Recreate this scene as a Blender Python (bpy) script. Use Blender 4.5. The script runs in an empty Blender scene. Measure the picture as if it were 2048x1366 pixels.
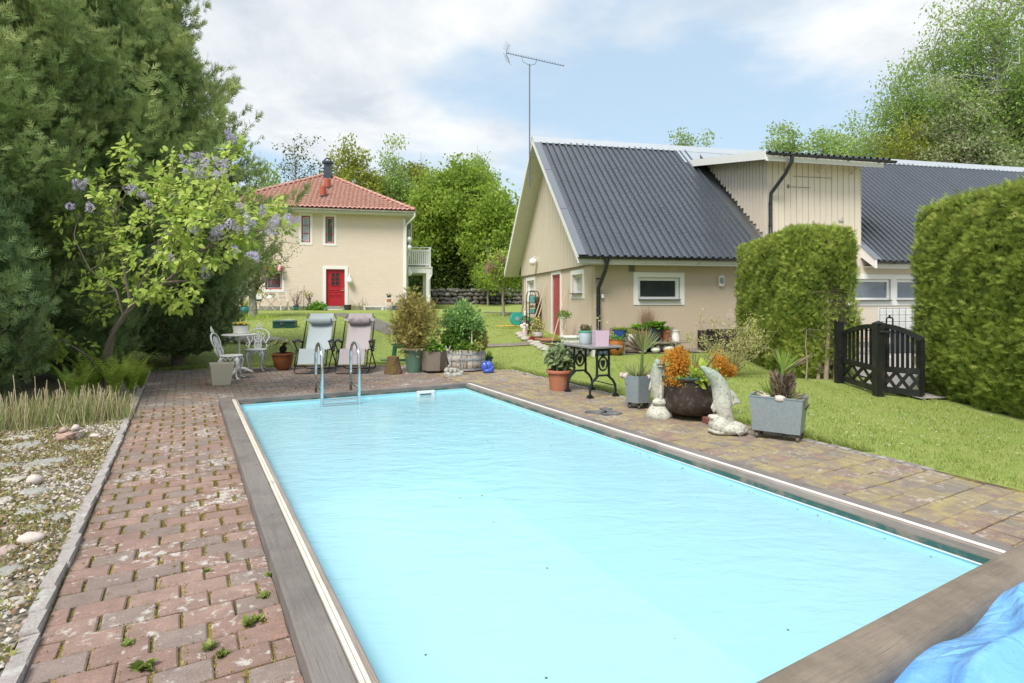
import bpy, math, random
import numpy as np
from mathutils import Vector, Matrix
random.seed(7); np.random.seed(7)
PI = math.pi
SC = bpy.context.scene
COL = SC.collection
# ---------------------------------------------------------------- camera
CAMH = 1.45; FP = 1138.0; HOR = 600.0
cam_d = bpy.data.cameras.new('camera')
cam = bpy.data.objects.new('camera', cam_d); COL.objects.link(cam)
cam.location = (0, 0, CAMH); cam.rotation_euler = (PI/2, 0, 0)
cam_d.sensor_width = 36; cam_d.lens = 36*FP/2048; cam_d.shift_y = -(683-HOR)/2048
cam_d.clip_start = .05; cam_d.clip_end = 2000
SC.camera = cam
# ---------------------------------------------------------------- sky and sun
SUN_EL = math.radians(54); SUN_DIR = Vector((.46, .89, 0)).normalized()   # direction the light travels, on the ground
w = bpy.data.worlds.new('World'); SC.world = w; w.use_nodes = True
nt = w.node_tree; nt.nodes.clear()
def wn(t, **k):
 n = nt.nodes.new(t)
 for a, b in k.items(): setattr(n, a, b)
 return n
out = wn('ShaderNodeOutputWorld'); bg = wn('ShaderNodeBackground'); bg.inputs[1].default_value = .100
sky = wn('ShaderNodeTexSky'); sky.sky_type = 'NISHITA'; sky.sun_disc = False
sky.sun_elevation = SUN_EL
sky.sun_rotation = math.atan2(-SUN_DIR.x, -SUN_DIR.y) % (2*PI)
sky.air_density = 1.0; sky.dust_density = 2.0; sky.ozone_density = 1.6
tc = wn('ShaderNodeTexCoord'); sep = wn('ShaderNodeSeparateXYZ')
nt.links.new(tc.outputs['Generated'], sep.inputs[0])
def wm(op, a, b=None, c=None):
 n = wn('ShaderNodeMath', operation=op)
 for i, v in enumerate((a, b, c)):
  if v is None: continue
  if isinstance(v, (int, float)): n.inputs[i].default_value = v
  else: nt.links.new(v, n.inputs[i])
 return n.outputs[0]
# clouds: a flat layer seen in perspective
zz = wm('ADD', wm('MAXIMUM', sep.outputs[2], 0.0), .13)
cx = wm('DIVIDE', sep.outputs[0], zz); cy = wm('DIVIDE', sep.outputs[1], zz)
cmb = wn('ShaderNodeCombineXYZ'); nt.links.new(cx, cmb.inputs[0]); nt.links.new(cy, cmb.inputs[1])
def wnoise(scale, detail, rough, off, dist=0.0):
 mp = wn('ShaderNodeMapping'); mp.inputs['Location'].default_value = off
 nt.links.new(cmb.outputs[0], mp.inputs[0])
 n = wn('ShaderNodeTexNoise'); n.inputs['Scale'].default_value = scale
 n.inputs['Detail'].default_value = detail; n.inputs['Roughness'].default_value = rough
 n.inputs['Distortion'].default_value = dist
 nt.links.new(mp.outputs[0], n.inputs['Vector']); return n.outputs[0]
n1 = wnoise(.72, 8, .52, (8.2949, 5.7540, 0), .15)
n2 = wm('ADD', wm('MULTIPLY', wnoise(1.5, 7, .6, (16.8942, 8.8754, 4), .3), .65), wm('MULTIPLY', wm('SUBTRACT', 1.0, n1), .40))
cr = wn('ShaderNodeValToRGB'); nt.links.new(n1, cr.inputs[0])
cr.color_ramp.elements[0].position = .42; cr.color_ramp.elements[1].position = .57
cr.color_ramp.interpolation = 'EASE'
cc = wn('ShaderNodeValToRGB'); nt.links.new(n2, cc.inputs[0])
cc.color_ramp.elements[0].position = .40; cc.color_ramp.elements[0].color = (3.1, 3.4, 3.75, 1)
cc.color_ramp.elements[1].position = .58; cc.color_ramp.elements[1].color = (4.65, 4.75, 4.8, 1)
blue = wn('ShaderNodeMixRGB', blend_type='MIX'); blue.inputs[0].default_value = .66   # thin high haze over the clear sky
nt.links.new(sky.outputs[0], blue.inputs[1]); blue.inputs[2].default_value = (2.95, 3.8, 4.4, 1)
mx = wn('ShaderNodeMixRGB'); nt.links.new(cr.outputs[0], mx.inputs[0])
nt.links.new(blue.outputs[0], mx.inputs[1]); nt.links.new(cc.outputs[0], mx.inputs[2])
nt.links.new(mx.outputs[0], bg.inputs[0]); nt.links.new(bg.outputs[0], out.inputs[0])
sd = bpy.data.lights.new('sun', 'SUN'); sd.energy = 2.0; sd.angle = math.radians(24); sd.color = (1, .95, .87)
sun = bpy.data.objects.new('sun', sd); COL.objects.link(sun)
ldir = Vector((SUN_DIR.x*math.cos(SUN_EL), SUN_DIR.y*math.cos(SUN_EL), -math.sin(SUN_EL)))
sun.rotation_euler = ldir.to_track_quat('-Z', 'Y').to_euler(); sun.location = (0, 0, 20)
SC.view_settings.view_transform = 'Standard'; SC.view_settings.look = 'None'
SC.view_settings.exposure = 1.14; SC.view_settings.gamma = 1.0
try: SC.view_settings.use_curve_mapping = False
except Exception: pass
SC.render.engine = 'CYCLES'
SC.cycles.max_bounces = 8; SC.cycles.transparent_max_bounces = 16
SC.cycles.caustics_reflective = False; SC.cycles.caustics_refractive = False
SC.cycles.use_denoising = True
# ---------------------------------------------------------------- helpers
def at(u, v, Y):                                # a pixel of the survey picture at depth Y
 u, v, Y = float(u), float(v), float(Y)
 return Vector(((u-1024)/FP*Y, Y, CAMH-(v-HOR)/FP*Y))
FL = Vector((-3.76, 7.797)); FR = Vector((-.751, 9.29)); NR = Vector((2.623, 3.046)); NL = Vector((-.133, 1.438))
PW, PL = 3.3, 7.2
def W(s, t, z=0.0):                             # pool frame: s across from the left edge, t from the far end
 p, q = float(s)/PW, float(t)/PL; z = float(z)
 v = (1-p)*(1-q)*FL + p*(1-q)*FR + (1-p)*q*NL + p*q*NR
 return Vector((v.x, v.y, z))
def Winv(X, Y):
 X = np.asarray(X, float); Y = np.asarray(Y, float)
 s = (X-FL.x)*.8743+(Y-FL.y)*.4854; t = (X-FL.x)*.4854-(Y-FL.y)*.8743
 for _ in range(6):
  p, q = s/PW, t/PL
  fx = (1-p)*(1-q)*FL.x+p*(1-q)*FR.x+(1-p)*q*NL.x+p*q*NR.x-X
  fy = (1-p)*(1-q)*FL.y+p*(1-q)*FR.y+(1-p)*q*NL.y+p*q*NR.y-Y
  ax = (-(1-q)*FL.x+(1-q)*FR.x-q*NL.x+q*NR.x)/PW; ay = (-(1-q)*FL.y+(1-q)*FR.y-q*NL.y+q*NR.y)/PW
  bx = (-(1-p)*FL.x-p*FR.x+(1-p)*NL.x+p*NR.x)/PL; by = (-(1-p)*FL.y-p*FR.y+(1-p)*NL.y+p*NR.y)/PL
  det = ax*by-bx*ay
  s = s-(fx*by-bx*fy)/det; t = t-(ax*fy-fx*ay)/det
 return s, t
S0, S1 = -1.20, 5.12                            # patio from the left kerb to the right lawn
FARP = [(-1.6, -4.95), (.1, -4.9), (3.3, -4.0), (4.2, -3.1), (5.1, -2.0), (5.4, -2.0)]
def far_t(s):
 return np.interp(s, [a for a, b in FARP], [b for a, b in FARP])
def gz(X, Y):                                   # height of the ground
 t = np.clip((np.asarray(Y, float)-11.0)/18.0, 0, 1)
 h = .92*t*t*(3-2*t)
 u = np.clip((np.asarray(Y, float)-33)/20, 0, 1)
 h = h + 1.8*u*u*(3-2*u)
 k = np.clip((np.asarray(X, float)-4.5)/3, 0, 1)*np.clip((30-np.asarray(Y, float))/8, 0, 1)
 return h*(1-.75*k)
def gp(u, v):                                   # ground point seen at a pixel
 kz = (v-HOR)/FP; kx = (u-1024)/FP; f = lambda Y: CAMH-kz*Y-float(gz(kx*Y, Y))
 a, b = .5, .5
 while f(b) > 0 and b < 120: a = b; b += .5
 for _ in range(30):
  m = (a+b)/2
  if f(m) > 0: a = m
  else: b = m
 return Vector((kx*b, b, float(gz(kx*b, b))))
def props(o, label=None, cat=None, group=None, kind=None):
 if label: o['label'] = label
 if cat: o['category'] = cat
 if group: o['group'] = group
 if kind: o['kind'] = kind
 return o
def thing(name, label, cat, loc=(0, 0, 0), rz=0.0, group=None):
 o = bpy.data.objects.new(name, None); COL.objects.link(o)
 o.location = loc; o.rotation_euler = (0, 0, rz); o.empty_display_size = .1
 return props(o, label, cat, group)
def link(name, me, parent=None, kind=None):
 o = bpy.data.objects.new(name, me); COL.objects.link(o)
 if parent is not None: o.parent = parent
 if kind: o['kind'] = kind
 return o
def copy_tree(o, parent=None):
 c = o.copy(); COL.objects.link(c); c.parent = parent
 for ch in list(o.children): copy_tree(ch, c)
 return c
class MB:
 def __init__(s): s.v = []; s.f = []
 def add(s, vs, fs):
  n = len(s.v); s.v += [tuple(p) for p in vs]; s.f += [tuple(n+i for i in f) for f in fs]
 def box(s, c, d, rz=0.0, taper=1.0, R=None):          # centre, full sizes
  hx, hy, hz = d[0]/2, d[1]/2, d[2]/2
  P = []
  for k, zz_ in ((taper, -hz), (1.0, hz)):
   for x, y in ((-hx, -hy), (hx, -hy), (hx, hy), (-hx, hy)): P.append(Vector((x*k, y*k, zz_)))
  M_ = R if R is not None else Matrix.Rotation(rz, 3, 'Z')
  c = Vector(c); P = [M_ @ p + c for p in P]
  s.add(P, [(0, 3, 2, 1), (4, 5, 6, 7), (0, 1, 5, 4), (1, 2, 6, 5), (2, 3, 7, 6), (3, 0, 4, 7)])
 def bbox(s, c, d, b=.01, rz=0.0, R=None):             # box with chamfered top and side edges
  hx, hy, hz = d[0]/2, d[1]/2, d[2]/2; b = min(b, hx*.45, hy*.45, hz*.9)
  M_ = R if R is not None else Matrix.Rotation(rz, 3, 'Z'); c = Vector(c)
  def ring(x, y, z, e): return [(-x+e, -y, z), (x-e, -y, z), (x, -y+e, z), (x, y-e, z), (x-e, y, z), (-x+e, y, z), (-x, y-e, z), (-x, -y+e, z)]
  P = ring(hx, hy, -hz, b)+ring(hx, hy, hz-b, b)+ring(hx-b, hy-b, hz, b*.6)
  P = [M_ @ Vector(p)+c for p in P]
  F = [tuple(range(7, -1, -1)), tuple(range(16, 24))]
  for r in (0, 8):
   for i in range(8): j = (i+1) % 8; F.append((r+i, r+j, r+8+j, r+8+i))
  s.add(P, F)
 def beam(s, a, b, w_, h_):                            # rectangular bar between points
  a, b = Vector(a), Vector(b); d = (b-a); L = d.length; d.normalize()
  up = Vector((0, 0, 1)) if abs(d.z) < .95 else Vector((0, 1, 0))
  x = d.cross(up).normalized(); z = x.cross(d)
  R = Matrix((x, d, z)).transposed()
  s.box((a+b)/2, (w_, L, h_), R=R)
 def tube(s, pts, r, n=8, cap=True, closed=False):
  pts = [Vector(p) for p in pts]; m = len(pts)
  rs = r if isinstance(r, (list, tuple)) else [r]*m
  ref = None; base = len(s.v); P = []
  for i, p in enumerate(pts):
   if closed: d = pts[(i+1) % m]-pts[i-1]
   else: d = pts[min(i+1, m-1)]-pts[max(i-1, 0)]
   if d.length < 1e-9: d = Vector((0, 0, 1))
   d.normalize()
   if ref is None:
    ref = Vector((0, 0, 1)) if abs(d.z) < .9 else Vector((1, 0, 0))
   x = (ref-d*ref.dot(d))
   if x.length < 1e-6: x = Vector((1, 0, 0)).cross(d)
   x.normalize(); ref = x; y = d.cross(x)
   for k in range(n):
    a = 2*PI*k/n; P.append(p+(x*math.cos(a)+y*math.sin(a))*rs[i])
  F = []
  for i in range(m if closed else m-1):
   i2 = (i+1) % m
   for k in range(n):
    j = (k+1) % n; F.append((i*n+k, i*n+j, i2*n+j, i2*n+k))
  if cap and not closed:
   F.append(tuple(range(n-1, -1, -1))); F.append(tuple((m-1)*n+k for k in range(n)))
  s.add(P, F)
 def lathe(s, prof, c=(0, 0, 0), n=24, sx=1.0, sy=1.0, rot=0.0, jit=0.0):
  c = Vector(c); P = []; F = []; m = len(prof)
  for i, (r, z) in enumerate(prof):
   for k in range(n):
    a = 2*PI*k/n+rot; q = 1+(random.uniform(-jit, jit) if jit else 0)
    P.append(c+Vector((r*q*math.cos(a)*sx, r*q*math.sin(a)*sy, z)))
  for i in range(m-1):
   for k in range(n):
    j = (k+1) % n; F.append((i*n+k, i*n+j, (i+1)*n+j, (i+1)*n+k))
  F.append(tuple(range(n-1, -1, -1))); F.append(tuple((m-1)*n+k for k in range(n)))
  s.add(P, F)
 def ball(s, c, r, n=12, m=8, jit=0.0, sc=(1, 1, 1), R=None):
  c = Vector(c); P = [Vector((0, 0, -1))]; F = []
  for i in range(1, m):
   th = PI*i/m
   for k in range(n):
    a = 2*PI*k/n; P.append(Vector((math.sin(th)*math.cos(a), math.sin(th)*math.sin(a), -math.cos(th))))
  P.append(Vector((0, 0, 1)))
  for k in range(n):
   j = (k+1) % n; F.append((0, 1+j, 1+k)); F.append((len(P)-1, 1+(m-2)*n+k, 1+(m-2)*n+j))
  for i in range(m-2):
   for k in range(n):
    j = (k+1) % n; F.append((1+i*n+k, 1+i*n+j, 1+(i+1)*n+j, 1+(i+1)*n+k))
  out_ = []
  for p in P:
   q = r*(1+(random.uniform(-jit, jit) if jit else 0)); v = Vector((p.x*sc[0], p.y*sc[1], p.z*sc[2]))*q
   if R is not None: v = R @ v
   out_.append(v+c)
  s.add(out_, F)
 def prism(s, poly, y0, y1, axis='y'):                 # polygon (x,z) extruded along y, or (x,y) along z, or (y,z) along x
  n = len(poly)
  def mk(p, d):
   return {'y': (p[0], d, p[1]), 'z': (p[0], p[1], d), 'x': (d, p[0], p[1])}[axis]
  P = [mk(p, y0) for p in poly]+[mk(p, y1) for p in poly]
  F = [tuple(range(n)), tuple(range(2*n-1, n-1, -1))]
  for i in range(n): j = (i+1) % n; F.append((i, n+i, n+j, j))
  s.add(P, F)
 def grid(s, nx, ny, fn):
  P = [fn(i/(nx-1), j/(ny-1)) for j in range(ny) for i in range(nx)]
  F = [(j*nx+i, j*nx+i+1, (j+1)*nx+i+1, (j+1)*nx+i) for j in range(ny-1) for i in range(nx-1)]
  s.add(P, F)
 def mesh(s, name, m=None, smooth=False, fix=True):
  me = bpy.data.meshes.new(name); me.from_pydata(s.v, [], s.f); me.validate()
  if fix:
   import bmesh
   b = bmesh.new(); b.from_mesh(me); bmesh.ops.recalc_face_normals(b, faces=b.faces); b.to_mesh(me); b.free()
  if m is not None: me.materials.append(m)
  if smooth:
   me.shade_smooth()
   if smooth != True: me.set_sharp_from_angle(angle=math.radians(smooth))
  return me
 def build(s, name, m, parent=None, smooth=False, kind=None, fix=True):
  return link(name, s.mesh(name, m, smooth, fix), parent, kind)
def np_mesh(name, V, F, mat_, rnd=None, smooth=False):   # V (n,3); F (m,k) all one size
 me = bpy.data.meshes.new(name)
 V = np.asarray(V, np.float32); F = np.asarray(F, np.int32); k = F.shape[1]
 me.vertices.add(len(V)); me.vertices.foreach_set('co', V.ravel())
 me.loops.add(F.size); me.loops.foreach_set('vertex_index', F.ravel())
 me.polygons.add(len(F)); me.polygons.foreach_set('loop_start', np.arange(0, F.size, k, dtype=np.int32))
 me.polygons.foreach_set('loop_total', np.full(len(F), k, np.int32))
 if rnd is not None:
  a = me.attributes.new('rnd', 'FLOAT', 'POINT'); a.data.foreach_set('value', np.asarray(rnd, np.float32))
 me.update(calc_edges=True)
 if mat_ is not None: me.materials.append(mat_)
 if smooth: me.shade_smooth()
 return me
# ---- leaves: template faces (triangles) placed with an axis direction and a random roll
DIAMOND = (np.array([(0, 0, 0), (.3, .28, .05), (.3, -.28, .05), (1, 0, -.06)]), np.array([(0, 2, 1), (1, 2, 3)]))
LEAF = (np.array([(0, 0, 0), (.25, .3, .06), (.7, .24, .04), (1, 0, -.1), (.7, -.24, .04), (.25, -.3, .06), (.45, 0, -.02)]),
  np.array([(0, 6, 1), (1, 6, 2), (2, 6, 3), (3, 6, 4), (4, 6, 5), (5, 6, 0)]))
SPRAY = (np.array([(0, 0, 0), (.08, .045, 0), (1, 0, -.12), (.08, -.045, 0),
                   (.12, .02, .0), (.30, .02, 0), (.52, .36, -.02), (.12, -.02, 0), (.30, -.02, 0), (.52, -.36, -.02),
                   (.38, .02, 0), (.56, .02, -.02), (.80, .29, -.06), (.38, -.02, 0), (.56, -.02, -.02), (.80, -.29, -.06),
                   (.62, .02, -.03), (.76, .02, -.04), (.98, .18, -.1), (.62, -.02, -.03), (.76, -.02, -.04), (.98, -.18, -.1)]),
         np.array([(0, 3, 1), (1, 3, 2), (4, 5, 6), (7, 9, 8), (10, 11, 12), (13, 15, 14), (16, 17, 18), (19, 21, 20)]))
BLADE = (np.array([(0, .035, 0), (0, -.035, 0), (.55, .025, .03), (.55, -.025, .03), (1, 0, .16)]), np.array([(0, 1, 3), (0, 3, 2), (2, 3, 4)]))
def unit(a):
 return a/np.maximum(np.linalg.norm(a, axis=1, keepdims=True), 1e-9)
def scatter_np(P, D, size, tmpl, up=None, rollj=PI):
 """P (n,3) roots, D (n,3) axis, size (n,), up: rough normal the flat side faces"""
 T, F = tmpl; n = len(P); k = len(T)
 D = unit(np.asarray(D, float))
 if up is None:
  up = np.random.normal(size=(n, 3))
 else:
  up = np.asarray(up, float)+np.random.normal(size=(n, 3))*.35
 B = unit(np.cross(up, D)); C = np.cross(D, B)
 size = np.broadcast_to(np.asarray(size, float), (n,))
 V = P[:, None, :]+size[:, None, None]*(T[None, :, 0, None]*D[:, None, :]+T[None, :, 1, None]*B[:, None, :]+T[None, :, 2, None]*C[:, None, :])
 FF = (F[None]+(np.arange(n)*k)[:, None, None]).reshape(-1, 3)
 return V.reshape(-1, 3), FF
def leaves(name, P, D, size, tmpl, mat_, parent=None, up=None, rnd=None, kind='stuff'):
 n = len(P)
 V, F = scatter_np(np.asarray(P, float), D, size, tmpl, up)
 if rnd is None: rnd = np.random.rand(n)
 me = np_mesh(name, V, F, mat_, np.repeat(rnd, len(tmpl[0])))
 return link(name, me, parent, kind)
def vnoise(P, sc, seed=0):                              # cheap smooth noise from a few sines, -1..1
 rs = np.random.RandomState(seed); o = np.zeros(len(P))
 for i in range(7):
  k = rs.normal(size=3)*sc*(1+.45*i); o += np.sin(P @ k+rs.rand()*6.28)/(1+.35*i)
 return o/3.2
# ---- materials
MATS = {}
def srgb(r, g, b):
 f = lambda c: c/12.92 if c <= .04045 else ((c+.055)/1.055)**2.4
 return (f(r/255), f(g/255), f(b/255))
class NT:
 def __init__(s, name):
  s.m = bpy.data.materials.new(name); s.m.use_nodes = True; s.t = s.m.node_tree; s.t.nodes.clear()
  s.out = s.n('ShaderNodeOutputMaterial'); MATS[name] = s.m
  s.geo = s.n('ShaderNodeNewGeometry'); s.tc = s.n('ShaderNodeTexCoord')
 def n(s, t, **k):
  x = s.t.nodes.new(t)
  for a, b in k.items(): setattr(x, a, b)
  return x
 def l(s, a, b): s.t.links.new(a, b)
 def setv(s, inp, v):
  if isinstance(v, (int, float)):
   inp.default_value = v if inp.type == 'VALUE' else (v, v, v, 1)
  elif isinstance(v, (tuple, list)):
   inp.default_value = tuple(v)+((1,) if len(v) == 3 and inp.type == 'RGBA' else ())
  else: s.l(v, inp)
 def pos(s, obj=True, scale=(1, 1, 1), rot=(0, 0, 0)):
  m = s.n('ShaderNodeMapping'); m.inputs['Scale'].default_value = scale; m.inputs['Rotation'].default_value = rot
  s.l(s.tc.outputs['Object'] if obj else s.geo.outputs['Position'], m.inputs[0]); return m.outputs[0]
 def noise(s, scale, detail=4, rough=.55, vec=None, dist=0.0):
  n = s.n('ShaderNodeTexNoise'); n.inputs['Scale'].default_value = scale; n.inputs['Detail'].default_value = detail
  n.inputs['Roughness'].default_value = rough; n.inputs['Distortion'].default_value = dist
  s.l(vec if vec is not None else s.geo.outputs['Position'], n.inputs['Vector']); return n.outputs[0]
 def vor(s, scale, vec=None, feat='F1', out=0):
  n = s.n('ShaderNodeTexVoronoi', feature=feat); n.inputs['Scale'].default_value = scale
  s.l(vec if vec is not None else s.geo.outputs['Position'], n.inputs['Vector']); return n.outputs[out]
 def ramp(s, f, stops, interp='LINEAR'):
  r = s.n('ShaderNodeValToRGB'); s.l(f, r.inputs[0]); e = r.color_ramp.elements; r.color_ramp.interpolation = interp
  while len(e) < len(stops): e.new(.5)
  for i, (p, c) in enumerate(stops):
   e[i].position = p
   e[i].color = (c, c, c, 1) if isinstance(c, (int, float)) else tuple(c)+(1,)
  return r.outputs[0]
 def mix(s, f, a, b, bt='MIX'):
  m = s.n('ShaderNodeMixRGB', blend_type=bt)
  s.setv(m.inputs[0], f); s.setv(m.inputs[1], a); s.setv(m.inputs[2], b); return m.outputs[0]
 def math(s, op, a, b=0.0, c=0.0):
  m = s.n('ShaderNodeMath', operation=op); s.setv(m.inputs[0], a); s.setv(m.inputs[1], b); s.setv(m.inputs[2], c); return m.outputs[0]
 def attr(s, name='rnd'):
  a = s.n('ShaderNodeAttribute'); a.attribute_name = name; return a.outputs['Fac']
 def bump(s, h, st=.3, d=.01):
  b = s.n('ShaderNodeBump'); b.inputs['Strength'].default_value = st; b.inputs['Distance'].default_value = d
  s.l(h, b.inputs['Height']); return b.outputs[0]
 def pbr(s, col, rough=.7, metal=0.0, bump=None, spec=.5, coat=0.0, trans=0.0, transl=0.0, tcol=None):
  p = s.n('ShaderNodeBsdfPrincipled'); s.setv(p.inputs['Base Color'], col); s.setv(p.inputs['Roughness'], rough)
  s.setv(p.inputs['Metallic'], metal); p.inputs['Specular IOR Level'].default_value = spec
  if coat: p.inputs['Coat Weight'].default_value = coat; p.inputs['Coat Roughness'].default_value = .15
  if bump is not None: s.l(bump, p.inputs['Normal'])
  o = p.outputs[0]
  if transl:
   t = s.n('ShaderNodeBsdfTranslucent'); s.setv(t.inputs[0], tcol if tcol is not None else col)
   a = s.n('ShaderNodeMixShader'); a.inputs[0].default_value = transl; s.l(o, a.inputs[1]); s.l(t.outputs[0], a.inputs[2]); o = a.outputs[0]
  s.l(o, s.out.inputs[0]); return s.m
def plain(name, c, rough=.6, metal=0.0, var=.18, scale=6, bump=.15, bscale=60, spec=.5, coat=0.0, dirt=None, dirt_at=.62, dscale=4, bd=.004):
 """a solid material with grain, slight colour variation and optional patches of dirt"""
 if name in MATS: return MATS[name]
 t = NT(name); v = t.pos(); n = t.noise(scale, 5, .6, v)
 lo = tuple(x*(1-var) for x in c); hi = tuple(min(1, x*(1+var*.7)) for x in c)
 col = t.mix(n, lo, hi)
 if dirt:
  d = t.ramp(t.noise(dscale, 8, .65, v), [(dirt_at-.08, 0.0), (dirt_at+.08, .85)])
  col = t.mix(d, col, dirt)
 b = t.bump(t.noise(bscale, 3, .6, v), bump, bd) if bump else None
 return t.pbr(col, t.ramp(n, [(.3, max(0, rough-.07)), (.7, min(1, rough+.07))]), metal, b, spec, coat)
def foliage(name, stops, rough=.55, transl=.3, big=.35, bscale=1.2, spec=.3):
 """leaf colours picked per leaf, drifting slowly through the plant"""
 if name in MATS: return MATS[name]
 t = NT(name); a = t.attr('rnd'); n = t.noise(bscale, 3, .6)
 f = t.math('ADD', t.math('MULTIPLY', a, 1-big), t.math('MULTIPLY', n, big))
 m = len(stops); col = t.ramp(f, [(i/(m-1)*.8+.1, c) for i, c in enumerate(stops)])
 tc_ = t.mix(.5, col, tuple(min(1, x*1.5) for x in stops[-1]))
 return t.pbr(col, rough, 0, None, spec, transl=transl, tcol=tc_)
# ================================================================ materials of the setting
def lawn_mat():
 t = NT('lawn_green'); v = t.geo.outputs['Position']
 a = t.noise(.35, 5, .6); b = t.noise(3.0, 5, .7); c = t.noise(40, 4, .8); d = t.noise(140, 2, .8)
 col = t.mix(a, (.19, .275, .055), (.29, .345, .09))
 col = t.mix(t.ramp(b, [(.38, 0.0), (.74, .6)]), col, (.38, .37, .15))
 col = t.mix(t.ramp(c, [(.3, .4), (.62, 0.0)]), col, (.085, .12, .022))
 col = t.mix(t.ramp(d, [(.5, 0.0), (.8, .35)]), col, (.36, .38, .13))
 # worn soil near the garage wall and hedge
 h = t.math('ADD', t.math('MULTIPLY', c, .5), t.math('MULTIPLY', b, .5))
 return t.pbr(col, .9, 0, t.bump(h, .8, .03), .15)
LAWN = lawn_mat()
def brick_mat(name, cols, lichen, moss, at=.56, tinge=None):
 t = NT(name); oi = t.n('ShaderNodeObjectInfo').outputs['Random']; a = t.attr('rnd')
 r = t.math('FRACT', t.math('ADD', oi, a)); m = len(cols)
 col = t.ramp(r, [(i/m, c) for i, c in enumerate(cols)], 'CONSTANT')
 ov = t.n('ShaderNodeVectorMath', operation='ADD'); cx_ = t.n('ShaderNodeCombineXYZ'); t.l(t.math('MULTIPLY', r, 40.0), cx_.inputs[0]); t.l(t.math('MULTIPLY', oi, 31.0), cx_.inputs[1]); t.l(t.geo.outputs['Position'], ov.inputs[0]); t.l(cx_.outputs[0], ov.inputs[1]); ov = ov.outputs[0]
 n = t.noise(9, 6, .65, ov); f = t.noise(140, 3, .7); g = t.noise(55, 4, .7)
 if tinge: col = t.mix(t.ramp(t.noise(4.5, 4, .6, ov), [(.48, 0.0), (.62, .75)]), col, tinge)
 col = t.mix(t.ramp(n, [(.3, .45), (.65, 0.0)]), col, (.10, .085, .075))
 col = t.mix(t.ramp(f, [(.35, .35), (.6, 0.0)]), col, (.09, .06, .05))
 col = t.mix(t.ramp(f, [(.62, 0.0), (.75, .5)]), col, (.42, .33, .27))
 lz = t.math('ADD', t.math('MULTIPLY', t.noise(2.0, 3, .5), .40), t.math('MULTIPLY', t.noise(19, 6, .68, ov, .5), .65))
 col = t.mix(t.ramp(lz, [(at, 0.0), (at+.06, lichen)]), col, (.52, .49, .45))
 mz = t.noise(7.5, 5, .7)
 col = t.mix(t.ramp(mz, [(.60, 0.0), (.74, moss)]), col, (.16, .14, .035))
 return t.pbr(col, .85, 0, t.bump(t.math('ADD', f, t.math('MULTIPLY', g, .7)), .55, .004), .25)
BR_RED = brick_mat('red_paving_brick', [(.34, .215, .175), (.30, .195, .16), (.37, .25, .205), (.28, .215, .185), (.33, .215, .18), (.30, .235, .205), (.35, .235, .19)], .8, .4, .572)
BR_MIX = brick_mat('mixed_paving_brick', [(.29, .24, .20), (.35, .29, .18), (.32, .225, .18), (.27, .235, .20), (.34, .275, .195), (.31, .235, .19), (.28, .24, .20), (.37, .31, .19)], .6, .25, .585, (.42, .34, .14))
BR_FAR = brick_mat('grey_brown_paving_brick', [(.26, .215, .185), (.30, .205, .165), (.245, .21, .185), (.33, .25, .18), (.275, .195, .16), (.24, .205, .175)], .65, .3, .575)
def joint_mat():
 t = NT('mossy_joint_sand'); a = t.noise(5, 6, .7); b = t.noise(60, 3, .7)
 col = t.mix(t.ramp(a, [(.42, 0.0), (.6, 1.0)]), (.13, .10, .07), (.30, .25, .05))
 col = t.mix(t.ramp(b, [(.35, .5), (.6, 0.0)]), col, (.04, .035, .02))
 return t.pbr(col, .95, 0, t.bump(b, .8, .01), .1)
JOINT = joint_mat()
def stone_mat(name, a, b, c, sc=6):
 t = NT(name); oi = t.n('ShaderNodeObjectInfo').outputs['Random']; v = t.geo.outputs['Position']
 col = t.mix(t.noise(sc, 6, .65), a, b)
 col = t.mix(t.math('MULTIPLY', oi, .7), col, c)
 f = t.noise(sc*14, 4, .7); col = t.mix(t.ramp(f, [(.35, .5), (.6, 0.0)]), col, tuple(x*.45 for x in a))
 col = t.mix(t.ramp(t.noise(sc*2.2, 5, .6), [(.56, 0.0), (.66, .6)]), col, (.5, .5, .46))
 return t.pbr(col, .85, 0, t.bump(f, .6, .006), .3)
def wood_mat(name, a, b, c, scale=(2, 40, 40), rough=.7, st=.5, dark=(.05, .04, .035)):
 t = NT(name); v = t.pos(True, scale); n = t.noise(1.6, 8, .65, v, .6); m = t.noise(.5, 5, .6, v)
 col = t.mix(n, a, b); col = t.mix(t.ramp(m, [(.4, 0.0), (.65, .8)]), col, c)
 pt = t.noise(2.3, 6, .65); col = t.mix(t.ramp(pt, [(.45, 0.0), (.62, .45)]), col, tuple(x*.62 for x in a)); sp_ = t.noise(90, 3, .7); col = t.mix(t.ramp(sp_, [(.66, 0.0), (.74, .5)]), col, (.45, .42, .38))
 w2 = t.noise(7, 4, .6, t.pos(True, (scale[0]*.3, scale[1]*1.6, scale[2]*1.6)))
 col = t.mix(t.ramp(w2, [(.30, .75), (.42, 0.0)]), col, dark)
 return t.pbr(col, rough, 0, t.bump(t.math('ADD', n, w2), st, .004), .3)
COPE = wood_mat('weathered_coping_wood', (.15, .13, .12), (.27, .245, .23), (.20, .175, .155))
COPE_NEAR = wood_mat('brown_weathered_coping_wood', (.15, .12, .095), (.32, .265, .21), (.24, .195, .145))
COPE_INNER = wood_mat('silvered_coping_edge', (.27, .23, .20), (.40, .34, .30), (.25, .20, .17))
WHITE = plain('white_paint', (.76, .75, .72), .5, var=.06, bump=.05)
WHITE_OLD = plain('old_white_paint', (.70, .69, .64), .55, var=.1, bump=.1, dirt=(.36, .34, .28), dirt_at=.68, dscale=5)
RAILW = plain('ivory_plastic_rail', (.66, .62, .53), .4, var=.1, bump=.05, dirt=(.3, .27, .2), dirt_at=.66)
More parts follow.
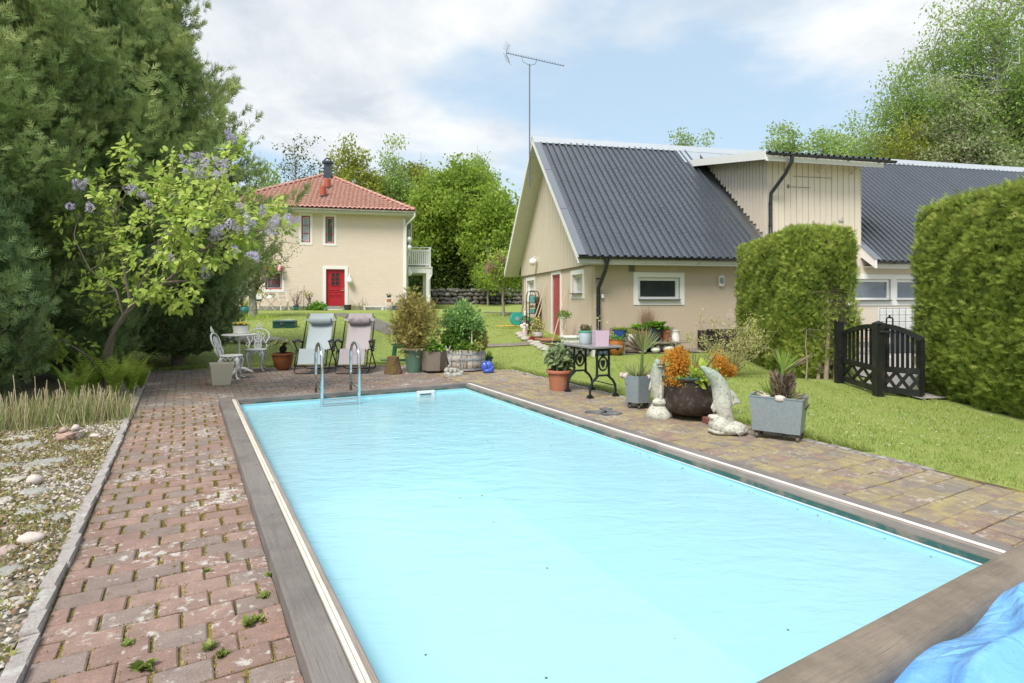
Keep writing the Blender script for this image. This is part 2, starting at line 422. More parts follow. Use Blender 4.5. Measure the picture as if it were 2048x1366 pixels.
# ================================================================ ground
def ground():
 xs = np.concatenate([np.linspace(-500, -60, 9)[:-1], np.linspace(-60, -12, 25)[:-1], np.arange(-12, 9, .14), np.linspace(9, 60, 40), np.linspace(60, 500, 9)[1:]])
 ys = np.concatenate([np.linspace(-60, -2, 12)[:-1], np.arange(-2, 15, .14), np.linspace(15.1, 60, 90), np.linspace(60, 900, 12)[1:]])
 X, Y = np.meshgrid(xs, ys); Z = gz(X, Y)
 P = np.stack([X.ravel(), Y.ravel(), np.zeros(X.size)], 1)
 Z = Z+.012*vnoise(P, 1.3, 3).reshape(X.shape)*np.clip(np.abs(Y-9)/3, 0, 1)
 s, t = Winv(X, Y)
 inpat = (s > S0-.05) & (s < S1+.03) & (t > far_t(s)+.02) & (Y > -5) & (Y < 16)
 Z = np.where(inpat, -.07, Z)
 inpool = (s > -.12) & (s < PW+.12) & (t > -.12) & (t < PL+.12)
 Z = np.where(inpool, -2.2, Z)
 Z = np.where((s < S0) & (t > -3.2) & (t < 12) & (s > -5), -.05, Z)      # planting bed lies here
 nx = len(xs); ny = len(ys)
 I = np.arange(nx*ny).reshape(ny, nx)
 F = np.stack([I[:-1, :-1].ravel(), I[:-1, 1:].ravel(), I[1:, 1:].ravel(), I[1:, :-1].ravel()], 1)
 me = np_mesh('ground', np.stack([X.ravel(), Y.ravel(), Z.ravel()], 1), F, LAWN, smooth=False)
 props(link('ground', me), kind='structure')
ground()
# grass blades where the lawn is close
def in_lawn(X, Y):
 s, t = Winv(X, Y)
 ok = ~((s > S0-.02) & (s < S1+.0) & (t > far_t(s)-.02))
 ok &= ~((s < S0) & (t > -3.2))
 for (x0, y0, x1, y1) in ():
  ok &= ~((X > x0) & (X < x1) & (Y > y0) & (Y < y1))
 # not inside garage, hedges, house, gravel
 lx = (X-2.14)*.977+(Y-14.7)*.214; ly = -(X-2.14)*.214+(Y-14.7)*.977
 ok &= ~((lx > -.05) & (ly > -.25) & (ly < 8.2))
 gx = X-(6.15-(8.7-Y)*.17)
 ok &= ~((gx > .1) & (Y < 10.6))
 ok &= ~((X > 5.4) & (Y > 9.6) & (Y < 14.6))
 return ok
GRASS = foliage('grass_blade', [(.11, .18, .035), (.21, .31, .055), (.32, .39, .09), (.50, .48, .22)], .6, .35, .3, 2.0)
def blades():
 n = 230000
 # sample in depth so that density falls with distance
 Y = 3.2+(26-3.2)*np.random.rand(n)**1.15; X = (np.random.rand(n)*2-1)*Y*.95
 ok = in_lawn(X, Y); X = X[ok]; Y = Y[ok]
 P = np.stack([X, Y, gz(X, Y)-.004], 1)
 sz = (.022+.018*np.random.rand(len(X)))*(1+Y*.035)
 tuft = vnoise(P, 4.0, 11); sz = sz*(1+.35*tuft)
 D = np.stack([np.random.normal(0, .45, len(X)), np.random.normal(0, .45, len(X)), np.ones(len(X))], 1)
 T = (np.array([(0, .10, 0), (0, -.10, 0), (1, 0, .1)]), np.array([(0, 1, 2)]))
 r = np.clip(.45+.25*vnoise(P, .8, 5)+np.random.normal(0, .2, len(X)), 0, 1)
 props(leaves('lawn_grass', P, D, sz, T, GRASS, rnd=r), 'short mown lawn grass between the patio, hedges and houses', 'grass')
blades()
# longer ragged grass along the lawn edges
def edge_grass():
 P = []
 for i in range(9000):
  if random.random() < .6:
   t = random.uniform(-2.2, 5.5); p = W(S1+.04+abs(random.gauss(0, .05)), t)
  else:
   s = random.uniform(-1.0, 5.1); p = W(s, float(far_t(s))-.03-abs(random.gauss(0, .05)))
  P.append((p.x, p.y, float(gz(p.x, p.y))-.005))
 P = np.array(P); n = len(P)
 D = np.stack([np.random.normal(0, .6, n), np.random.normal(0, .6, n), np.ones(n)], 1)
 T = (np.array([(0, .07, 0), (0, -.07, 0), (1, 0, .3)]), np.array([(0, 1, 2)]))
 props(leaves('edge_grass', P, D, .04+.05*np.random.rand(n), T, GRASS), 'longer grass blades creeping over the paving edge', 'grass')
edge_grass()
# tiny white daisies in the right-hand lawn
def daisies():
 mb = MB()
 for i in range(230):
  Y = random.uniform(5.2, 10.5); X = random.uniform(2.6, 6.0)
  if not in_lawn(np.array([X]), np.array([Y]))[0]: continue
  z = float(gz(X, Y))+.04; r = random.uniform(.007, .012); a = random.random()*6
  mb.add([(X+r*math.cos(a+k*PI/3), Y+r*math.sin(a+k*PI/3), z) for k in range(6)], [tuple(range(6))])
 props(mb.build('daisies', plain('daisy_white', (.8, .8, .75), .6), kind='stuff'), 'scattered small white daisies in the lawn', 'flowers')
daisies()
# garden paths
PATHM = brick_mat('grey_path_brick', [(.22, .20, .185), (.25, .215, .19), (.19, .175, .165)], .3, .2, .6)
def path(name, pts, wd, lift=.012):
 mb = MB(); pts = [Vector(p) for p in pts]; L = [];
 # densify
 Q = []
 for a, b in zip(pts[:-1], pts[1:]):
  m = max(2, int((b-a).length/.35))
  for i in range(m): Q.append(a.lerp(b, i/m))
 Q.append(pts[-1])
 for i, p in enumerate(Q):
  d = (Q[min(i+1, len(Q)-1)]-Q[max(i-1, 0)]).normalized(); nrm = Vector((-d.y, d.x))*wd/2
  for q in (p-nrm, p+nrm): L.append((q.x, q.y, float(gz(q.x, q.y))+lift+.012))
 mb.add(L, [(2*i, 2*i+1, 2*i+3, 2*i+2) for i in range(len(Q)-1)])
 props(mb.build(name, PATHM, smooth=False), kind='structure')
g1 = lambda u, v: gp(u, v).to_2d()
path('path', [g1(960, 693), g1(1040, 690), g1(1085, 684), g1(1112, 679)], .55)
path('path_to_house', [g1(800, 668), g1(760, 652), g1(735, 640), g1(690, 630), g1(668, 627.5)], .9, .006)
path('path_behind', [g1(968, 624.5), g1(1000, 625), g1(1040, 626)], .6, .0)
# ================================================================ patio: bed, bricks, kerbs
bed = MB()
def strip(s0, s1, t0, t1, z):
 n = max(1, int((s1-s0)/.8)); P = []
 for i in range(n+1):
  s = s0+(s1-s0)*i/n
  P += [W(s, max(t0, float(far_t(s))) if t0 < -2 else t0, z), W(s, t1, z)]
 bed.add(P, [(2*i, 2*i+1, 2*i+3, 2*i+2) for i in range(n)])
strip(S0, -.2, -9, 9.5, -.014); strip(-.2, PW+.2, -9, -.2, -.014); strip(PW+.2, S1, -9, 9.5, -.014); strip(-.2, PW+.2, PL+.2, 9.5, -.014)
patio = props(bed.build('patio', JOINT), kind='structure')
def brick_geo(mb, s0, s1, t0, t1, zt, tilt=(0, 0)):
 j = lambda: random.uniform(-.0025, .0025)
 c = [W(s0+j(), t0+j()), W(s1+j(), t0+j()), W(s1+j(), t1+j()), W(s0+j(), t1+j())]
 ctr = sum(c, Vector())/4
 z = [zt+tilt[0]*(-1 if k in (0, 3) else 1)+tilt[1]*(-1 if k < 2 else 1) for k in range(4)]
 P = [Vector((p.x, p.y, -.05)) for p in c]
 P += [Vector((p.x, p.y, zk-.006)) for p, zk in zip(c, z)]
 for p, zk in zip(c, z):
  q = p+(ctr-p).normalized()*.009; P.append(Vector((q.x, q.y, zk)))
 F = [(8, 9, 10, 11)]
 for i in range(4):
  k = (i+1) % 4; F += [(i, k, 4+k, 4+i), (4+i, 4+k, 8+k, 8+i)]
 mb.add(P, F); return ctr
def lay_bricks():
 spec = []
 def zone(sa, sb, ta, tb, dt, lens, g_end, g_row, mat_, z):
  t = ta; row = 0
  while t < tb:
   s = sa-random.choice([0, .5])*lens[0] if len(lens) == 1 else sa-random.uniform(0, .2)
   if len(lens) == 1: s = sa-(row % 2)*lens[0]*.5-random.uniform(0, .02)
   wob = random.uniform(-.004, .004)
   while s < sb:
    L = random.choice(lens); a, b = max(s, sa), min(s+L-g_end*random.uniform(.6, 1.3), sb)
    s += L
    if b-a < .05: continue
    m = (a+b)/2
    if t < float(far_t(m))-.02: continue
    if t+dt < 0 or True:
     spec.append((a, b, t+wob+g_row*.5, t+dt+wob-g_row*.5, z, mat_))
   t += dt; row += 1
 zone(S0+.03, -.215, -.21, 7.6, .146, [.222], 0.013, .007, BR_RED, 0)
 zone(S0+.03, 3.52, -5.0, -.21, .146, [.222], .012, .009, BR_FAR, 0)
 zone(3.52, S1-.10, -5.0, 8.4, .205, [.205, .275, .14, .205], .010, .009, BR_MIX, 0)
 out_ = []
 for (a, b, c, d, z, m) in spec:
  p = W((a+b)/2, (c+d)/2)
  if p.y < .9: continue
  u = 1024+FP*p.x/p.y; v = HOR+FP*CAMH/p.y
  if u < -160 or u > 2200 or v > 1520: continue
  out_.append((p.length, a, b, c, d, z, m))
 out_.sort(key=lambda r: r[0])
 far = {}
 for k, (dist, a, b, c, d, z, m) in enumerate(out_):
  zt = random.uniform(-.003, .003); tl = (random.uniform(-.0015, .0015), random.uniform(-.0015, .0015))
  if k < 300:
   mb = MB(); ctr = brick_geo(mb, a, b, c, d, zt, tl)
   mb.v = [(x-ctr.x, y-ctr.y, zq) for (x, y, zq) in mb.v]
   o = mb.build('brick', m, patio, fix=False); o.location = (ctr.x, ctr.y, 0)
  else:
   if m not in far: far[m] = (MB(), [])
   mb, r = far[m]; n0 = len(mb.v); brick_geo(mb, a, b, c, d, zt, tl)
   r += [random.random()]*(len(mb.v)-n0)
 for m, (mb, r) in far.items():
  me = mb.mesh('brick_field', m, fix=False)
  at_ = me.attributes.new('rnd', 'FLOAT', 'POINT'); at_.data.foreach_set('value', r)
  link('brick_field', me, patio, 'stuff')
lay_bricks()
# kerb stones, left (rough granite setts on edge) and the narrow edging of the right lawn
KERB = stone_mat('grey_kerb_granite', (.33, .30, .28), (.46, .42, .39), (.38, .33, .32))
def kerbs(s, w_, ta, tb, L, z, name, m):
 root = thing(name, {'kerb': 'rough grey granite kerb between the red brick path and the stone bed', 'lawn_edging': 'row of grey edging bricks along the right-hand lawn'}[name], 'kerb', (0, 0, 0))
 t = ta
 while t < tb:
  l = L*random.uniform(.7, 1.3); mb = MB(); jz = random.uniform(-.008, .008); js = random.uniform(-.008, .008)
  a = [W(s-w_/2+js, t+.004), W(s+w_/2+js, t+.004), W(s+w_/2+js, t+l-.004), W(s-w_/2+js, t+l-.004)]
  c = sum(a, Vector())/4
  P = [(p.x-c.x, p.y-c.y, -.06) for p in a]+[(p.x-c.x, p.y-c.y, z+jz-.012) for p in a]
  P += [((p.x-c.x)*.86, (p.y-c.y)*.95, z+jz+random.uniform(-.004, .004)) for p in a]
  mb.add(P, [(8, 9, 10, 11)]+[f for i in range(4) for f in ((i, (i+1) % 4, 4+(i+1) % 4, 4+i), (4+i, 4+(i+1) % 4, 8+(i+1) % 4, 8+i))])
  o = mb.build('kerb_stone', m, root); o.location = (c.x, c.y, 0)
  t += l
kerbs(S0-.01, .07, -4.8, 7.2, .24, .035, 'kerb', KERB)
kerbs(S1-.05, .085, -2.0, 6.0, .20, .004, 'lawn_edging', plain('edging_brick', (.23, .20, .18), .85, var=.3, scale=5, bump=.4, dirt=(.45, .42, .38), dirt_at=.58, dscale=9))
# moss, weeds and leaf litter in the joints
MOSS = foliage('moss', [(.10, .09, .015), (.21, .19, .02), (.33, .29, .04), (.30, .14, .03)], .8, .1, .5, 3.0)
def moss():
 P = []; R = []
 for i in range(46000):
  s = random.uniform(S0+.03, -.22); t = random.uniform(-.2, 7.3)
  row = math.floor((t+.21)/.146);
  q = random.random()
  if q < .30: t = -.21+.146*row+random.gauss(0, .004)
  else:
   k = round((s-(S0+.03)+(row % 2)*.111)/.222); s = S0+.03+k*.222-(row % 2)*.111-.008+random.gauss(0, .006)
  if s > -.22 or s < S0: continue
  if q > .95: s = S0+.04+abs(random.gauss(0, .02))
  p = W(s, t)
  P.append((p.x, p.y, random.uniform(-.012, .0)));
 P = np.array(P); keep = vnoise(P*np.array([1, 1, 0]), 2.6, 9)+np.random.normal(0, .35, len(P)) > -.2; P = P[keep]
 n = len(P); D = np.stack([np.random.normal(0, .7, n), np.random.normal(0, .7, n), np.ones(n)], 1)
 props(leaves('joint_moss', P, D, .006+.008*np.random.rand(n), DIAMOND, MOSS), 'yellow green moss growing in the paving joints', 'moss')
moss()
WEED = foliage('weed_leaf', [(.10, .16, .03), (.2, .28, .06), (.35, .38, .12)], .6, .3)
def weeds():
 LB = ['weed in a joint near the bottom edge, left of the larger pair', 'large weed in a joint beside the pool coping end', 'smaller weed touching the large one near the coping', 'biggest weed rosette at the bottom of the brick path', 'weed between two red bricks just right of the lowest rosette row', 'weed sprouting near the dark coping beam', 'tiny weed farther up the middle of the path', 'small weed at the left of the lowest brick rows', 'thin weed growing at the foot of the coping beam']
 for k, (u, v, sz) in enumerate([(418, 1298, .035), (498, 1248, .04), (513, 1240, .03), (288, 1338, .05), (446, 1310, .035), (528, 1195, .03), (415, 1143, .022), (258, 1290, .028), (540, 1150, .025)]):
  Y = CAMH*FP/(v-HOR); c = at(u, v, Y); n = 22
  a = np.random.rand(n)*6.28; D = np.stack([np.cos(a), np.sin(a), .25+np.random.rand(n)*.9], 1)
  P = np.tile(np.array([[0, 0, 0]]), (n, 1))+np.random.normal(0, .005, (n, 3))*[1, 1, 0]
  o = leaves('weed', P, D, sz*(.6+.7*np.random.rand(n)), LEAF, WEED, kind=None); o.location = (c.x, c.y, .0)
  props(o, LB[k], 'weed', 'weeds in the brick path')
weeds()
# ================================================================ swimming pool
pool = thing('swimming_pool', 'long rectangular swimming pool with weathered wooden coping and turquoise liner', 'pool', (0, 0, 0))
ZT = .09; ZWAT = -.04; DEP = -1.45
def wprism(name, s0, s1, t0, t1, z0, z1, m, parent, bev=.008, n=1):
 mb = MB()
 c = [W(s0, t0), W(s1, t0), W(s1, t1), W(s0, t1)]; ctr = sum(c, Vector())/4
 long_ = (c[3]-c[0]).length > (c[1]-c[0]).length
 d = ((c[3]-c[0]) if long_ else (c[1]-c[0])).normalized(); ang = math.atan2(d.y, d.x)
 R = Matrix.Rotation(-ang, 3, 'Z')
 q = [R @ (p-ctr) for p in c]
 P = [(p.x, p.y, z0) for p in q]+[(p.x, p.y, z1-bev) for p in q]
 sx = lambda p: Vector((p.x-math.copysign(bev, p.x), p.y-math.copysign(bev, p.y)))
 P += [(sx(p).x, sx(p).y, z1) for p in q]
 mb.add(P, [(3, 2, 1, 0), (8, 9, 10, 11)]+[f for i in range(4) for f in ((i, (i+1) % 4, 4+(i+1) % 4, 4+i), (4+i, 4+(i+1) % 4, 8+(i+1) % 4, 8+i))])
 o = mb.build(name, m, parent); o.location = ctr; o.rotation_euler = (0, 0, ang); return o
CO = .215
for ta, tb in ((-CO, 2.62), (2.625, 5.2), (5.205, PL+.02)):
 wprism('coping_board', -CO, -.068, ta, tb, -.03, ZT, COPE, pool, .010)
 wprism('coping_board', PW+.068, PW+CO, ta, tb, -.03, ZT-.012, COPE, pool, .010)
wprism('coping_edge', -.026, .0, 0, PL, .035, ZT, COPE_INNER, pool, .006)
wprism('coping_edge', PW, PW+.030, 0, PL, .035, ZT, COPE_INNER, pool, .008)
for s0, s1, z in ((-.0675, -.049, ZT+.006), (-.0455, -.0275, ZT+.002), (PW+.034, PW+.0395, ZT+.003), (PW+.054, PW+.0595, ZT+.003)):
 wprism('cover_rail', s0, s1, 0, PL, .03, z, RAILW if s0 < 1 else WHITE, pool, .003)
wprism('cover_rail', PW+.040, PW+.0535, 0, PL, .03, ZT-.008, plain('dark_rail_groove', (.08, .075, .07), .6), pool, .001)
wprism('cover_rail', PW+.060, PW+.0675, 0, PL, .03, ZT-.008, MATS['dark_rail_groove'], pool, .001)
wprism('coping_board', -.068, PW+.068, -.10, -.0, .035, ZT, COPE, pool, .008)
wprism('coping_board', -.068, PW+.068, -CO, -.105, -.03, ZT-.03, COPE, pool, .008)
def near_board():
 mb = MB(); NX, NYc = 60, 9
 prof = [(0, .0), (0, .085), (.007, .098), (.025, .104), (.09, .104), (.145, .101), (.172, .088), (.186, .062), (.188, .02), (.184, -.03)]
 P = []
 for i in range(NX+1):
  s = -.30+(PW+.75)*i/NX
  for (o_, z) in prof:
   p = W(s, PL+o_); P.append((p.x, p.y, z))
 m_ = len(prof)
 mb.add(P, [(i*m_+j, (i+1)*m_+j, (i+1)*m_+j+1, i*m_+j+1) for i in range(NX) for j in range(m_-1)])
 c = W(PW/2, PL+.1); d = (W(PW, PL)-W(0, PL)).normalized(); ang = math.atan2(d.y, d.x); R = Matrix.Rotation(-ang, 3, 'Z')
 mb.v = [tuple(R @ (Vector(p)-Vector((c.x, c.y, 0)))) for p in mb.v]
 o = mb.build('coping_board', COPE_NEAR, pool, smooth=40); o.location = (c.x, c.y, 0); o.rotation_euler = (0, 0, ang)
 o['label'] = 'broad brown rounded beam at the near end'
near_board()
# liner
def liner():
 t = NT('turquoise_pool_liner'); n = t.noise(.9, 4, .6); m = t.noise(3.5, 4, .6)
 col = t.mix(n, (.37, .77, .89), (.47, .84, .92)); col = t.mix(t.ramp(m, [(.5, 0.0), (.75, .3)]), col, (.50, .86, .92))
 t.pbr(col, .5, 0, t.bump(t.noise(2.2, 3, .5), .4, .03), .3)
 mb = MB(); top = .032
 c = [W(0, 0), W(PW, 0), W(PW, PL), W(0, PL)]
 n_ = 1
 P = [(p.x, p.y, top) for p in c]+[(p.x, p.y, DEP) for p in c]
 mb.add(P, [(0, 1, 5, 4), (1, 2, 6, 5), (2, 3, 7, 6), (3, 0, 4, 7), (4, 5, 6, 7)])
 o = mb.build('pool_liner', MATS['turquoise_pool_liner'], pool, fix=False)
 tl = plain('teal_liner_hem', (.035, .115, .10), .7, var=.4, scale=8, dirt=(.25, .2, .16), dirt_at=.55, dscale=6)
 for a in (('s', PW-.006, PW-.001), ('t', .001, .006), ('l', .001, .006)):
  if a[0] == 's': wprism('liner_hem', a[1], a[2], .0, PL, .005, .040, tl, pool, .001)
  elif a[0] == 'l': wprism('liner_hem', a[1], a[2], .0, PL, .012, .038, tl, pool, .001)
  else: wprism('liner_hem', 0, PW, a[1], a[2], .012, .038, tl, pool, .001)
 wprism('liner_bead', PW-.010, PW-.0065, .0, PL, -.004, .004, WHITE, pool, .001)
 wprism('liner_bead', .0, PW, .0065, .010, .006, .010, WHITE, pool, .001)
liner()
def water():
 t = NT('pool_water')
 v = t.pos(False, (1, 1, 1));
 rot = t.pos(False, (1.0, 2.3, 1), (0, 0, math.radians(4)))
 w1 = t.noise(2.6, 3, .5, rot, .6); w2 = t.noise(8, 3, .55, rot, .4); w3 = t.noise(.7, 2, .5, v)
 h = t.math('ADD', t.math('MULTIPLY', w1, .6), t.math('ADD', t.math('MULTIPLY', w2, .22), t.math('MULTIPLY', w3, .5)))
 b = t.bump(h, .52, .05)
 gl = t.n('ShaderNodeBsdfGlossy'); gl.inputs['Roughness'].default_value = .05; t.l(b, gl.inputs['Normal'])
 tr = t.n('ShaderNodeBsdfTransparent'); tr.inputs[0].default_value = (.93, .985, 1, 1)
 df = t.n('ShaderNodeBsdfDiffuse'); df.inputs[0].default_value = (.52, .83, .91, 1)      # slight cloudiness plus the pool's overexposed brightness, put into a pale diffuse colour
 m0 = t.n('ShaderNodeMixShader'); m0.inputs[0].default_value = .46; t.l(tr.outputs[0], m0.inputs[1]); t.l(df.outputs[0], m0.inputs[2])
 fr = t.n('ShaderNodeFresnel'); fr.inputs['IOR'].default_value = 1.33; t.l(b, fr.inputs['Normal'])
 mx_ = t.n('ShaderNodeMixShader'); t.l(fr.outputs[0], mx_.inputs[0]); t.l(m0.outputs[0], mx_.inputs[1]); t.l(gl.outputs[0], mx_.inputs[2])
 t.l(mx_.outputs[0], t.out.inputs[0])
 mb = MB(); mb.add([W(0.0005, 0.0005, ZWAT), W(PW-.0005, .0005, ZWAT), W(PW-.0005, PL-.0005, ZWAT), W(.0005, PL-.0005, ZWAT)], [(3, 2, 1, 0)])
 props(mb.build('water', t.m, fix=False), kind='structure')
water()
# floating specks along the right wall
mb = MB()
for i in range(90):
 t_ = random.uniform(.3, PL-.1); s_ = PW-.02-abs(random.gauss(0, .03)) if i < 60 else random.uniform(.2, PW-.1)
 p = W(s_, t_, ZWAT+.003); mb.ball(p, random.uniform(.002, .0055), 5, 4, sc=(1.6, 1, .5), R=Matrix.Rotation(random.random()*6, 3, 'Z'))
props(mb.build('floating_debris', plain('dark_debris', (.09, .07, .05), .8), kind='stuff'), 'tiny dark specks floating along the waterline', 'debris')
# skimmer on the far wall
def skimmer():
 c = W(2.62, .012); d = (FR-FL).normalized(); ang = math.atan2(d.y, d.x)
 sk = link('skimmer', None, pool); sk.location = (c.x, c.y, 0); sk.rotation_euler = (0, 0, ang)
 fr = MB()
 for (x, z, wx, wz) in ((0, .012, .29, .045), (0, -.105, .29, .03), (-.12, -.045, .05, .08), (.12, -.045, .05, .08)):
  fr.box((x, -.012, z-.01), (wx, .022, wz))
 fr.build('skimmer_frame', WHITE, sk)
 ma = MB(); ma.box((0, -.004, -.05), (.2, .004, .085)); ma.build('skimmer_mouth', plain('skimmer_teal', (.03, .17, .22), .5), sk)
skimmer()
# pool ladder
def ladder():
 c = W(1.29, 0); d = (FR-FL).normalized(); ang = math.atan2(d.y, d.x)
 L = thing('pool_ladder', 'stainless steel pool ladder with two hooped handrails at the far end', 'ladder', (c.x, c.y, 0), ang)
 t = NT('stainless_steel'); t.pbr((.66, .70, .73), .16, 1.0, None); st = t.m
 x0 = -.255; x1 = .255; yr = .27; yf = -.36; ym = (yr+yf)/2; ra = (yr-yf)/2
 for x in (x0, x1):
  pts = [(x, yr, .02), (x, yr, .56)]
  for k in range(1, 14):
   a = PI*k/14; pts.append((x, ym+ra*math.cos(a), .60+.22*math.sin(a)))
  pts += [(x, yf, .5), (x, yf, -.27)]
  m = MB(); m.tube(pts, .0215, 12); m.build('handrail', st, L, smooth=True)
  m = MB(); m.tube([(x, yr, .20), (x, yf, .17)], .014, 8); m.build('brace', st, L, smooth=True)
  m = MB(); m.box((x, yr, .012), (.13, .035, .014)); m.box((x-.055, yr, .04), (.014, .035, .055)); m.box((x+.055, yr, .04), (.014, .035, .055))
  m.build('deck_anchor', plain('rusty_anchor', (.16, .10, .07), .6, .5), L)
 for z in (.035, -.022, -.075, -.13):
  m = MB(); m.bbox((0, yf, z), (.51, .05, .020), .006); m.build('rung', st, L)
ladder()
# blue folded tarpaulin beyond the near beam
def tarp():
 t = NT('blue_tarpaulin'); n = t.noise(1.6, 4, .55); col = t.mix(n, (.10, .30, .74), (.24, .54, .86))
 col = t.mix(t.ramp(t.noise(5, 4, .6), [(.5, 0.0), (.7, .45)]), col, (.38, .66, .88))
 dn = t.n('ShaderNodeTexVoronoi', feature='DISTANCE_TO_EDGE'); dn.inputs['Scale'].default_value = 3.2; t.l(t.noise(1.3, 4, .6), dn.inputs['Vector']); t.l(t.mix(.35, t.geo.outputs['Position'], t.noise(2.2, 3, .6)), dn.inputs['Vector'])
 cre = t.ramp(dn.outputs[0], [(0.0, 0.0), (.12, 1.0)]); fine = t.noise(11, 5, .65, None, 1.2)
 t.pbr(col, .30, 0, t.bump(t.math('ADD', cre, t.math('MULTIPLY', fine, .9)), .5, .02), .5)
 mb = MB(); NXg, NYg = 90, 60
 P0 = W(1.22, PL+.15);
 dA = (W(PW, PL)-W(0, PL)).normalized(); dB = Vector((dA.y, -dA.x, 0))
 rs = random.Random(4)
 ks = [(rs.gauss(0, 3.2), rs.gauss(0, 4.5), rs.random()*6, rs.uniform(.5, 1)) for _ in range(10)]
 def fn(a, b):
  x = a*2.6; y = b*1.1
  edge = min(1, b/.16)
  lump = .165*math.sin(min(1, a/.55)*PI/2)*(1-math.exp(-b*9))
  n_ = sum(abs(math.sin(kx*x+ky*y+ph))**.7*am for kx, ky, ph, am in ks)/10
  rdg = .05*math.exp(-((y-.16-.10*math.sin(x*2.1))/.035)**2)
  start = .06*math.sin(x*7)+.05*math.sin(x*3.1+1)
  z = -.0+lump*(.45+.9*n_)+rdg*edge
  if b < .03: z = min(z, .03)
  p = Vector((P0.x, P0.y, 0))+dA*x+dB*(y+start*(1-b)+.05*max(0, 1-a*3))
  return (p.x, p.y, max(z, .004))
 mb.grid(NXg, NYg, fn)
 props(mb.build('tarpaulin', t.m, smooth=True), 'crumpled glossy blue tarpaulin heaped beside the near wooden beam', 'tarp')
tarp()
# fallen leaves and bits on the paving and coping
def litter():
 P = []
 for i in range(420):
  q = random.random()
  s_, t_ = (random.uniform(S0, -.05), random.uniform(-4, 7)) if q < .5 else ((random.uniform(PW+.1, S1), random.uniform(-3, 6)) if q < .8 else (random.uniform(-.6, 4), random.uniform(-3.2, -.3)))
  p = W(s_, t_); P.append((p.x, p.y, (ZT+.004 if (-.2 < s_ < -.08 or PW+.07 < s_ < PW+.2) else .006)))
 P = np.array(P); n = len(P); D = np.stack([np.random.normal(size=n), np.random.normal(size=n), np.random.normal(0, .12, n)], 1)
 props(leaves('fallen_leaves', P, D, np.random.uniform(.010, .028, n), DIAMOND, foliage('brown_leaf_litter', [(.10, .06, .03), (.25, .15, .07), (.38, .30, .14)], .9, .1), up=np.tile([0, 0, 1.], (n, 1))), 'small brown fallen leaves scattered over the paving', 'leaf litter')
litter()
# ================================================================ buildings
def stucco(name, a, b, stain, sc=1.0, at_=.6, streak=False):
 t = NT(name); v = t.geo.outputs['Position']
 n = t.noise(.9*sc, 6, .6, v); g = t.noise(2.6, 6, .7, v); f = t.noise(55, 4, .7, v)
 col = t.mix(n, a, b)
 col = t.mix(t.ramp(g, [(at_, 0.0), (at_+.1, .5)]), col, stain)
 if streak:
  s2 = t.noise(2.0, 7, .7, t.pos(False, (1, 1, 9)), .5)
  col = t.mix(t.ramp(s2, [(.52, 0.0), (.62, .25)]), col, tuple(min(1, x*1.22) for x in b))
  s3 = t.noise(1.3, 7, .7, t.pos(False, (1, 1, 14)), .5)
  col = t.mix(t.ramp(s3, [(.56, 0.0), (.64, .25)]), col, tuple(x*.78 for x in a))
 return t.pbr(col, .9, 0, t.bump(f, .35, .006), .15)
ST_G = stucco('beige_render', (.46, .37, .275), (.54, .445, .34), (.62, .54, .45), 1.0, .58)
ST_H = stucco('cream_brick_render', (.635, .525, .435), (.72, .605, .51), (.56, .46, .38), 1.0, .66, True)
BOARD = plain('cream_board_paint', (.63, .54, .43), .6, var=.07, scale=3, bump=.15, bscale=20, dirt=(.5, .42, .33), dirt_at=.68)
BOARD_D = plain('pale_board_paint', (.70, .61, .50), .6, var=.06, scale=3, bump=.15, bscale=20, dirt=(.5, .42, .33), dirt_at=.7)
TRIM = plain('white_trim', (.78, .77, .74), .5, var=.05, bump=.05)
VERGE = plain('cream_white_verge', (.62, .60, .54), .6, var=.08, dirt=(.4, .37, .3), dirt_at=.66)
BLACKM = plain('black_gutter_metal', (.018, .019, .022), .28, .0, var=.3, bump=0, spec=.6)
RED = plain('red_door_paint', (.40, .020, .032), .32, var=.08, bump=.04, spec=.5)
RED2 = plain('faded_red_paint', (.36, .045, .055), .5, var=.1, bump=.08)
GREYM = plain('grey_sheet_metal', (.42, .46, .50), .45, .3, var=.1, bump=.05)
CONC = plain('grey_concrete', (.30, .29, .28), .9, var=.25, bump=.4, dirt=(.16, .15, .13), dirt_at=.58)
def roof_metal():
 t = NT('corrugated_roof_metal'); n = t.noise(1.1, 5, .6); f = t.noise(30, 4, .7)
 col = t.mix(n, (.085, .098, .118), (.135, .15, .17)); col = t.mix(t.ramp(f, [(.58, 0.0), (.75, .5)]), col, (.19, .20, .215))
 t.pbr(col, t.ramp(f, [(.3, .2), (.7, .36)]), .45, None, .7); return t.m
ROOFM = roof_metal()
def glass(name, tint=(.03, .035, .04)):
 t = NT(name); g = t.noise(6, 2, .5)
 t.pbr(t.mix(g, tint, tuple(x*1.6 for x in tint)), .03, 0, t.bump(t.noise(1.5, 2, .5), .03, .02), .9); return t.m
GLASS = glass('dark_window_glass')
def wall_holes(mb, x0, x1, z0, z1, holes, y0, y1):
 xs = sorted({x0, x1, *[h[0] for h in holes], *[h[1] for h in holes]});
 for a, b in zip(xs[:-1], xs[1:]):
  m = (a+b)/2; hs = sorted([(h[2], h[3]) for h in holes if h[0] < m < h[1]]); z = z0
  for (c, d) in hs+[(z1, z1)]:
   if c-z > 1e-4: mb.box(((a+b)/2, (y0+y1)/2, (z+c)/2), (b-a, abs(y1-y0), c-z))
   z = max(z, d)
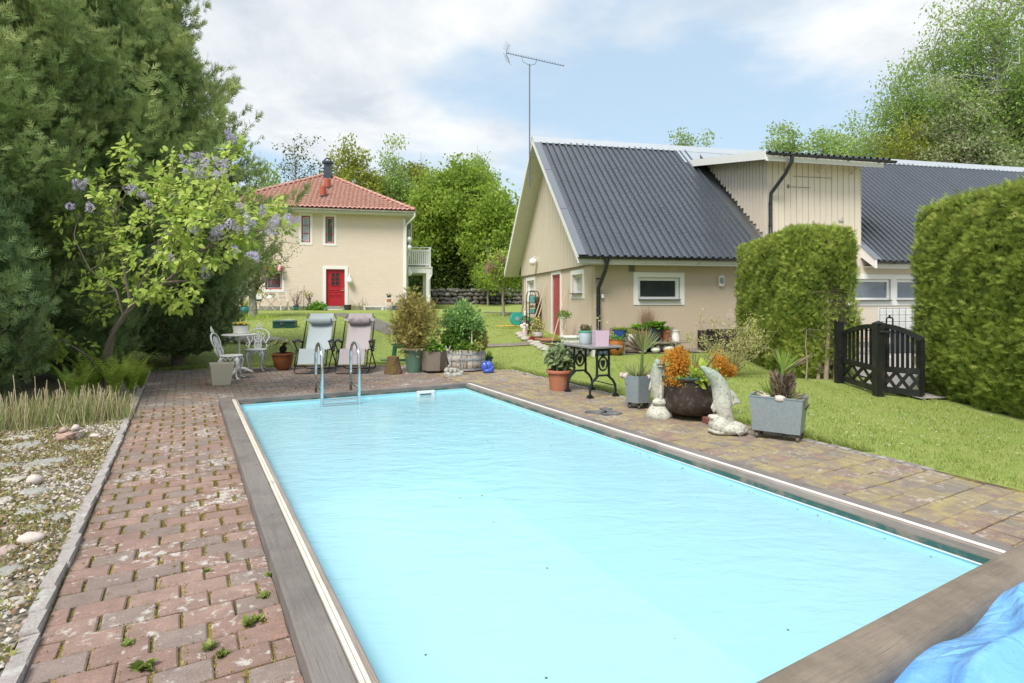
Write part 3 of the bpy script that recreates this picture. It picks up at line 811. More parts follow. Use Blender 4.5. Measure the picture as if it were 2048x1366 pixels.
def frame_boxes(mb, cx, cz, w_, h_, t_, y0, y1):        # rectangular ring, outer size w,h
 d = y1-y0; ym = (y0+y1)/2
 mb.box((cx, ym, cz+h_/2-t_/2), (w_, d, t_)); mb.box((cx, ym, cz-h_/2+t_/2), (w_, d, t_))
 for s in (-1, 1): mb.box((cx+s*(w_/2-t_/2), ym, cz), (t_, d, h_-2*t_))
EANG = math.atan2(.214, .977)
def window(parent, cx, cz, w_, h_, band, reveal, fm, side='front', mull=(1, 1), sill=None, fr_t=.05, gm=None, inner=None, swing=0):
 """opening w,h; white band round it; frame set back by 'reveal'. local x along wall, -y outwards"""
 R = 0 if side == 'front' else -PI/2
 o = bpy.data.objects.new('window', None); COL.objects.link(o); o.parent = parent
 if side == 'front': o.location = (cx, 0, cz)
 else: o.location = (0, cx, cz); o.rotation_euler = (0, 0, R)
 b = MB(); frame_boxes(b, 0, 0, w_+2*band, h_+2*band, band, -.018, .03); b.build('surround', TRIM, o)
 rv = MB(); frame_boxes(rv, 0, 0, w_+.002, h_+.002, .012, .0301, reveal+.02); rv.build('reveal', TRIM, o)
 f = MB(); frame_boxes(f, 0, 0, w_-.03, h_-.03, fr_t, reveal-.03, reveal+.03)
 f.build('frame', fm, o)
 if inner: i = MB(); frame_boxes(i, 0, 0, w_-.03-2*fr_t, h_-.03-2*fr_t, inner[0], reveal-.02, reveal+.02); i.build('sash', inner[1], o)
 iw, ih = w_-.03-2*fr_t, h_-.03-2*fr_t; nx, nz = mull
 for i in range(nx):
  for j in range(nz):
   p = MB(); p.box((-iw/2+iw*(i+.5)/nx, reveal+.012, -ih/2+ih*(j+.5)/nz), (iw/nx-.004, .008, ih/nz-.004)); p.build('pane', gm or GLASS, o)
 for i in range(1, nx):
  p = MB(); p.box((-iw/2+iw*i/nx, reveal-.002, 0), (.03, .03, ih)); p.build('glazing_bar', fm, o)
 for j in range(1, nz):
  p = MB(); p.box((0, reveal-.006, -ih/2+ih*j/nz), (iw, .03, .03)); p.build('glazing_bar', fm, o)
 if sill: p = MB(); p.box((0, reveal/2-.05, -h_/2+.01), (w_-.01, reveal+.09, .022)); p.build('sill', sill, o)
 return o
def corr_sheet(parent, p0, ex, up, Lx, Lu, per=.205, amp=.058, name='roof_sheet', m=None, n0=0):
 """p0: lower-left corner; ex: unit along eave; up: unit up the slope"""
 nrm = Vector(ex).cross(Vector(up)).normalized(); p0 = Vector(p0); ex = Vector(ex); up = Vector(up)
 prof = [(0, 0), (.22, 0), (.34, 1), (.62, 1), (.74, 0)]
 mb = MB(); k = int(round(Lx/per)); P = []; rows = max(2, int(Lu/1.5)+1)
 pts = []
 for i in range(k):
  for a, h in prof: pts.append(((i+a)*per, h*amp))
 pts.append((k*per+.03, 0)); pts = [(min(x, Lx+.02), h) for x, h in pts if x <= Lx+.03]
 for j in range(rows+1):
  for x, h in pts: P.append(p0+ex*x+up*(Lu*j/rows)+nrm*(h+.004*(n0 % 2)))
 m_ = len(pts); mb.add(P, [(j*m_+i, j*m_+i+1, (j+1)*m_+i+1, (j+1)*m_+i) for j in range(rows) for i in range(m_-1)])
 return mb.build(name, m or ROOFM, parent, fix=False)
def gutter(parent, a, b, r=.065, m=None):
 a, b = Vector(a), Vector(b); mb = MB(); d = (b-a).normalized(); side = Vector((-d.y, d.x, 0)); P = []
 for q in (a, b):
  for k in range(9):
   t_ = PI*k/8; P.append(q+side*math.cos(t_)*r+Vector((0, 0, -math.sin(t_)*r)))
  for k in range(8, -1, -1):
   t_ = PI*k/8; P.append(q+side*math.cos(t_)*(r-.008)+Vector((0, 0, -math.sin(t_)*(r-.008))))
 mb.add(P, [(i, (i+1) % 18, 18+(i+1) % 18, 18+i) for i in range(18)]+[tuple(range(18)), tuple(range(35, 17, -1))])
 n = int((b-a).length/1.2)
 for k in range(n+1):
  q = a.lerp(b, (k+.5)/(n+1)); mb.box(q+Vector((0, 0, -.03)), (.03, .15, .075), rz=math.atan2(d.y, d.x))
 return mb.build('gutter', m or BLACKM, parent, smooth=50)
# ---------------------------------------------------------------- garage
G = thing('garage_building', 'long beige outbuilding with steep dark corrugated roof, boarded dormer and red side door', 'outbuilding', (2.14, 14.7, 0), EANG)
LEN = 24.0; DW = 8.1; EZ = 2.54; OV = .45; RZ = 6.71; RY = 4.13
SL = (RZ-EZ)/(RY+OV)
def roofz(y): return EZ+SL*(min(y, 2*RY-y)+OV)
WT = 2.42
# walls
wl = MB(); wall_holes(wl, 0, 4.13, -.3, 2.62, [(1.80-.60, 1.80+.60, 1.47-.02, 2.07-.02)], 0, .25)
fw = wl.build('front_wall', ST_G, G)
def fx(u): k = (u-1024)/FP; return (k*14.7-2.14)/(.977-.214*k)
RW = [(fx(1703), fx(1781)), (fx(1792), fx(1792)+1.15)]
wl = MB(); wall_holes(wl, 4.14, LEN, -.3, 2.62, [(a, b, 1.43, 2.06) for a, b in RW], .004, .25)
lw = wl.build('front_wall', stucco('pale_render', (.62, .54, .45), (.69, .61, .52), (.56, .48, .40)), G); lw['label'] = 'paler rendered wall right of the dormer'
# gable: windows/doors are along local y (x=0 face)
def gwall(holes):
 tmp = MB(); wall_holes(tmp, .25, DW, -.3, 2.40, holes, 0, -.25)
 out_ = MB(); out_.v = [(-y, x, z) for (x, y, z) in tmp.v]; out_.f = tmp.f; return out_
# image positions: near window u~1155, door u~1110, far window u~1060
def gy(u):                                     # local y on the gable for an image column
 k = (u-1024)/FP; return (2.14-k*14.7)/(.977*k+.214)
def gzv(u, v):                                 # height on the gable for a pixel
 y = gy(u); return CAMH-(v-HOR)/FP*(14.7+.977*y)
def fx(u):                                     # local x on the front wall for an image column
 k = (u-1024)/FP; return (k*14.7-2.14)/(.977-.214*k)
def fz(u, v): return CAMH-(v-HOR)/FP*(14.7+.214*fx(u))
NWy = (gy(1166)+gy(1145))/2; NWz = (gzv(1155, 549)+gzv(1155, 588))/2
DRy = (gy(1105)+gy(1121))/2
FWy = (gy(1054.5)+gy(1069))/2; FWz = (gzv(1062, 561)+gzv(1062, 597))/2
NWw, NWh = gy(1145)-gy(1166)-.0, gzv(1155, 549)-gzv(1155, 588)
FWw, FWh = gy(1054.5)-gy(1069), gzv(1062, 561)-gzv(1062, 597)
DRw = gy(1105)-gy(1120.5); DZ0 = .20
holes = [(NWy-NWw/2, NWy+NWw/2, NWz-NWh/2, NWz+NWh/2), (DRy-DRw/2, DRy+DRw/2, DZ0, DZ0+2.06), (FWy-FWw/2, FWy+FWw/2, FWz-FWh/2, FWz+FWh/2)]
gw = gwall(holes).build('side_wall', stucco('sunlit_beige_render', (.555, .445, .345), (.65, .54, .435), (.46, .365, .28), 1.0, .62), G)  # lighter copy of the front render, sunlight on the gable put into its colour
mb = MB(); mb.box((LEN/2, DW-.12, 1.1), (LEN, .25, 2.9)); mb.box((LEN-.12, DW/2, 1.1), (.24, DW-.5, 2.9)); mb.build('rear_wall', ST_G, G)
mb = MB(); mb.box((2.06, -.006, -.02), (4.15, .02, .34)); mb.box((-.004, DW/2, -.0), (.02, DW, .60)); mb.box((14, -.002, .12), (19.6, .02, .26)); mb.build('plinth', CONC, G)
# gable boards
mb = MB(); n = 54; y0, y1 = 0, DW;
mb.prism([(y0-.04, 2.40), (y1+.04, 2.40), (y1+.04, roofz(y1)-.14), (RY, RZ-.16), (y0-.04, roofz(y0)-.14)], -.02, .24, 'x')
mb.build('gable_lining', BOARD, G)
gb = bpy.data.objects.new('gable_cladding', None); COL.objects.link(gb); gb.parent = G
for i in range(n):
 a = y0-.04+(y1+.08-y0)*i/n; b = a+(y1+.08-y0)/n-.018; m_ = (a+b)/2
 h = roofz(m_)-.17; mb = MB(); mb.box((-.028-.006*(i % 2), m_, (2.385+h)/2), (.018, b-a, h-2.385)); mb.build('board', BOARD, gb)
mb = MB(); mb.box((-.035, DW/2, 2.375), (.05, DW+.1, .022)); mb.build('drip_board', plain('dark_joint', (.16, .12, .09), .8), G)
# lower roof edge boxes, soffit and fascia
upv = Vector((0, RY+OV, RZ-EZ)).normalized(); LU = math.hypot(RY+OV, RZ-EZ)
SX0 = -.60
XL = 4.75                                       # left roof runs to the dormer's cheek
k = 0; x = SX0+.12
while x < XL-.05:
 L = min(1.025, XL-x); corr_sheet(G, (x, -OV, EZ), (1, 0, 0), upv, L, LU-.02, n0=k); x += 1.025; k += 1
# right roof
x = 8.16; k = 0
while x < LEN:
 corr_sheet(G, (x, -OV, EZ), (1, 0, 0), upv, 1.025, LU-.02, n0=k); x += 1.025; k += 1
# sheets under the dormer valley (left of cheek) and rear slope
mb = MB(); e = .06
mb.add([(SX0, 2*RY+OV, EZ), (LEN, 2*RY+OV, EZ), (LEN, RY, RZ), (SX0, RY, RZ), (SX0, 2*RY+OV, EZ-e), (LEN, 2*RY+OV, EZ-e), (LEN, RY, RZ-e), (SX0, RY, RZ-e)], [(0, 1, 2, 3), (7, 6, 5, 4), (0, 3, 7, 4), (1, 0, 4, 5), (2, 1, 5, 6)])
mb.build('rear_roof', ROOFM, G)
mb = MB()                                       # boards under the front roof
for (a, b) in ((SX0+.02, 4.9), (8.2, LEN)):
 mb.add([(a, -OV+.02, EZ-.03), (b, -OV+.02, EZ-.03), (b, RY, RZ-.05), (a, RY, RZ-.05), (a, -OV+.02, EZ-.13), (b, -OV+.02, EZ-.13), (b, RY, RZ-.15), (a, RY, RZ-.15)], [(0, 1, 2, 3), (7, 6, 5, 4), (0, 3, 7, 4), (1, 5, 6, 2), (0, 4, 5, 1)])
mb.build('roof_underlay', VERGE, G)
mb = MB(); mb.box((2.15, -OV+.06, EZ-.12), (5.3, .03, .15)); mb.box((16.1, -OV+.06, EZ-.12), (15.8, .03, .15)); mb.build('fascia', VERGE, G)
mb = MB(); mb.box((2.15, -.19, 2.402), (5.3, .47, .02)); mb.box((16.1, -.19, 2.402), (15.8, .47, .02)); mb.build('soffit', VERGE, G)
# verge boards and metal verge strip, left gable
for sgn in (1, -1):
 y_e = -OV if sgn > 0 else 2*RY+OV-.25*0
 A = Vector((SX0, y_e, EZ)); B = Vector((SX0, RY, RZ)); d = (B-A).normalized()
 mb = MB(); dn = Vector((0, 0, -1)); th = .17
 for xx, w_ in ((SX0-.012, .03),):
  P = [A+Vector((-.0, 0, .05)), B+Vector((0, 0, .06)), B+dn*th, A+dn*th]
  P = [Vector((xx, p.y, p.z)) for p in P]+[Vector((xx+w_, p.y, p.z)) for p in P]
  mb.add(P, [(0, 1, 2, 3), (7, 6, 5, 4), (0, 4, 5, 1), (1, 5, 6, 2), (2, 6, 7, 3), (3, 7, 4, 0)])
 mb.build('verge_board', TRIM, G)
 # soffit under the verge overhang
 mb = MB(); P = [Vector((SX0+.02, A.y, A.z-.16)), Vector((SX0+.02, B.y, B.z-.17)), Vector((-.02, B.y, B.z-.17)), Vector((-.02, A.y, A.z-.16))]
 P += [p+Vector((0, 0, .02)) for p in P]; mb.add(P, [(0, 1, 2, 3), (7, 6, 5, 4), (0, 4, 5, 1), (1, 5, 6, 2), (2, 6, 7, 3), (3, 7, 4, 0)])
 mb.build('verge_soffit', VERGE, G)
 if sgn > 0:
  nrm = Vector((0, -d.z, d.y))
  mb = MB(); a0 = A+nrm*.055; b0 = B+nrm*.055
  P = [a0+Vector((-.02, 0, 0)), b0+Vector((-.02, 0, 0)), b0+Vector((.20, 0, 0)), a0+Vector((.20, 0, 0))]
  P += [p-nrm*.012 for p in P]; mb.add(P, [(0, 1, 2, 3), (7, 6, 5, 4), (0, 4, 5, 1), (1, 5, 6, 2), (2, 6, 7, 3), (3, 7, 4, 0)])
  for f_ in (.33, .67):
   q = a0.lerp(b0, f_); mb.box(q+Vector((.09, 0, .004)), (.225, .012, .012))
  mb.build('verge_flashing', plain('verge_strip_metal', (.19, .21, .24), .4, .3, var=.08, bump=.03), G)
# ridge cap
mb = MB(); rp = [(RY-.26, RZ-.26*SL+.075), (RY-.02, RZ+.09), (RY+.02, RZ+.09), (RY+.26, RZ-.26*SL+.075), (RY+.26, RZ-.26*SL+.065), (RY, RZ+.075), (RY-.26, RZ-.26*SL+.065)]
mb.prism(rp, SX0-.02, LEN, 'x'); mb.build('ridge_cap', plain('pale_ridge_metal', (.50, .53, .56), .4, .4, var=.06, bump=.03), G)
gutter(G, (SX0-.02, -OV-.05, EZ-.0), (4.88, -OV-.05, EZ-.0)); gutter(G, (8.18, -OV-.05, EZ-.0), (LEN, -OV-.05, EZ-.0))
# screws
mb = MB(); nrm = Vector((1, 0, 0)).cross(upv).normalized()
for r_ in range(9):
 for i in range(24):
  x = SX0+.12+.205*(i+.49); p = Vector((x, -OV, EZ))+upv*(.25+r_*.68+random.uniform(-.03, .03))+nrm*.05
  if x < XL: mb.box(p, (.011, .011, .012))
mb.build('roof_screws', plain('screw_head', (.09, .10, .11), .5, .5), G, kind='stuff')
# dormer
DX0, DX1 = 5.05, 8.13; DE = 5.38; DS = .172
def dz(y): return DE+DS*(y+.5)
mb = MB(); mb.box(((DX0+DX1)/2, .08, 3.85), (DX1-DX0, .10, 2.95)); mb.build('dormer_wall', BOARD_D, G)
ds = bpy.data.objects.new('dormer_cladding', None); COL.objects.link(ds); ds.parent = G
xs_ = np.linspace(DX0, DX1, 17)
for i in range(16):
 a, b = xs_[i], xs_[i+1]-.022; top = dz(0)-.10
 mb = MB(); mb.box(((a+b)/2, .018-.004*(i % 2), (2.62+top)/2-.0), (b-a, .022, top-2.62)); mb.build('board', BOARD_D, ds)
for i in range(17):
 mb = MB(); mb.box((xs_[i]-.011+(.02 if i == 0 else 0), -.004, (2.62+dz(0)-.1)/2), (.018, .012, dz(0)-.1-2.62)); mb.build('batten', BOARD_D, ds)
# cheek
mb = MB(); ck = [(.03, roofz(.03)-.1), (.03, dz(.03)-.04), (3.3, dz(3.3)-.04), (3.3, roofz(3.3)-.1)]
mb.prism(ck, DX0+.02, DX0+.12, 'x'); mb.build('dormer_cheek', BOARD_D, G)
mb = MB(); mb.prism(ck, DX1-.12, DX1-.01, 'x'); mb.build('dormer_cheek', BOARD_D, G)
for i in range(22):
 y = .05+i*.148; z0 = roofz(y)+.20+(.035 if i % 2 else 0); z1 = dz(y)-.06
 if z1-z0 < .03: break
 mb = MB(); mb.box((DX0+.006, y+.06, (z0+z1)/2), (.022, .122, z1-z0)); mb.build('board', BOARD_D, ds)
# flashing valley beside the cheek
mb = MB(); A = Vector((XL, -OV+.45, roofz(.0)+.02)); B = Vector((XL, 3.5, roofz(3.5)+.02))
P = [A, B, B+Vector((.32, 0, 0)), A+Vector((.32, 0, 0)), A+Vector((.32, 0, .22)), B+Vector((.32, 0, .22))]
mb.add(P, [(0, 1, 2, 3), (3, 2, 5, 4)]); mb.add([(XL, -OV, EZ+.01), (5.02, -OV, EZ+.01), (5.02, .0, roofz(0)+.01), (XL, .0, roofz(0)+.01)], [(0, 1, 2, 3)])
mb.build('valley_flashing', plain('dark_flashing', (.10, .11, .12), .45, .3, var=.15, bump=.05, dirt=(.10, .09, .05), dirt_at=.6), G, fix=False)
# dormer roof
RX0, RX1 = 4.60, 8.62
mb = MB(); P = [(RX0, -.5, DE-.02), (RX1, -.5, DE-.02), (RX1, 3.36, dz(3.36)-.02), (RX0, 3.36, dz(3.36)-.02)]
P += [(x, y, z-.05) for x, y, z in P]; mb.add(P, [(0, 1, 2, 3), (7, 6, 5, 4), (0, 4, 5, 1), (1, 5, 6, 2), (2, 6, 7, 3), (3, 7, 4, 0)]); mb.build('dormer_deck', VERGE, G)
dup_ = Vector((0, 3.86, 3.86*DS)).normalized()
x = RX0+.02
for i in range(4): corr_sheet(G, (x, -.56, DE+.0), (1, 0, 0), dup_, min(1.025, RX1-x), 3.9, n0=i, amp=.05); x += 1.0
mb = MB(); mb.box(((RX0+RX1)/2-.1, -.50, DE-.12), (RX1-RX0-.25, .03, .17)); mb.build('dormer_fascia', TRIM, G)
mb = MB()
P = [(RX0-.01, -.53, DE+.06), (RX0-.01, 3.36, dz(3.36)+.06), (RX0-.01, 3.36, dz(3.36)-.15), (RX0-.01, -.53, DE-.18)]
P += [(x+.03, y, z) for x, y, z in P]; mb.add(P, [(0, 1, 2, 3), (7, 6, 5, 4), (0, 4, 5, 1), (1, 5, 6, 2), (2, 6, 7, 3), (3, 7, 4, 0)])
mb.build('dormer_verge', TRIM, G)
gutter(G, (RX0+.05, -.62, DE-.02), (RX1+.06, -.62, DE-.04))
# flat grey sheets between the dormer roof and the ridge
for i in range(5):
 a = 4.42+i*.82; mb = MB(); q0, q1 = 3.33, RY-.24
 P = [(a, q0, roofz(q0)+.06), (a+.81, q0, roofz(q0)+.06), (a+.81, q1, roofz(q1)+.06), (a, q1, roofz(q1)+.06)]
 P += [(x, y, z-.02) for x, y, z in P]; mb.add(P, [(0, 1, 2, 3), (7, 6, 5, 4), (0, 4, 5, 1), (1, 5, 6, 2), (2, 6, 7, 3), (3, 7, 4, 0)]); mb.build('flat_sheet', GREYM, G)
# brackets, hatch lines and a latch on the dormer front
mb = MB()
for x in (5.6, 6.7, 7.8): mb.beam((x, .0, DE-.32), (x+.0, -.42, DE-.10), .03, .03)
mb.build('bracket', BOARD_D, G)
HL = plain('rusty_hatch_hinge', (.26, .16, .10), .7, .2)
mb = MB(); mb.box((6.5, -.012, 4.92), (1.25, .008, .012)); mb.box((6.05, -.012, 4.62), (.75, .006, .012)); mb.box((5.72, -.014, 4.63), (.05, .012, .10)); mb.build('hatch_hinge', HL, G)
mb = MB(); mb.box((7.45, -.018, 3.72), (.16, .02, .05)); mb.box((7.5, -.018, 3.78), (.03, .02, .08)); mb.build('latch', plain('pale_latch', (.5, .5, .42), .5, .4), G)
# downpipes
mb = MB(); mb.tube([(DX0+.30, -.62, DE-.06), (DX0+.30, -.62, DE-.2), (DX0+.24, -.45, DE-.5), (DX0+.07, -.08, DE-.98), (DX0+.05, -.08, DE-1.25), (DX0+.05, -.08, 3.28), (DX0+.03, -.14, 3.18)], .05, 12)
for z in (4.1, 3.5): mb.tube([(DX0+.05, -.08, z-.02), (DX0+.05, -.08, z+.02)], .058, 12)
mb.build('downpipe', BLACKM, G, smooth=40)
mb = MB(); x = .10; mb.tube([(x+.03, -OV-.05, EZ-.05), (x+.03, -OV-.05, EZ-.18), (x+.02, -OV+.05, EZ-.35), (x-.04, -.10, EZ-.78), (x-.04, -.09, EZ-.95), (x-.04, -.09, .02)], .052, 12)
mb.lathe([(.09, 0), (.055, -.12)], (x+.03, -OV-.05, EZ-.04), 12)
for z in (2.0, 1.2, .5): mb.tube([(x-.04, -.09, z-.02), (x-.04, -.09, z+.02)], .06, 12)
mb.build('downpipe', BLACKM, G, smooth=40)
# right roof's left end: white box end with grey strip
mb = MB(); A = Vector((8.16, -OV-.02, EZ-.19));
P = [(8.12, -OV-.06, EZ-.20), (8.12, .10, roofz(.10)-.28), (8.12, .10, roofz(.1)+.06), (8.12, -OV-.06, EZ+.05)]
P += [(x+.06, y, z) for x, y, z in P]; mb.add(P, [(0, 1, 2, 3), (7, 6, 5, 4), (0, 4, 5, 1), (1, 5, 6, 2), (2, 6, 7, 3), (3, 7, 4, 0)]); mb.build('verge_end', TRIM, G)
mb = MB(); P = [(8.10, -OV-.07, EZ+.055), (8.34, -OV-.07, EZ+.055), (8.34, .2, roofz(.2)+.065), (8.10, .2, roofz(.2)+.065)]
P += [(x, y, z-.012) for x, y, z in P]; mb.add(P, [(0, 1, 2, 3), (7, 6, 5, 4), (0, 4, 5, 1), (1, 5, 6, 2), (2, 6, 7, 3), (3, 7, 4, 0)]); mb.build('verge_flashing', MATS['verge_strip_metal'], G)
# corner board and white door beside the left hedge
mb = MB(); mb.box((4.20, -.03, 1.16), (.12, .06, 2.46)); mb.build('corner_board', TRIM, G)
# windows, door
window(G, 1.80, 1.75, 1.20, .60, .13, .09, TRIM, sill=plain('dark_sill', (.05, .05, .055), .5), fr_t=.07)
window(G, sum(RW[0])/2, 1.745, RW[0][1]-RW[0][0], .63, .14, .07, TRIM, sill=MATS['dark_sill'], fr_t=.07, gm=glass('sky_tinted_window_glass', (.10, .12, .14)))  # grey sky reflection painted into the colour of these panes
rw2 = window(G, sum(RW[1])/2, 1.745, 1.15, .63, .138, .07, TRIM, sill=MATS['dark_sill'], fr_t=.07, gm=MATS['sky_tinted_window_glass']); rw2.location.y = -.004
window(G, NWy, NWz, NWw, NWh, .13, .12, TRIM, 'side', sill=MATS['dark_sill'], fr_t=.06, gm=glass('pale_curtained_glass', (.35, .34, .31)))
window(G, FWy, FWz, FWw, FWh, .12, .12, TRIM, 'side', (2, 2), fr_t=.05, gm=MATS['pale_curtained_glass'])
dr = bpy.data.objects.new('side_door', None); COL.objects.link(dr); dr.parent = G; dr.location = (0, DRy, DZ0); dr.rotation_euler = (0, 0, -PI/2)
mb = MB();
for s in (-1, 1): mb.box((s*(DRw/2+.06), .005, 1.06), (.12, .05, 2.16))
mb.box((0, .005, 2.12), (DRw+.24, .052, .12)); mb.build('door_frame', TRIM, dr)
for i in range(6):
 w_ = DRw/6; mb = MB(); mb.box((-DRw/2+w_*(i+.5), .05, 1.03), (w_-.008, .03, 2.05)); mb.build('door_board', RED2, dr)
mb = MB(); mb.box((0, .085, 1.03), (DRw, .03, 2.05)); mb.build('door_leaf', RED2, dr)
mb = MB(); mb.box((0, .03, 2.03), (DRw, .05, .06)); mb.build('door_head', RED2, dr)
mb = MB(); mb.tube([(DRw/2-.08, .03, 1.0), (DRw/2-.08, -.04, 1.0), (DRw/2-.2, -.04, 1.0)], .01, 6); mb.box((DRw/2-.08, .03, .98), (.04, .01, .18)); mb.build('handle', plain('handle_metal', (.45, .45, .45), .3, .9), dr)
# vent grille, electric box, wall lantern, globe lamp
vt = link('wall_vent', None, G); vt.location = (fx(1263), 0, fz(1263, 537))
mb = MB(); frame_boxes(mb, 0, 0, .20, .20, .02, -.02, .0); mb.build('vent_frame', plain('vent_beige', (.40, .36, .30), .6), vt)
mb = MB(); mb.box((0, -.003, 0), (.16, .006, .16)); mb.build('vent_back', plain('vent_dark', (.08, .075, .07), .7), vt)
for i in range(5): mb = MB(); mb.box((0, -.012, -.062+i*.031), (.158, .012, .006), R=Matrix.Rotation(.5, 3, 'X')); mb.build('vent_slat', MATS['vent_beige'], vt)
eb = link('socket_box', None, G); eb.location = (fx(1204), 0, fz(1204, 593))
mb = MB(); mb.bbox((0, -.03, .02), (.075, .06, .085), .012, R=None); mb.build('box_body', WHITE, eb)
mb = MB(); mb.box((0, -.045, -.03), (.065, .05, .02)); mb.tube([(0, -.03, -.04), (.0, -.03, -.07)], .006, 6); mb.build('box_lid', WHITE_OLD, eb)
ln = link('wall_lantern', None, G); ln.location = (fx(1441), 0, fz(1441, 562))
mb = MB(); mb.ball((0, -.04, .10), .075, 16, 8, sc=(1, .8, .9)); mb.ball((0, -.04, -.10), .075, 16, 8, sc=(1, .8, .9));
for x in (-.07, 0, .07): mb.box((x, -.075 if x == 0 else -.045, 0), (.016, .05, .2))
mb.box((0, -.01, 0), (.15, .02, .3)); mb.build('lantern_body', WHITE, ln, smooth=40)
mb = MB(); mb.lathe([(.062, -.09), (.062, .09)], (0, -.04, 0), 12); mb.build('lantern_glass', plain('lantern_glass', (.25, .27, .28), .1), ln)
gl = link('globe_lamp', None, G); gl.location = (0, gy(1077), gzv(1077, 524))
mb = MB(); mb.ball((-.20, 0, 0), .14, 18, 12); mb.build('lamp_globe', plain('opal_glass', (.8, .79, .75), .25, var=.02, bump=0), gl, smooth=True)
mb = MB(); mb.tube([(-.03, 0, .12), (-.14, 0, .2), (-.20, 0, .14)], .012, 8); mb.box((-.035, 0, .12), (.03, .07, .09)); mb.build('lamp_arm', WHITE, gl)
# antenna
A = thing('tv_antenna', 'thin mast with a long toothed television antenna at the roof gable', 'antenna', (0, 0, 0))
def gl2w(x, y, z): return Vector((2.14+.977*x-.214*y, 14.7+.214*x+.977*y, z))
base = gl2w(-.66, RY+.15, 0); Yb = base.y
mz = lambda v: CAMH-(v-HOR)/FP*Yb
AM = plain('antenna_metal', (.20, .22, .25), .4, .7, bump=0)
mb = MB(); mb.tube([(base.x, base.y, 5.2), (base.x, base.y, mz(128))], .022, 8); mb.build('mast', AM, A)
mb = MB(); mb.box((base.x+.05, base.y, 6.2), (.14, .03, .04)); mb.box((base.x+.05, base.y, 5.5), (.14, .03, .04)); mb.build('mast_bracket', AM, A)
a0 = at(1012, 106, Yb+.25); a1 = at(1128, 132, Yb-.6)
mb = MB(); mb.tube([a0, a1], .014, 6); mb.build('boom', AM, A)
dd = (a1-a0).normalized(); sd_ = dd.cross(Vector((0, 0, 1))).normalized()
el = MB()
for i in range(22):
 q = a0.lerp(a1, .04+.95*i/21); l = .10-.035*i/21; c_ = Vector((0, 0, 1)).cross(sd_)
 el.tube([q-sd_*l*.8+Vector((-.02, 0, .02)), q+Vector((0, 0, .02)), q+sd_*l*.8+Vector((.03, 0, .03))], .007, 4)
el.build('director', AM, A, kind='stuff')
mb = MB()
for z0, z1 in ((.02, .30), (-.02, -.32)):
 mb.tube([a0+Vector((0, 0, z0)), a0+Vector((.10 if z0 > 0 else .12, 0, z1))], .012, 5)
 for k in range(4):
  q = a0+Vector((.025*k, 0, z1*(.3+.23*k))); mb.tube([q-sd_*.22, q+sd_*.22], .006, 4)
mb.build('reflector', AM, A)
am = Vector((base.x, base.y, mz(131)))
mb = MB(); mb.tube([a0.lerp(a1, .28), a0.lerp(a1, .30)+Vector((0, 0, -.16)), am, a0.lerp(a1, .52)+Vector((0, 0, -.14)), a0.lerp(a1, .54)], .009, 5); mb.build('boom_support', AM, A)
# ---------------------------------------------------------------- dwelling house
HG = .90; HX, HY = -5.88, 30.97
Hs = thing('dwelling_house', 'two-storey cream brick house with red tiled hip roof and red front door', 'house', (HX, HY, HG), EANG)
HW = 8.95; HE = 6.22-HG; AP = 8.97-HG
def hx(u): k = (u-1024)/FP; return (k*HY-HX)/(.977-.214*k)
def hz(u, v): return CAMH-(v-HOR)/FP*(HY+.214*hx(u))-HG
dl, drr = hx(652), hx(688.5); ww = {}
holes = []
def hwin(ul, ur, vt_, vb):
 a, b = hx(ul), hx(ur); m_ = (ul+ur)/2; z1, z0 = hz(m_, vt_), hz(m_, vb); holes.append((a, b, z0, z1)); return ((a+b)/2, (z0+z1)/2, b-a, z1-z0)
wA = hwin(602.5, 620.5, 431, 485); wB = hwin(650.5, 668.5, 433, 487); wC = hwin(530.5, 563.5, 537, 579)
D0, D1, DH = hx(652), hx(689.5), hz(670, 539)
mb = MB(); wall_holes(mb, -HW, 0, -.3, HE-.22, holes+[(D0, D1, .06, DH)], 0, .3); mb.build('front_wall', ST_H, Hs)
mb = MB(); mb.box((-.15, HW/2+.15, (HE-.22)/2-.15), (.3, HW-.31, HE+.08)); mb.box((-HW+.15, HW/2+.15, (HE-.22)/2-.15), (.3, HW-.31, HE+.08)); mb.box((-HW/2, HW+.14, (HE-.22)/2-.15), (HW, .3, HE+.08)); mb.build('rear_wall', ST_H, Hs)
mb = MB(); mb.box((-HW/2, .0, -.02), (HW+.04, .05, .50)); mb.build('plinth', CONC, Hs)
mb = MB(); mb.box((.02, -.02, HE/2-.14), (.12, .08, HE-.4)); mb.build('corner_board', TRIM, Hs)
mb = MB(); mb.box((-HW-.02, -.02, HE/2-.14), (.12, .08, HE-.4)); mb.build('corner_board', TRIM, Hs)
GL_SKY = glass('painted_sky_glass', (.28, .33, .38))  # pale sky reflection painted into the pane colour
window(Hs, *wA, .12, .12, RED, mull=(1, 3), fr_t=.055, gm=GL_SKY, inner=(.02, TRIM))
window(Hs, *wB, .12, .12, RED, mull=(1, 3), fr_t=.055, gm=glass('painted_tree_glass', (.06, .10, .08)), inner=(.02, TRIM))  # dark green tree reflection painted into these panes
wc = window(Hs, *wC, .13, .12, RED, mull=(2, 3), fr_t=.055, gm=GLASS, inner=(.02, TRIM))
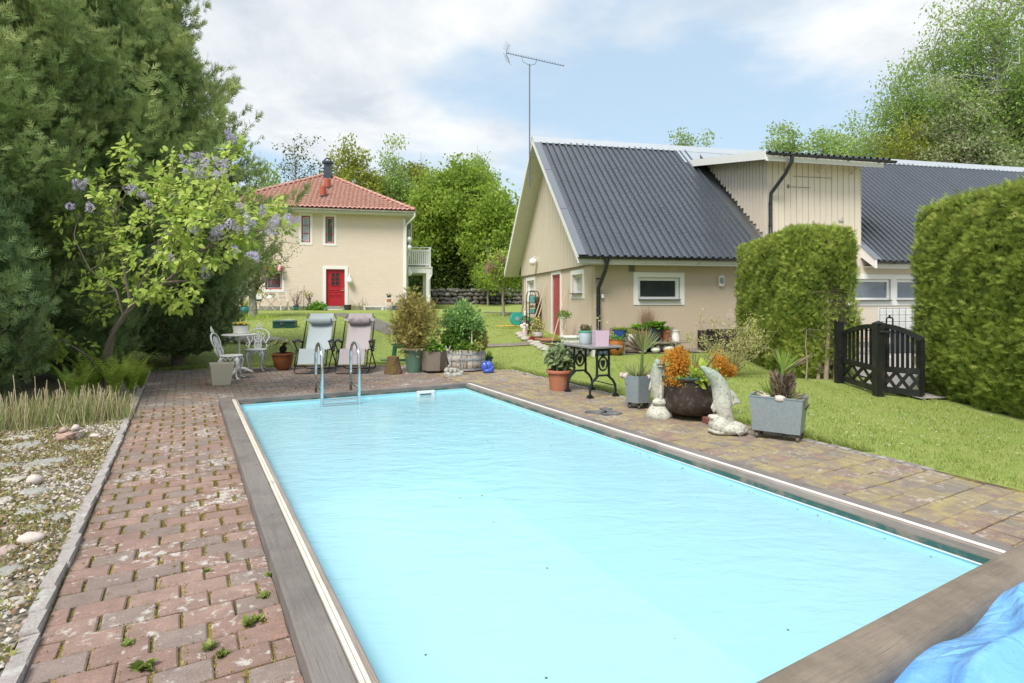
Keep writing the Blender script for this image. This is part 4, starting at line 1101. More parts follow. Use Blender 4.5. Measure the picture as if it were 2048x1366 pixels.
# front door
fd = link('front_door', None, Hs); fd.location = ((D0+D1)/2, 0, .06); dw = D1-D0; dh = DH-.06
mb = MB()
for s in (-1, 1): mb.box((s*(dw/2+.08), -.002, dh/2+.02), (.16, .06, dh+.04))
mb.box((0, -.002, dh+.10), (dw+.32, .062, .15)); mb.box((0, -.05, -.03), (dw+.2, .16, .05)); mb.build('door_frame', TRIM, fd)
mb = MB(); mb.box((0, .12, dh/2), (dw, .05, dh)); mb.build('door_leaf', RED, fd)
wz = dh*.755; wx = -.01; wwd = dw*.43; wh = dh*.31
mb = MB(); frame_boxes(mb, wx, wz, wwd+.06, wh+.06, .035, .072, .094); mb.box((wx, .083, wz), (.025, .02, wh)); mb.box((wx, .081, wz+wh/6), (wwd, .02, .025)); mb.box((wx, .081, wz-wh/6), (wwd, .02, .025)); mb.build('glazing_bars', RED, fd)
for i in range(2):
 for j in range(3): mb = MB(); mb.box((wx+(i-.5)*wwd/2, .09, wz+(j-1)*wh/3), (wwd/2-.03, .006, wh/3-.03)); mb.build('pane', GLASS, fd)
for z, h in ((dh*.49, .07), (dh*.435, .03), (dh*.375, .10), (dh*.325, .03)):
 mb = MB(); mb.bbox((-.01, .088, z), (dw*.68, .02, h), .008); mb.build('door_moulding', RED, fd)
mb = MB(); mb.tube([(dw/2-.09, .09, dh*.475), (dw/2-.09, .05, dh*.475), (dw/2-.22, .05, dh*.475)], .013, 6); mb.box((dw/2-.09, .085, dh*.475), (.045, .02, .07)); mb.ball((dw/2-.09, .08, dh*.53), .022, 8, 6); mb.build('handle', plain('pale_handle', (.6, .6, .58), .3, .5), fd)
mb = MB(); mb.box((-dw/2+.1, .09, .06), (.09, .01, .035)); mb.build('label_plate', WHITE, fd)
dst = link('door_step', None, Hs)
stm = plain('red_brick_step', (.28, .12, .09), .85, var=.3, scale=8, bump=.3)
for i in range(7):
 for j in range(2):
  mb = MB(); mb.bbox(((D0+D1)/2+(i-3)*.19, -.42-.1*0, -.12+j*.075), (.175, .55-.12*j, .065), .008); mb.build('step_brick', stm, dst)
# round vent, lamp
mb = MB(); mb.tube([(hx(628), -.03, hz(628, 434)), (hx(628), .0, hz(628, 434))], .075, 16); mb.build('round_vent', WHITE_OLD, Hs)
mb = MB(); mb.tube([(hx(628), -.036, hz(628, 434)), (hx(628), -.031, hz(628, 434))], .03, 12); mb.build('vent_hole', plain('vent_dark2', (.06, .06, .06), .8), Hs)
dl_ = link('drop_lamp', None, Hs); dl_.location = (hx(699.5), -.2, hz(700, 560))
mb = MB(); mb.lathe([(.02, .32), (.035, .22), (.07, .12), (.13, .02), (.165, -.06), (.15, -.14), (.08, -.19), (.01, -.2)], (0, 0, 0), 20); mb.build('lamp_globe', MATS['opal_glass'], dl_, smooth=True)
mb = MB(); mb.tube([(0, 0, .3), (0, .2, .34)], .015, 6); mb.build('lamp_arm', WHITE, dl_)
# soffit, gutter, downpipe
OVH = .55
mb = MB(); mb.box((-HW/2, HW/2, HE-.20), (HW+2*OVH-.04, HW+2*OVH-.04, .04)); mb.build('soffit', VERGE, Hs)
mb = MB(); frame_boxes(mb, 0, 0, HW+2*OVH, HW+2*OVH, .03, 0, .15)
mb.v = [(-HW/2+x, HW/2+z, HE-.19+y) for (x, y, z) in mb.v]; mb.build('fascia', VERGE, Hs)
gm_ = plain('grey_white_gutter', (.50, .51, .48), .45, .1, bump=.03, dirt=(.33, .32, .25), dirt_at=.6)
gutter(Hs, (-HW-OVH-.02, -OVH-.07, HE-.04), (OVH+.05, -OVH-.07, HE-.04), .07, gm_)
mb = MB(); mb.tube([(OVH-.0, -OVH-.06, HE-.1), (OVH-.0, -OVH-.06, HE-.3), (OVH-.12, -OVH+.05, HE-.42), (.12, -.10, HE-.68), (.10, -.10, HE-.85), (.10, -.10, .05)], .05, 10); mb.build('downpipe', WHITE_OLD, Hs, smooth=40)
# tiled hip roof (stuff geometry per face) and hip tiles
def tile_mat():
 t = NT('clay_roof_tile'); n = t.noise(1.6, 5, .7); f = t.noise(9, 4, .7)
 col = t.mix(n, (.33, .105, .06), (.44, .16, .10)); col = t.mix(t.ramp(f, [(.36, 0.0), (.6, .9)]), col, (.56, .36, .30))  # whitish-pink highlights of the tiles painted in as noise patches
 col = t.mix(t.ramp(t.noise(5, 5, .7), [(.6, 0.0), (.72, .6)]), col, (.30, .17, .06))
 t.pbr(col, .55, 0, t.bump(t.noise(40, 3, .6), .3, .01), .4); return t.m
TILE = tile_mat()
apx = Vector((-HW/2, HW/2, AP)); half = HW/2+OVH
def tile_face(rot, name='roof_tiles'):
 run = half; rise = AP-HE; L = math.hypot(run, rise); per = .235; course = .34; nc = int(L/course)+1
 up = Vector((0, run, rise)).normalized(); nr = Vector((0, -rise, run)).normalized()
 R = Matrix.Rotation(rot, 3, 'Z'); c = Vector((-HW/2, HW/2, 0))
 k = 6; nx = int(2*half/per*k)+1; P = []; F = []
 xs = [(-half+i*per/k) for i in range(nx+1)]
 for j in range(nc):
  for e_ in range(2):
   d0 = min(L, (j+e_)*course+(-.0 if e_ == 0 else .02)); lift = .055 if e_ == 0 else .012
   for i, x in enumerate(xs):
    ph = (i % k)/k; h = [0, .018, .05, .062, .05, .018][i % k]
    p = Vector((x, -half, HE))+up*d0+nr*(lift+h); P.append(R @ p+c)
 m_ = len(xs)
 for j in range(nc):
  lim = half*(1-(j+.55)*course/L)
  for i in range(m_-1):
   if abs((xs[i]+xs[i+1])/2) <= lim+.06:
    r0 = (2*j)*m_; F.append((r0+i, r0+i+1, r0+m_+i+1, r0+m_+i))
    # course step (front lip)
    if j == 0: pass
    rp_ = (2*j-1)*m_ if j else None
    if rp_ is not None: F.append((rp_+i, rp_+i+1, r0+i+1, r0+i))
 me = np_mesh(name, [tuple(p) for p in P], F, TILE); link(name, me, Hs, 'stuff')
for r_ in range(4): tile_face(r_*PI/2)
mb = MB(); mb.add([tuple(Matrix.Rotation(q*PI/2, 3, 'Z') @ Vector((-half, -half, HE-.0))+Vector((-HW/2, HW/2, 0))) for q in range(4)]+[tuple(apx)], [(0, 1, 4), (1, 2, 4), (2, 3, 4), (3, 0, 4), (3, 2, 1, 0)]); mb.build('roof_deck', TILE, Hs)
hipm = MB();
hip = MB(); hip.add([(math.cos(PI*k/6)*.115*(1.0 if e_ == 0 else .82), e_*.40, math.sin(PI*k/6)*.10*(1.12 if e_ == 0 else .85)) for e_ in (0, 1) for k in range(7)], [(k, k+1, 8+k, 7+k) for k in range(6)]+[tuple(range(6, -1, -1))])
hme = hip.mesh('ridge_tile', TILE, smooth=30)
for q in range(4):
 cn = Matrix.Rotation(q*PI/2, 3, 'Z') @ Vector((half, -half, 0))+Vector((-HW/2, HW/2, HE)); d = (apx-cn); n_ = int(d.length/.37)
 for i in range(n_):
  o = link('ridge_tile', hme, Hs); y_ = d.normalized(); x_ = y_.cross(Vector((0, 0, 1))).normalized(); z_ = x_.cross(y_)
  o.matrix_local = Matrix.Translation(cn+d*(i/n_)+z_*.07) @ Matrix((x_, y_, z_)).transposed().to_4x4()
# chimney, pipes
chm = plain('slate_grey_metal', (.065, .075, .088), .4, .3, bump=.03)
ch = link('chimney', None, Hs); ch.location = (apx.x+.12, apx.y-.5, AP)
mb = MB(); mb.lathe([(.29, -.5), (.29, .62)], (0, 0, 0), 4, rot=PI/4); mb.lathe([(.33, .60), (.33, .72)], (0, 0, 0), 20); mb.box((0, 0, .68), (.5, .5, .12)); mb.build('chimney_stack', chm, ch)
mb = MB(); mb.tube([(.19*math.cos(a), 0, .74+.19*math.sin(a)) for a in np.linspace(0, PI, 12)], .045, 6); mb.build('chimney_cowl', chm, ch)
def slope_pt(u, v):   # point on the front roof slope
 best = None
 for i in range(400):
  y = -OVH+half*i/400; z = HE+(AP-HE)*(y+OVH)/half
  k = (u-1024)/FP; x = (k*(HY+.977*y)-HX+.214*y)/(.977-.214*k)
  Yw = HY+.214*x+.977*y; vv = HOR+(CAMH-z-HG)*FP/Yw
  if best is None or abs(vv-v) < best[0]: best = (abs(vv-v), x, y, z)
 return Vector(best[1:])
PIPE = plain('red_vent_pipe', (.42, .09, .05), .5, bump=.03)
for (u, v, h) in ((646, 393, .55), (655, 376, .50)):
 p = slope_pt(u, v+1); o = link('vent_pipe', None, Hs); o.location = p
 mb = MB(); mb.lathe([(.17, -.1), (.17, h), (.14, h+.02), (.14, h+.05)], (0, 0, 0), 14); mb.build('pipe_body', PIPE, o, smooth=40)
 mb = MB(); mb.lathe([(.25, -.02), (.18, .07)], (0, 0, 0), 12); mb.build('pipe_flashing', BLACKM, o)
# balcony at the right side
bx0, bx1 = .10, 1.52; by0, by1 = .9, 4.2
Yq = HY+.977*by0+.2; zf = CAMH-(540-HOR)/FP*Yq-HG
mb = MB(); mb.box(((bx0+bx1)/2, (by0+by1)/2, zf-.02), (bx1-bx0, by1-by0, .30)); mb.box(((bx0+bx1)/2+.03, (by0+by1)/2, zf+.16), (bx1-bx0+.12, by1-by0+.1, .05)); mb.build('balcony_floor', TRIM, Hs)
rl = link('balcony_railing', None, Hs)
zt = zf+.20
for (x, y) in ((bx0+.06, by0+.05), (bx1-.05, by0+.05), (bx1-.05, by1-.05)):
 mb = MB(); mb.box((x, y, zt+.52), (.09, .09, 1.06)); mb.build('railing_post', TRIM, rl)
for z, h in ((zt+1.07, .045), (zt+.90, .11), (zt+.10, .07)):
 mb = MB(); mb.box(((bx0+bx1)/2, by0+.05, z), (bx1-bx0+(.06 if h < .05 else -.1), .06, h)); mb.build('rail', TRIM, rl)
 mb = MB(); mb.box((bx1-.05, (by0+by1)/2, z), (.06, by1-by0-.1, h)); mb.build('rail', TRIM, rl)
bal = MB(); bal.box((0, 0, 0), (.075, .022, .80)); bme = bal.mesh('baluster', TRIM)
for i in range(11): o = link('baluster', bme, rl); o.location = (bx0+.17+i*(bx1-bx0-.32)/10, by0+.05, zt+.48)
for i in range(24): o = link('baluster', bme, rl); o.location = (bx1-.05, by0+.2+i*.13, zt+.48); o.rotation_euler = (0, 0, PI/2)
mb = MB(); mb.box((bx1-.14, by0+.12, (zf-.17)/2), (.24, .24, zf-.17)); mb.build('balcony_column', TRIM, Hs)
mb = MB(); mb.box((bx1-.14, by1-.12, (zf-.17)/2), (.24, .24, zf-.17)); mb.build('balcony_column', TRIM, Hs)
mb = MB(); mb.tube([(bx1+.05, by0, zf+.1), (bx1+.05, by0, zf-.25), (bx1-.12, by0-.1, zf-.55), (bx1-.12, by0-.1, zf-1.2)], .04, 8); mb.build('balcony_downpipe', WHITE_OLD, Hs)
# bay with grey siding behind, lamps on the corner
mb = MB(); mb.box((.24, 4.8, HE-.85), (.48, 3.4, 1.35)); mb.build('side_bay', plain('grey_siding', (.30, .30, .28), .7, var=.15), Hs)
mb = MB(); mb.tube([(.5, 3.05, HE-.2), (.5, 3.05, HE-1.3), (.35, 3.02, HE-1.55)], .045, 8); mb.build('downpipe', WHITE_OLD, Hs)
for (z, nm) in ((HE-1.45, 'a'), (HE-1.9, 'b')):
 mb = MB(); mb.ball((.28, .12, z), .15, 14, 10); mb.build('lamp_globe', MATS['opal_glass'], Hs, smooth=True)
mb = MB(); mb.tube([(.28, .12, HE-.9), (.28, .12, HE-2.4)], .02, 6); mb.build('lamp_chain', WHITE_OLD, Hs)
mb = MB(); mb.lathe([(.02, .3), (.06, .2), (.13, .05), (.16, -.05), (.12, -.14), (.02, -.18)], (.30, .5, 2.05), 14); mb.build('lamp_globe', MATS['opal_glass'], Hs, smooth=True)
mb = MB(); mb.box((.22, .6, 1.9), (.05, .05, 2.2)); mb.build('veranda_post', TRIM, Hs)
# striped awning over the lower window
aw = link('window_awning', None, Hs); aw.location = (wC[0], 0, wC[1]+wC[3]/2)
for i in range(9):
 w_ = (wC[2]+.16)/9; mb = MB(); x = -(wC[2]+.16)/2+w_*i; zz0 = .10
 mb.add([(x, -.03, zz0+.05), (x+w_, -.03, zz0+.05), (x+w_, -.35, zz0-.10), (x, -.35, zz0-.10), (x, -.36, zz0-.22), (x+w_, -.36, zz0-.22)], [(0, 1, 2, 3), (3, 2, 5, 4)])
 mb.build('awning_stripe', RED if i % 2 == 0 else TRIM, aw, fix=False)
for s in (-1, 1): mb = MB(); mb.tube([(s*(wC[2]/2+.1), -.35, -.0), (s*(wC[2]/2+.1), -.02, -.6)], .012, 5); mb.build('awning_arm', plain('dark_arm', (.1, .1, .1), .5), aw)
# ================================================================ vegetation
BARK = plain('grey_brown_bark', (.20, .165, .13), .9, var=.4, scale=9, bump=.6, bscale=40)
BARK_D = plain('dark_bark', (.085, .07, .055), .9, var=.4, scale=9, bump=.6, bscale=40)
BIRCH = plain('birch_bark', (.46, .44, .40), .8, var=.3, scale=7, bump=.3, dirt=(.08, .07, .06), dirt_at=.58, dscale=9)
CYP = foliage('cypress_green', [(.045, .085, .032), (.11, .19, .058), (.21, .31, .09), (.34, .41, .14), (.46, .47, .22)], .6, .3, .50, .9)
CYP_B = foliage('blue_cypress_green', [(.05, .09, .042), (.11, .18, .070), (.19, .28, .10), (.31, .37, .15)], .6, .3, .5, .9)
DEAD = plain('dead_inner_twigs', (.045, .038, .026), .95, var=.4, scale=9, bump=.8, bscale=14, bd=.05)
def tube_np(paths, rads, n=5):
 """many polylines -> one mesh (verts, quads)"""
 V = []; F = []; b = 0
 for pts, r in zip(paths, rads):
  pts = np.asarray(pts, float); m = len(pts)
  d = np.gradient(pts, axis=0); d = unit(d)
  ref = np.array([.3, .9, .2]); x = unit(np.cross(d, ref)); y = np.cross(d, x)
  a = np.arange(n)*2*PI/n
  ring = pts[:, None, :]+np.asarray(r)[:, None, None]*(np.cos(a)[None, :, None]*x[:, None, :]+np.sin(a)[None, :, None]*y[:, None, :])
  V.append(ring.reshape(-1, 3)); i, k = np.meshgrid(np.arange(m-1), np.arange(n), indexing='ij'); k2 = (k+1) % n
  F.append(np.stack([b+i*n+k, b+i*n+k2, b+(i+1)*n+k2, b+(i+1)*n+k], -1).reshape(-1, 4)); b += m*n
 return np.concatenate(V), np.concatenate(F)
def tubes(name, paths, rads, m, parent, n=5, kind=None):
 V, F = tube_np(paths, rads, n); return link(name, np_mesh(name, V, F, m, smooth=True), parent, kind)
def bez(a, b, c, n):
 t = np.linspace(0, 1, n)[:, None]; a, b, c = map(lambda q: np.asarray(q, float), (a, b, c))
 return (1-t)**2*a+2*t*(1-t)*b+t*t*c
# ---------------------------------------------------------------- tall cypress trees, left
def cypress(name, label, loc, H, prof, nb, mat_, seed, tip=.30, up=.55, spray=.12, core=.48, feather=1.0, group=None):
 rs = np.random.RandomState(seed); root = thing(name, label, 'tree', loc, group=group)
 zs_ = np.array([p[0] for p in prof]); rr = np.array([p[1] for p in prof])
 R = lambda z: np.interp(z, zs_, rr)
 tubes('trunk', [np.array([(0, 0, -.1), (.03, .02, H*.4), (-.02, 0, H*.9)])], [np.array([.14, .09, .02])], BARK, root, 8)
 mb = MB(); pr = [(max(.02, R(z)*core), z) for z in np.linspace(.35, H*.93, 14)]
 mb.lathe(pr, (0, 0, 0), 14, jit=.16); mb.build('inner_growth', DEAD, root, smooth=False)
 P = []; D = []; U = []; S = []; paths = []; rads = []; TN = []
 for i in range(nb):
  z0 = H*rs.rand()**.85*.97; a = rs.rand()*2*PI if rs.rand() < .3 else math.atan2(-loc[1], -loc[0])+rs.normal(0, 1.0)
  Rm = R(min(H, z0*1.06+.15))*(1+.16*math.sin(a*3+z0*2+seed)+.1*math.sin(a*5-z0*3))
  L = Rm*rs.uniform(.78, 1.06)*(1+(rs.rand() < .12)*rs.uniform(.05, .28)*feather)
  o_ = np.array([math.cos(a), math.sin(a), 0]); rise = L*up*rs.uniform(.5, 1.2)
  st = np.array([0, 0, z0-rise*.7]);
  pts = bez(st, st+o_*L*.55+np.array([0, 0, rise*.25]), st+o_*L+np.array([0, 0, rise]), 9)
  if st[2] < .1: pts[:, 2] += .1-st[2]
  if rs.rand() < .35: paths.append(pts[3:]); rads.append(np.linspace(.016, .003, 6))
  m = int(16+L*16); tt = np.sort(.42+.58*rs.rand(m)**.75)
  idx = tt*8; i0 = np.clip(idx.astype(int), 0, 7); f = (idx-i0)[:, None]; q = pts[i0]*(1-f)+pts[i0+1]*f
  dr_ = unit(pts[i0+1]-pts[i0]); side = unit(np.cross(dr_, np.array([0, 0, 1.])))*rs.choice([-1, 1], m)[:, None]
  w_ = (1.06-tt)[:, None]*tip*2.2
  P.append(q+side*w_*rs.rand(m, 1)*.5+rs.normal(0, .03, (m, 3)));
  dd = dr_*.45+side*rs.uniform(.2, .9, (m, 1))+np.array([0, 0, 1])*rs.uniform(-.25, .9, (m, 1)); D.append(dd)
  TN.append(rs.normal(0, .2)+.95*(tt-.80)); U.append(np.tile(o_*1.0+np.array([0, 0, .35]), (m, 1))); S.append(spray*rs.uniform(.7, 1.5, m))  # inner sprays darker, tips lighter: shade between branches put into the leaf tone
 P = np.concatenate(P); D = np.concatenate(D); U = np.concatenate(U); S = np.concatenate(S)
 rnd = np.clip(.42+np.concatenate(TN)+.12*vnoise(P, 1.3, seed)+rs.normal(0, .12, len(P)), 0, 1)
 ok = P[:, 2] > .03
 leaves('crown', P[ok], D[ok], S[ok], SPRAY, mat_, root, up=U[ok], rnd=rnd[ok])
 tubes('branch', paths, rads, BARK, root, 4, kind='stuff')
 return root
cypress('cypress_tree', 'tallest dark green cypress behind the patio corner, branches feathering into the sky', (-9.0, 12.9, 0), 11.2,
  [(0, 2.0), (.5, 2.35), (1.8, 2.75), (2.8, 3.0), (4, 2.95), (5.2, 2.75), (6.2, 2.3), (8, 1.6), (9.5, 1.0), (11.2, .1)], 2000, CYP, 3, spray=.175, tip=.34, feather=1.8)
cypress('cypress_tree', 'dense cypress rising behind the lilac shrub', (-9.1, 10.4, 0), 9.6,
  [(0, 1.2), (1, 1.7), (3, 2.1), (5, 2.2), (7, 1.9), (8.5, 1.2), (9.6, .1)], 1350, CYP, 5, spray=.15, feather=1.2)
cypress('cypress_tree', 'cypress with a bare reddish trunk line near the left picture edge', (-8.3, 8.5, 0), 8.6,
  [(0, 1.1), (1, 1.35), (3, 1.7), (5, 1.75), (6.5, 1.4), (8.6, .1)], 1250, CYP, 8, spray=.125, feather=1.1)
cypress('cypress_shrub', 'blue-green clipped cypress at the corner of the patio with a browned patch', (-7.35, 12.5, 0), 3.3,
  [(0, .9), (.3, 1.12), (1.2, 1.25), (2.4, 1.12), (3.0, .8), (3.3, .2)], 800, CYP_B, 12, spray=.12, tip=.2, up=.9, core=.6, feather=.5)
cypress('cypress_shrub', 'low dark cypress filling the gap behind the fern', (-7.9, 10.2, 0), 3.0,
  [(0, .9), (.4, 1.2), (1.4, 1.35), (2.4, .9), (3.0, .1)], 650, CYP_B, 15, spray=.14, tip=.24, up=.8, core=.55, feather=.6)
cypress('cypress_shrub', 'dark cypress growth at the far left picture edge', (-6.9, 6.9, 0), 3.8,
  [(0, .7), (.4, .95), (1.4, 1.05), (2.6, .85), (3.8, .1)], 650, CYP_B, 18, spray=.12, tip=.2, up=.8, core=.55, feather=.6)
BRN = foliage('browned_cypress', [(.07, .04, .02), (.13, .075, .035), (.10, .08, .035)], .8, .1)
n = 1100; a = np.random.uniform(-1.75, -.6, n); z = np.random.rand(n)*1.35+.5
P = np.stack([-7.35+1.20*np.cos(a)+.03, 12.5+1.20*np.sin(a), z], 1); keep = np.abs((a+.95)*1.3+.25*vnoise(P, 3, 2)) < .55; P = P[keep]
props(leaves('browned_sprays', P, np.stack([np.cos(a[keep]), np.sin(a[keep]), .6+0*a[keep]], 1), .08, SPRAY, BRN, up=None), 'reddish brown dead sprays on the clipped cypress', 'foliage')
# ---------------------------------------------------------------- lilac
LIL = foliage('lilac_leaf', [(.08, .17, .03), (.20, .33, .05), (.40, .52, .09), (.58, .63, .20)], .5, .35, .35, 1.6)
LILF = foliage('lilac_blossom', [(.26, .20, .44), (.46, .38, .62), (.63, .54, .74), (.74, .66, .80)], .7, .3, .1)
def lilac():
 rs = np.random.RandomState(21); base = gp(210, 792); base.z = 0; Y0 = base.y-.1; base.y = Y0
 root = thing('lilac_shrub', 'leaning lilac shrub with lime green leaves and pale purple flower clusters', 'shrub', tuple(base))
 T = lambda u, v, y: np.array(at(u, v, y)-base)
 trunk = [T(208, 775, Y0), T(225, 665, Y0-.05), T(262, 612, Y0-.1), T(330, 565, Y0-.1), T(405, 500, Y0-.15), T(470, 455, Y0-.2)]
 paths = [np.array(trunk), np.array([T(208, 775, Y0), T(212, 690, Y0-.2), T(246, 630, Y0-.3), T(232, 580, Y0-.3), T(180, 540, Y0-.35), T(150, 480, Y0-.4)]),
             np.array([T(330, 565, Y0-.1), T(400, 560, Y0-.2), T(450, 530, Y0-.4)]), np.array([T(262, 612, Y0-.1), T(240, 500, Y0-.1), T(228, 430, Y0-.2), T(262, 370, Y0-.2)]),
             np.array([T(262, 612, Y0), T(320, 480, Y0+.2), T(370, 390, Y0+.2), T(420, 320, Y0+.1)]), np.array([T(405, 500, Y0-.15), T(480, 470, Y0-.2), T(560, 452, Y0-.3)]),
             np.array([T(320, 480, Y0+.2), T(410, 420, Y0), T(460, 330, Y0), T(470, 280, Y0)]), np.array([T(208, 775, Y0), T(180, 715, Y0-.3), T(125, 680, Y0-.5), T(90, 690, Y0-.6)])]
 rads = [np.linspace(.045, .014, len(p)) if i == 0 else np.linspace(.022, .006, len(p)) for i, p in enumerate(paths)]
 # leaf clumps (u, v, radius px, count)
 C = [(265, 330, 26, 22), (190, 375, 30, 26), (160, 430, 34, 34), (235, 400, 40, 50), (300, 370, 34, 30), (345, 345, 34, 40), (405, 330, 42, 46), (440, 390, 50, 70), (330, 420, 48, 70),
         (300, 450, 55, 90), (400, 440, 60, 120), (360, 480, 58, 110), (455, 450, 55, 110), (490, 440, 45, 70), (540, 440, 32, 40), (560, 425, 20, 16), (205, 520, 40, 50), (250, 495, 22, 18), (300, 550, 36, 40),
         (340, 520, 40, 50), (405, 500, 44, 70), (440, 492, 26, 24), (185, 590, 28, 30), (240, 600, 40, 50), (285, 600, 30, 30), (320, 570, 28, 24), (375, 585, 32, 34), (215, 440, 18, 12), (465, 300, 26, 30),
         (130, 670, 26, 22), (80, 695, 22, 14), (105, 700, 20, 12), (390, 540, 34, 34), (420, 370, 40, 50), (480, 400, 40, 40), (470, 465, 26, 22), (500, 458, 20, 12), (350, 610, 22, 16)]
 P = []; D = []; tw = []; tr = []
 nodes = np.concatenate(paths)
 for (u, v, r, n_) in C:
  y = Y0+rs.uniform(-.55, .35); c = T(u, v, y); R_ = r/FP*y
  # twig from nearest branch node
  k = nodes[np.argmin(np.linalg.norm(nodes-c, axis=1))]
  tw.append(bez(k, (k+c)/2+rs.normal(0, .05, 3), c, 5)); tr.append(np.linspace(.008, .003, 5))
  for _ in range(max(3, n_//7)):
   e = c+rs.normal(0, 1, 3)*R_*np.array([.75, .9, .75]); tw.append(bez(c, (c+e)/2+[0, 0, .03], e, 4)); tr.append(np.linspace(.004, .0015, 4))
   m = 17
   q = e+rs.normal(0, .048, (m, 3)); P.append(q); dd = (q-e)*6+rs.normal(0, .35, (m, 3))+[0, 0, -.12]+(e-c)*.8; D.append(dd)
 P = np.concatenate(P); D = np.concatenate(D); N_ = len(P)
 tubes('branch', paths, rads, BARK, root, 6); tubes('twigs', tw, tr, BARK, root, 4, kind='stuff')
 o = rs.permutation(N_); V = np.array(base)
 near = o[:300]; rest = o[300:]
 up = np.tile([-.3, -.5, .9], (N_, 1))
 rnd = np.clip(.55+.3*vnoise(P, 1.6, 4)+rs.normal(0, .2, N_), 0, 1)
 leaves('leaves', P[rest], D[rest], rs.uniform(.065, .115, len(rest)), LEAF, LIL, root, up=up[rest], rnd=rnd[rest])
 variants = []
 for k in range(10):
  Vv, Ff = scatter_np(np.zeros((1, 3)), np.array([[1., 0, 0]]), [1.0], LEAF, up=np.array([[0, 0, 1.]]))
  variants.append(np_mesh('leaf', Vv, Ff, LIL, np.full(7, .35+.06*k)))
 for j in near:
  d = Vector(D[j]).normalized(); y_ = Vector(up[j]+rs.normal(0, .3, 3)).cross(d).normalized(); z_ = d.cross(y_); s_ = rs.uniform(.075, .125)
  ob = link('leaf', variants[rs.randint(10)], root); ob.matrix_local = Matrix.Translation(Vector(P[j])) @ (Matrix((d, y_, z_)).transposed()*s_).to_4x4()
 F_ = [(262, 328), (154, 372), (166, 368), (280, 385), (287, 395), (302, 412), (140, 412), (180, 415), (258, 378), (372, 348), (400, 310), (410, 325), (396, 340), (436, 325), (450, 330), (430, 350), (447, 347), (404, 350), (370, 322), (384, 322),
          (384, 455), (392, 463), (330, 510), (340, 516), (410, 547), (428, 465), (436, 458), (425, 475), (415, 450), (440, 470), (470, 450), (476, 460), (498, 440), (505, 448), (495, 462), (550, 440), (545, 446), (575, 435), (585, 440), (545, 462), (508, 510), (512, 515), (470, 278), (460, 272), (483, 414), (525, 424), (455, 452), (330, 472), (350, 400), (470, 500)]
 for (u, v) in F_:
  y = Y0+rs.uniform(-.95, -.45); c = T(u, v, y); L = rs.uniform(.10, .19); m = 110
  ax = unit(np.array([[rs.normal(0, .6), rs.normal(0, .3)-.2, rs.uniform(-.2, .9)]]))[0]
  t_ = rs.rand(m)**.8; rad = .042*(1-.8*t_)+.008; th = rs.rand(m)*6.28
  b1 = unit(np.cross(ax, [[.1, .2, 1]]))[0]; b2 = np.cross(ax, b1); o_ = b1*np.cos(th)[:, None]+b2*np.sin(th)[:, None]
  q = ax*(t_*L-L*.4)[:, None]+o_*(rad*rs.uniform(.5, 1.1, m))[:, None]
  ob = leaves('flower_cluster', q, o_+rs.normal(0, .4, (m, 3)), .024, DIAMOND, LILF, root, rnd=np.clip(rs.normal(rs.uniform(.3, .75), .2, m), 0, 1), kind=None); ob.location = c
lilac()
# ---------------------------------------------------------------- fern, reeds, bed plants
FERN = foliage('fern_green', [(.24, .36, .05), (.38, .50, .08), (.52, .62, .15)], .6, .4, .3)
def ferns():
 rs = np.random.RandomState(4)
 for (u, v, h, nf) in [(150, 815, .62, 26), (185, 800, .72, 30), (228, 800, .74, 30), (262, 790, .64, 28), (282, 780, .48, 22)]:
  c = gp(u, v); root = thing('fern', {150: 'yellow-green fern leftmost of the fern clump', 185: 'tall fern second from the left in the clump', 228: 'tall fern in the middle of the clump behind the reeds', 262: 'fern second from the right edge of the clump', 282: 'low fern spilling onto the brick path'}[u], 'fern', (c.x, c.y, 0), group='ferns under the cypress')
  P = []; D = []; S = []; U = []; paths = []; rads = []
  for i in range(nf):
   a = rs.rand()*2*PI; L = h*rs.uniform(.8, 1.25); out_ = np.array([math.cos(a), math.sin(a), 0])
   pts = bez([0, 0, 0], out_*L*.12+[0, 0, L*.7], out_*L*.55+np.array([0, 0, L*rs.uniform(.8, 1.0)]), 12)
   paths.append(pts); rads.append(np.linspace(.003, .001, 12))
   for k in range(26):
    t_ = .12+.86*k/26; i0 = min(10, int(t_*11)); f = t_*11-i0; q = pts[i0]*(1-f)+pts[i0+1]*f; d = unit((pts[i0+1]-pts[i0])[None])[0]
    s_ = unit(np.cross(d, [[0, 0, 1.]]))[0]; w_ = math.sin(min(1, t_*1.25)*PI)**.6*(1.05-t_)*1.0+.12
    for sg in (-1, 1): P.append(q); D.append(s_*sg+d*.35+[0, 0, -.1]); S.append(.095*w_); U.append(np.cross(s_, d)+[0, -.3, .2])
  tubes('stem', paths, rads, FERN, root, 3, kind=None)
  leaves('frond', np.array(P), np.array(D), np.array(S), BLADE_W, FERN, root, up=np.array(U))
BLADE_W = (np.array([(0, .14, 0), (0, -.14, 0), (.55, .11, .02), (.55, -.11, .02), (1, 0, -.05)]), np.array([(0, 1, 3), (0, 3, 2), (2, 3, 4)]))
ferns()
REED = foliage('reed_leaf', [(.13, .22, .05), (.26, .35, .10), (.42, .44, .20), (.52, .48, .28)], .7, .25, .15)
STRAW = foliage('dry_reed_stem', [(.42, .33, .19), (.55, .45, .28), (.64, .54, .38)], .8, .1, .1)
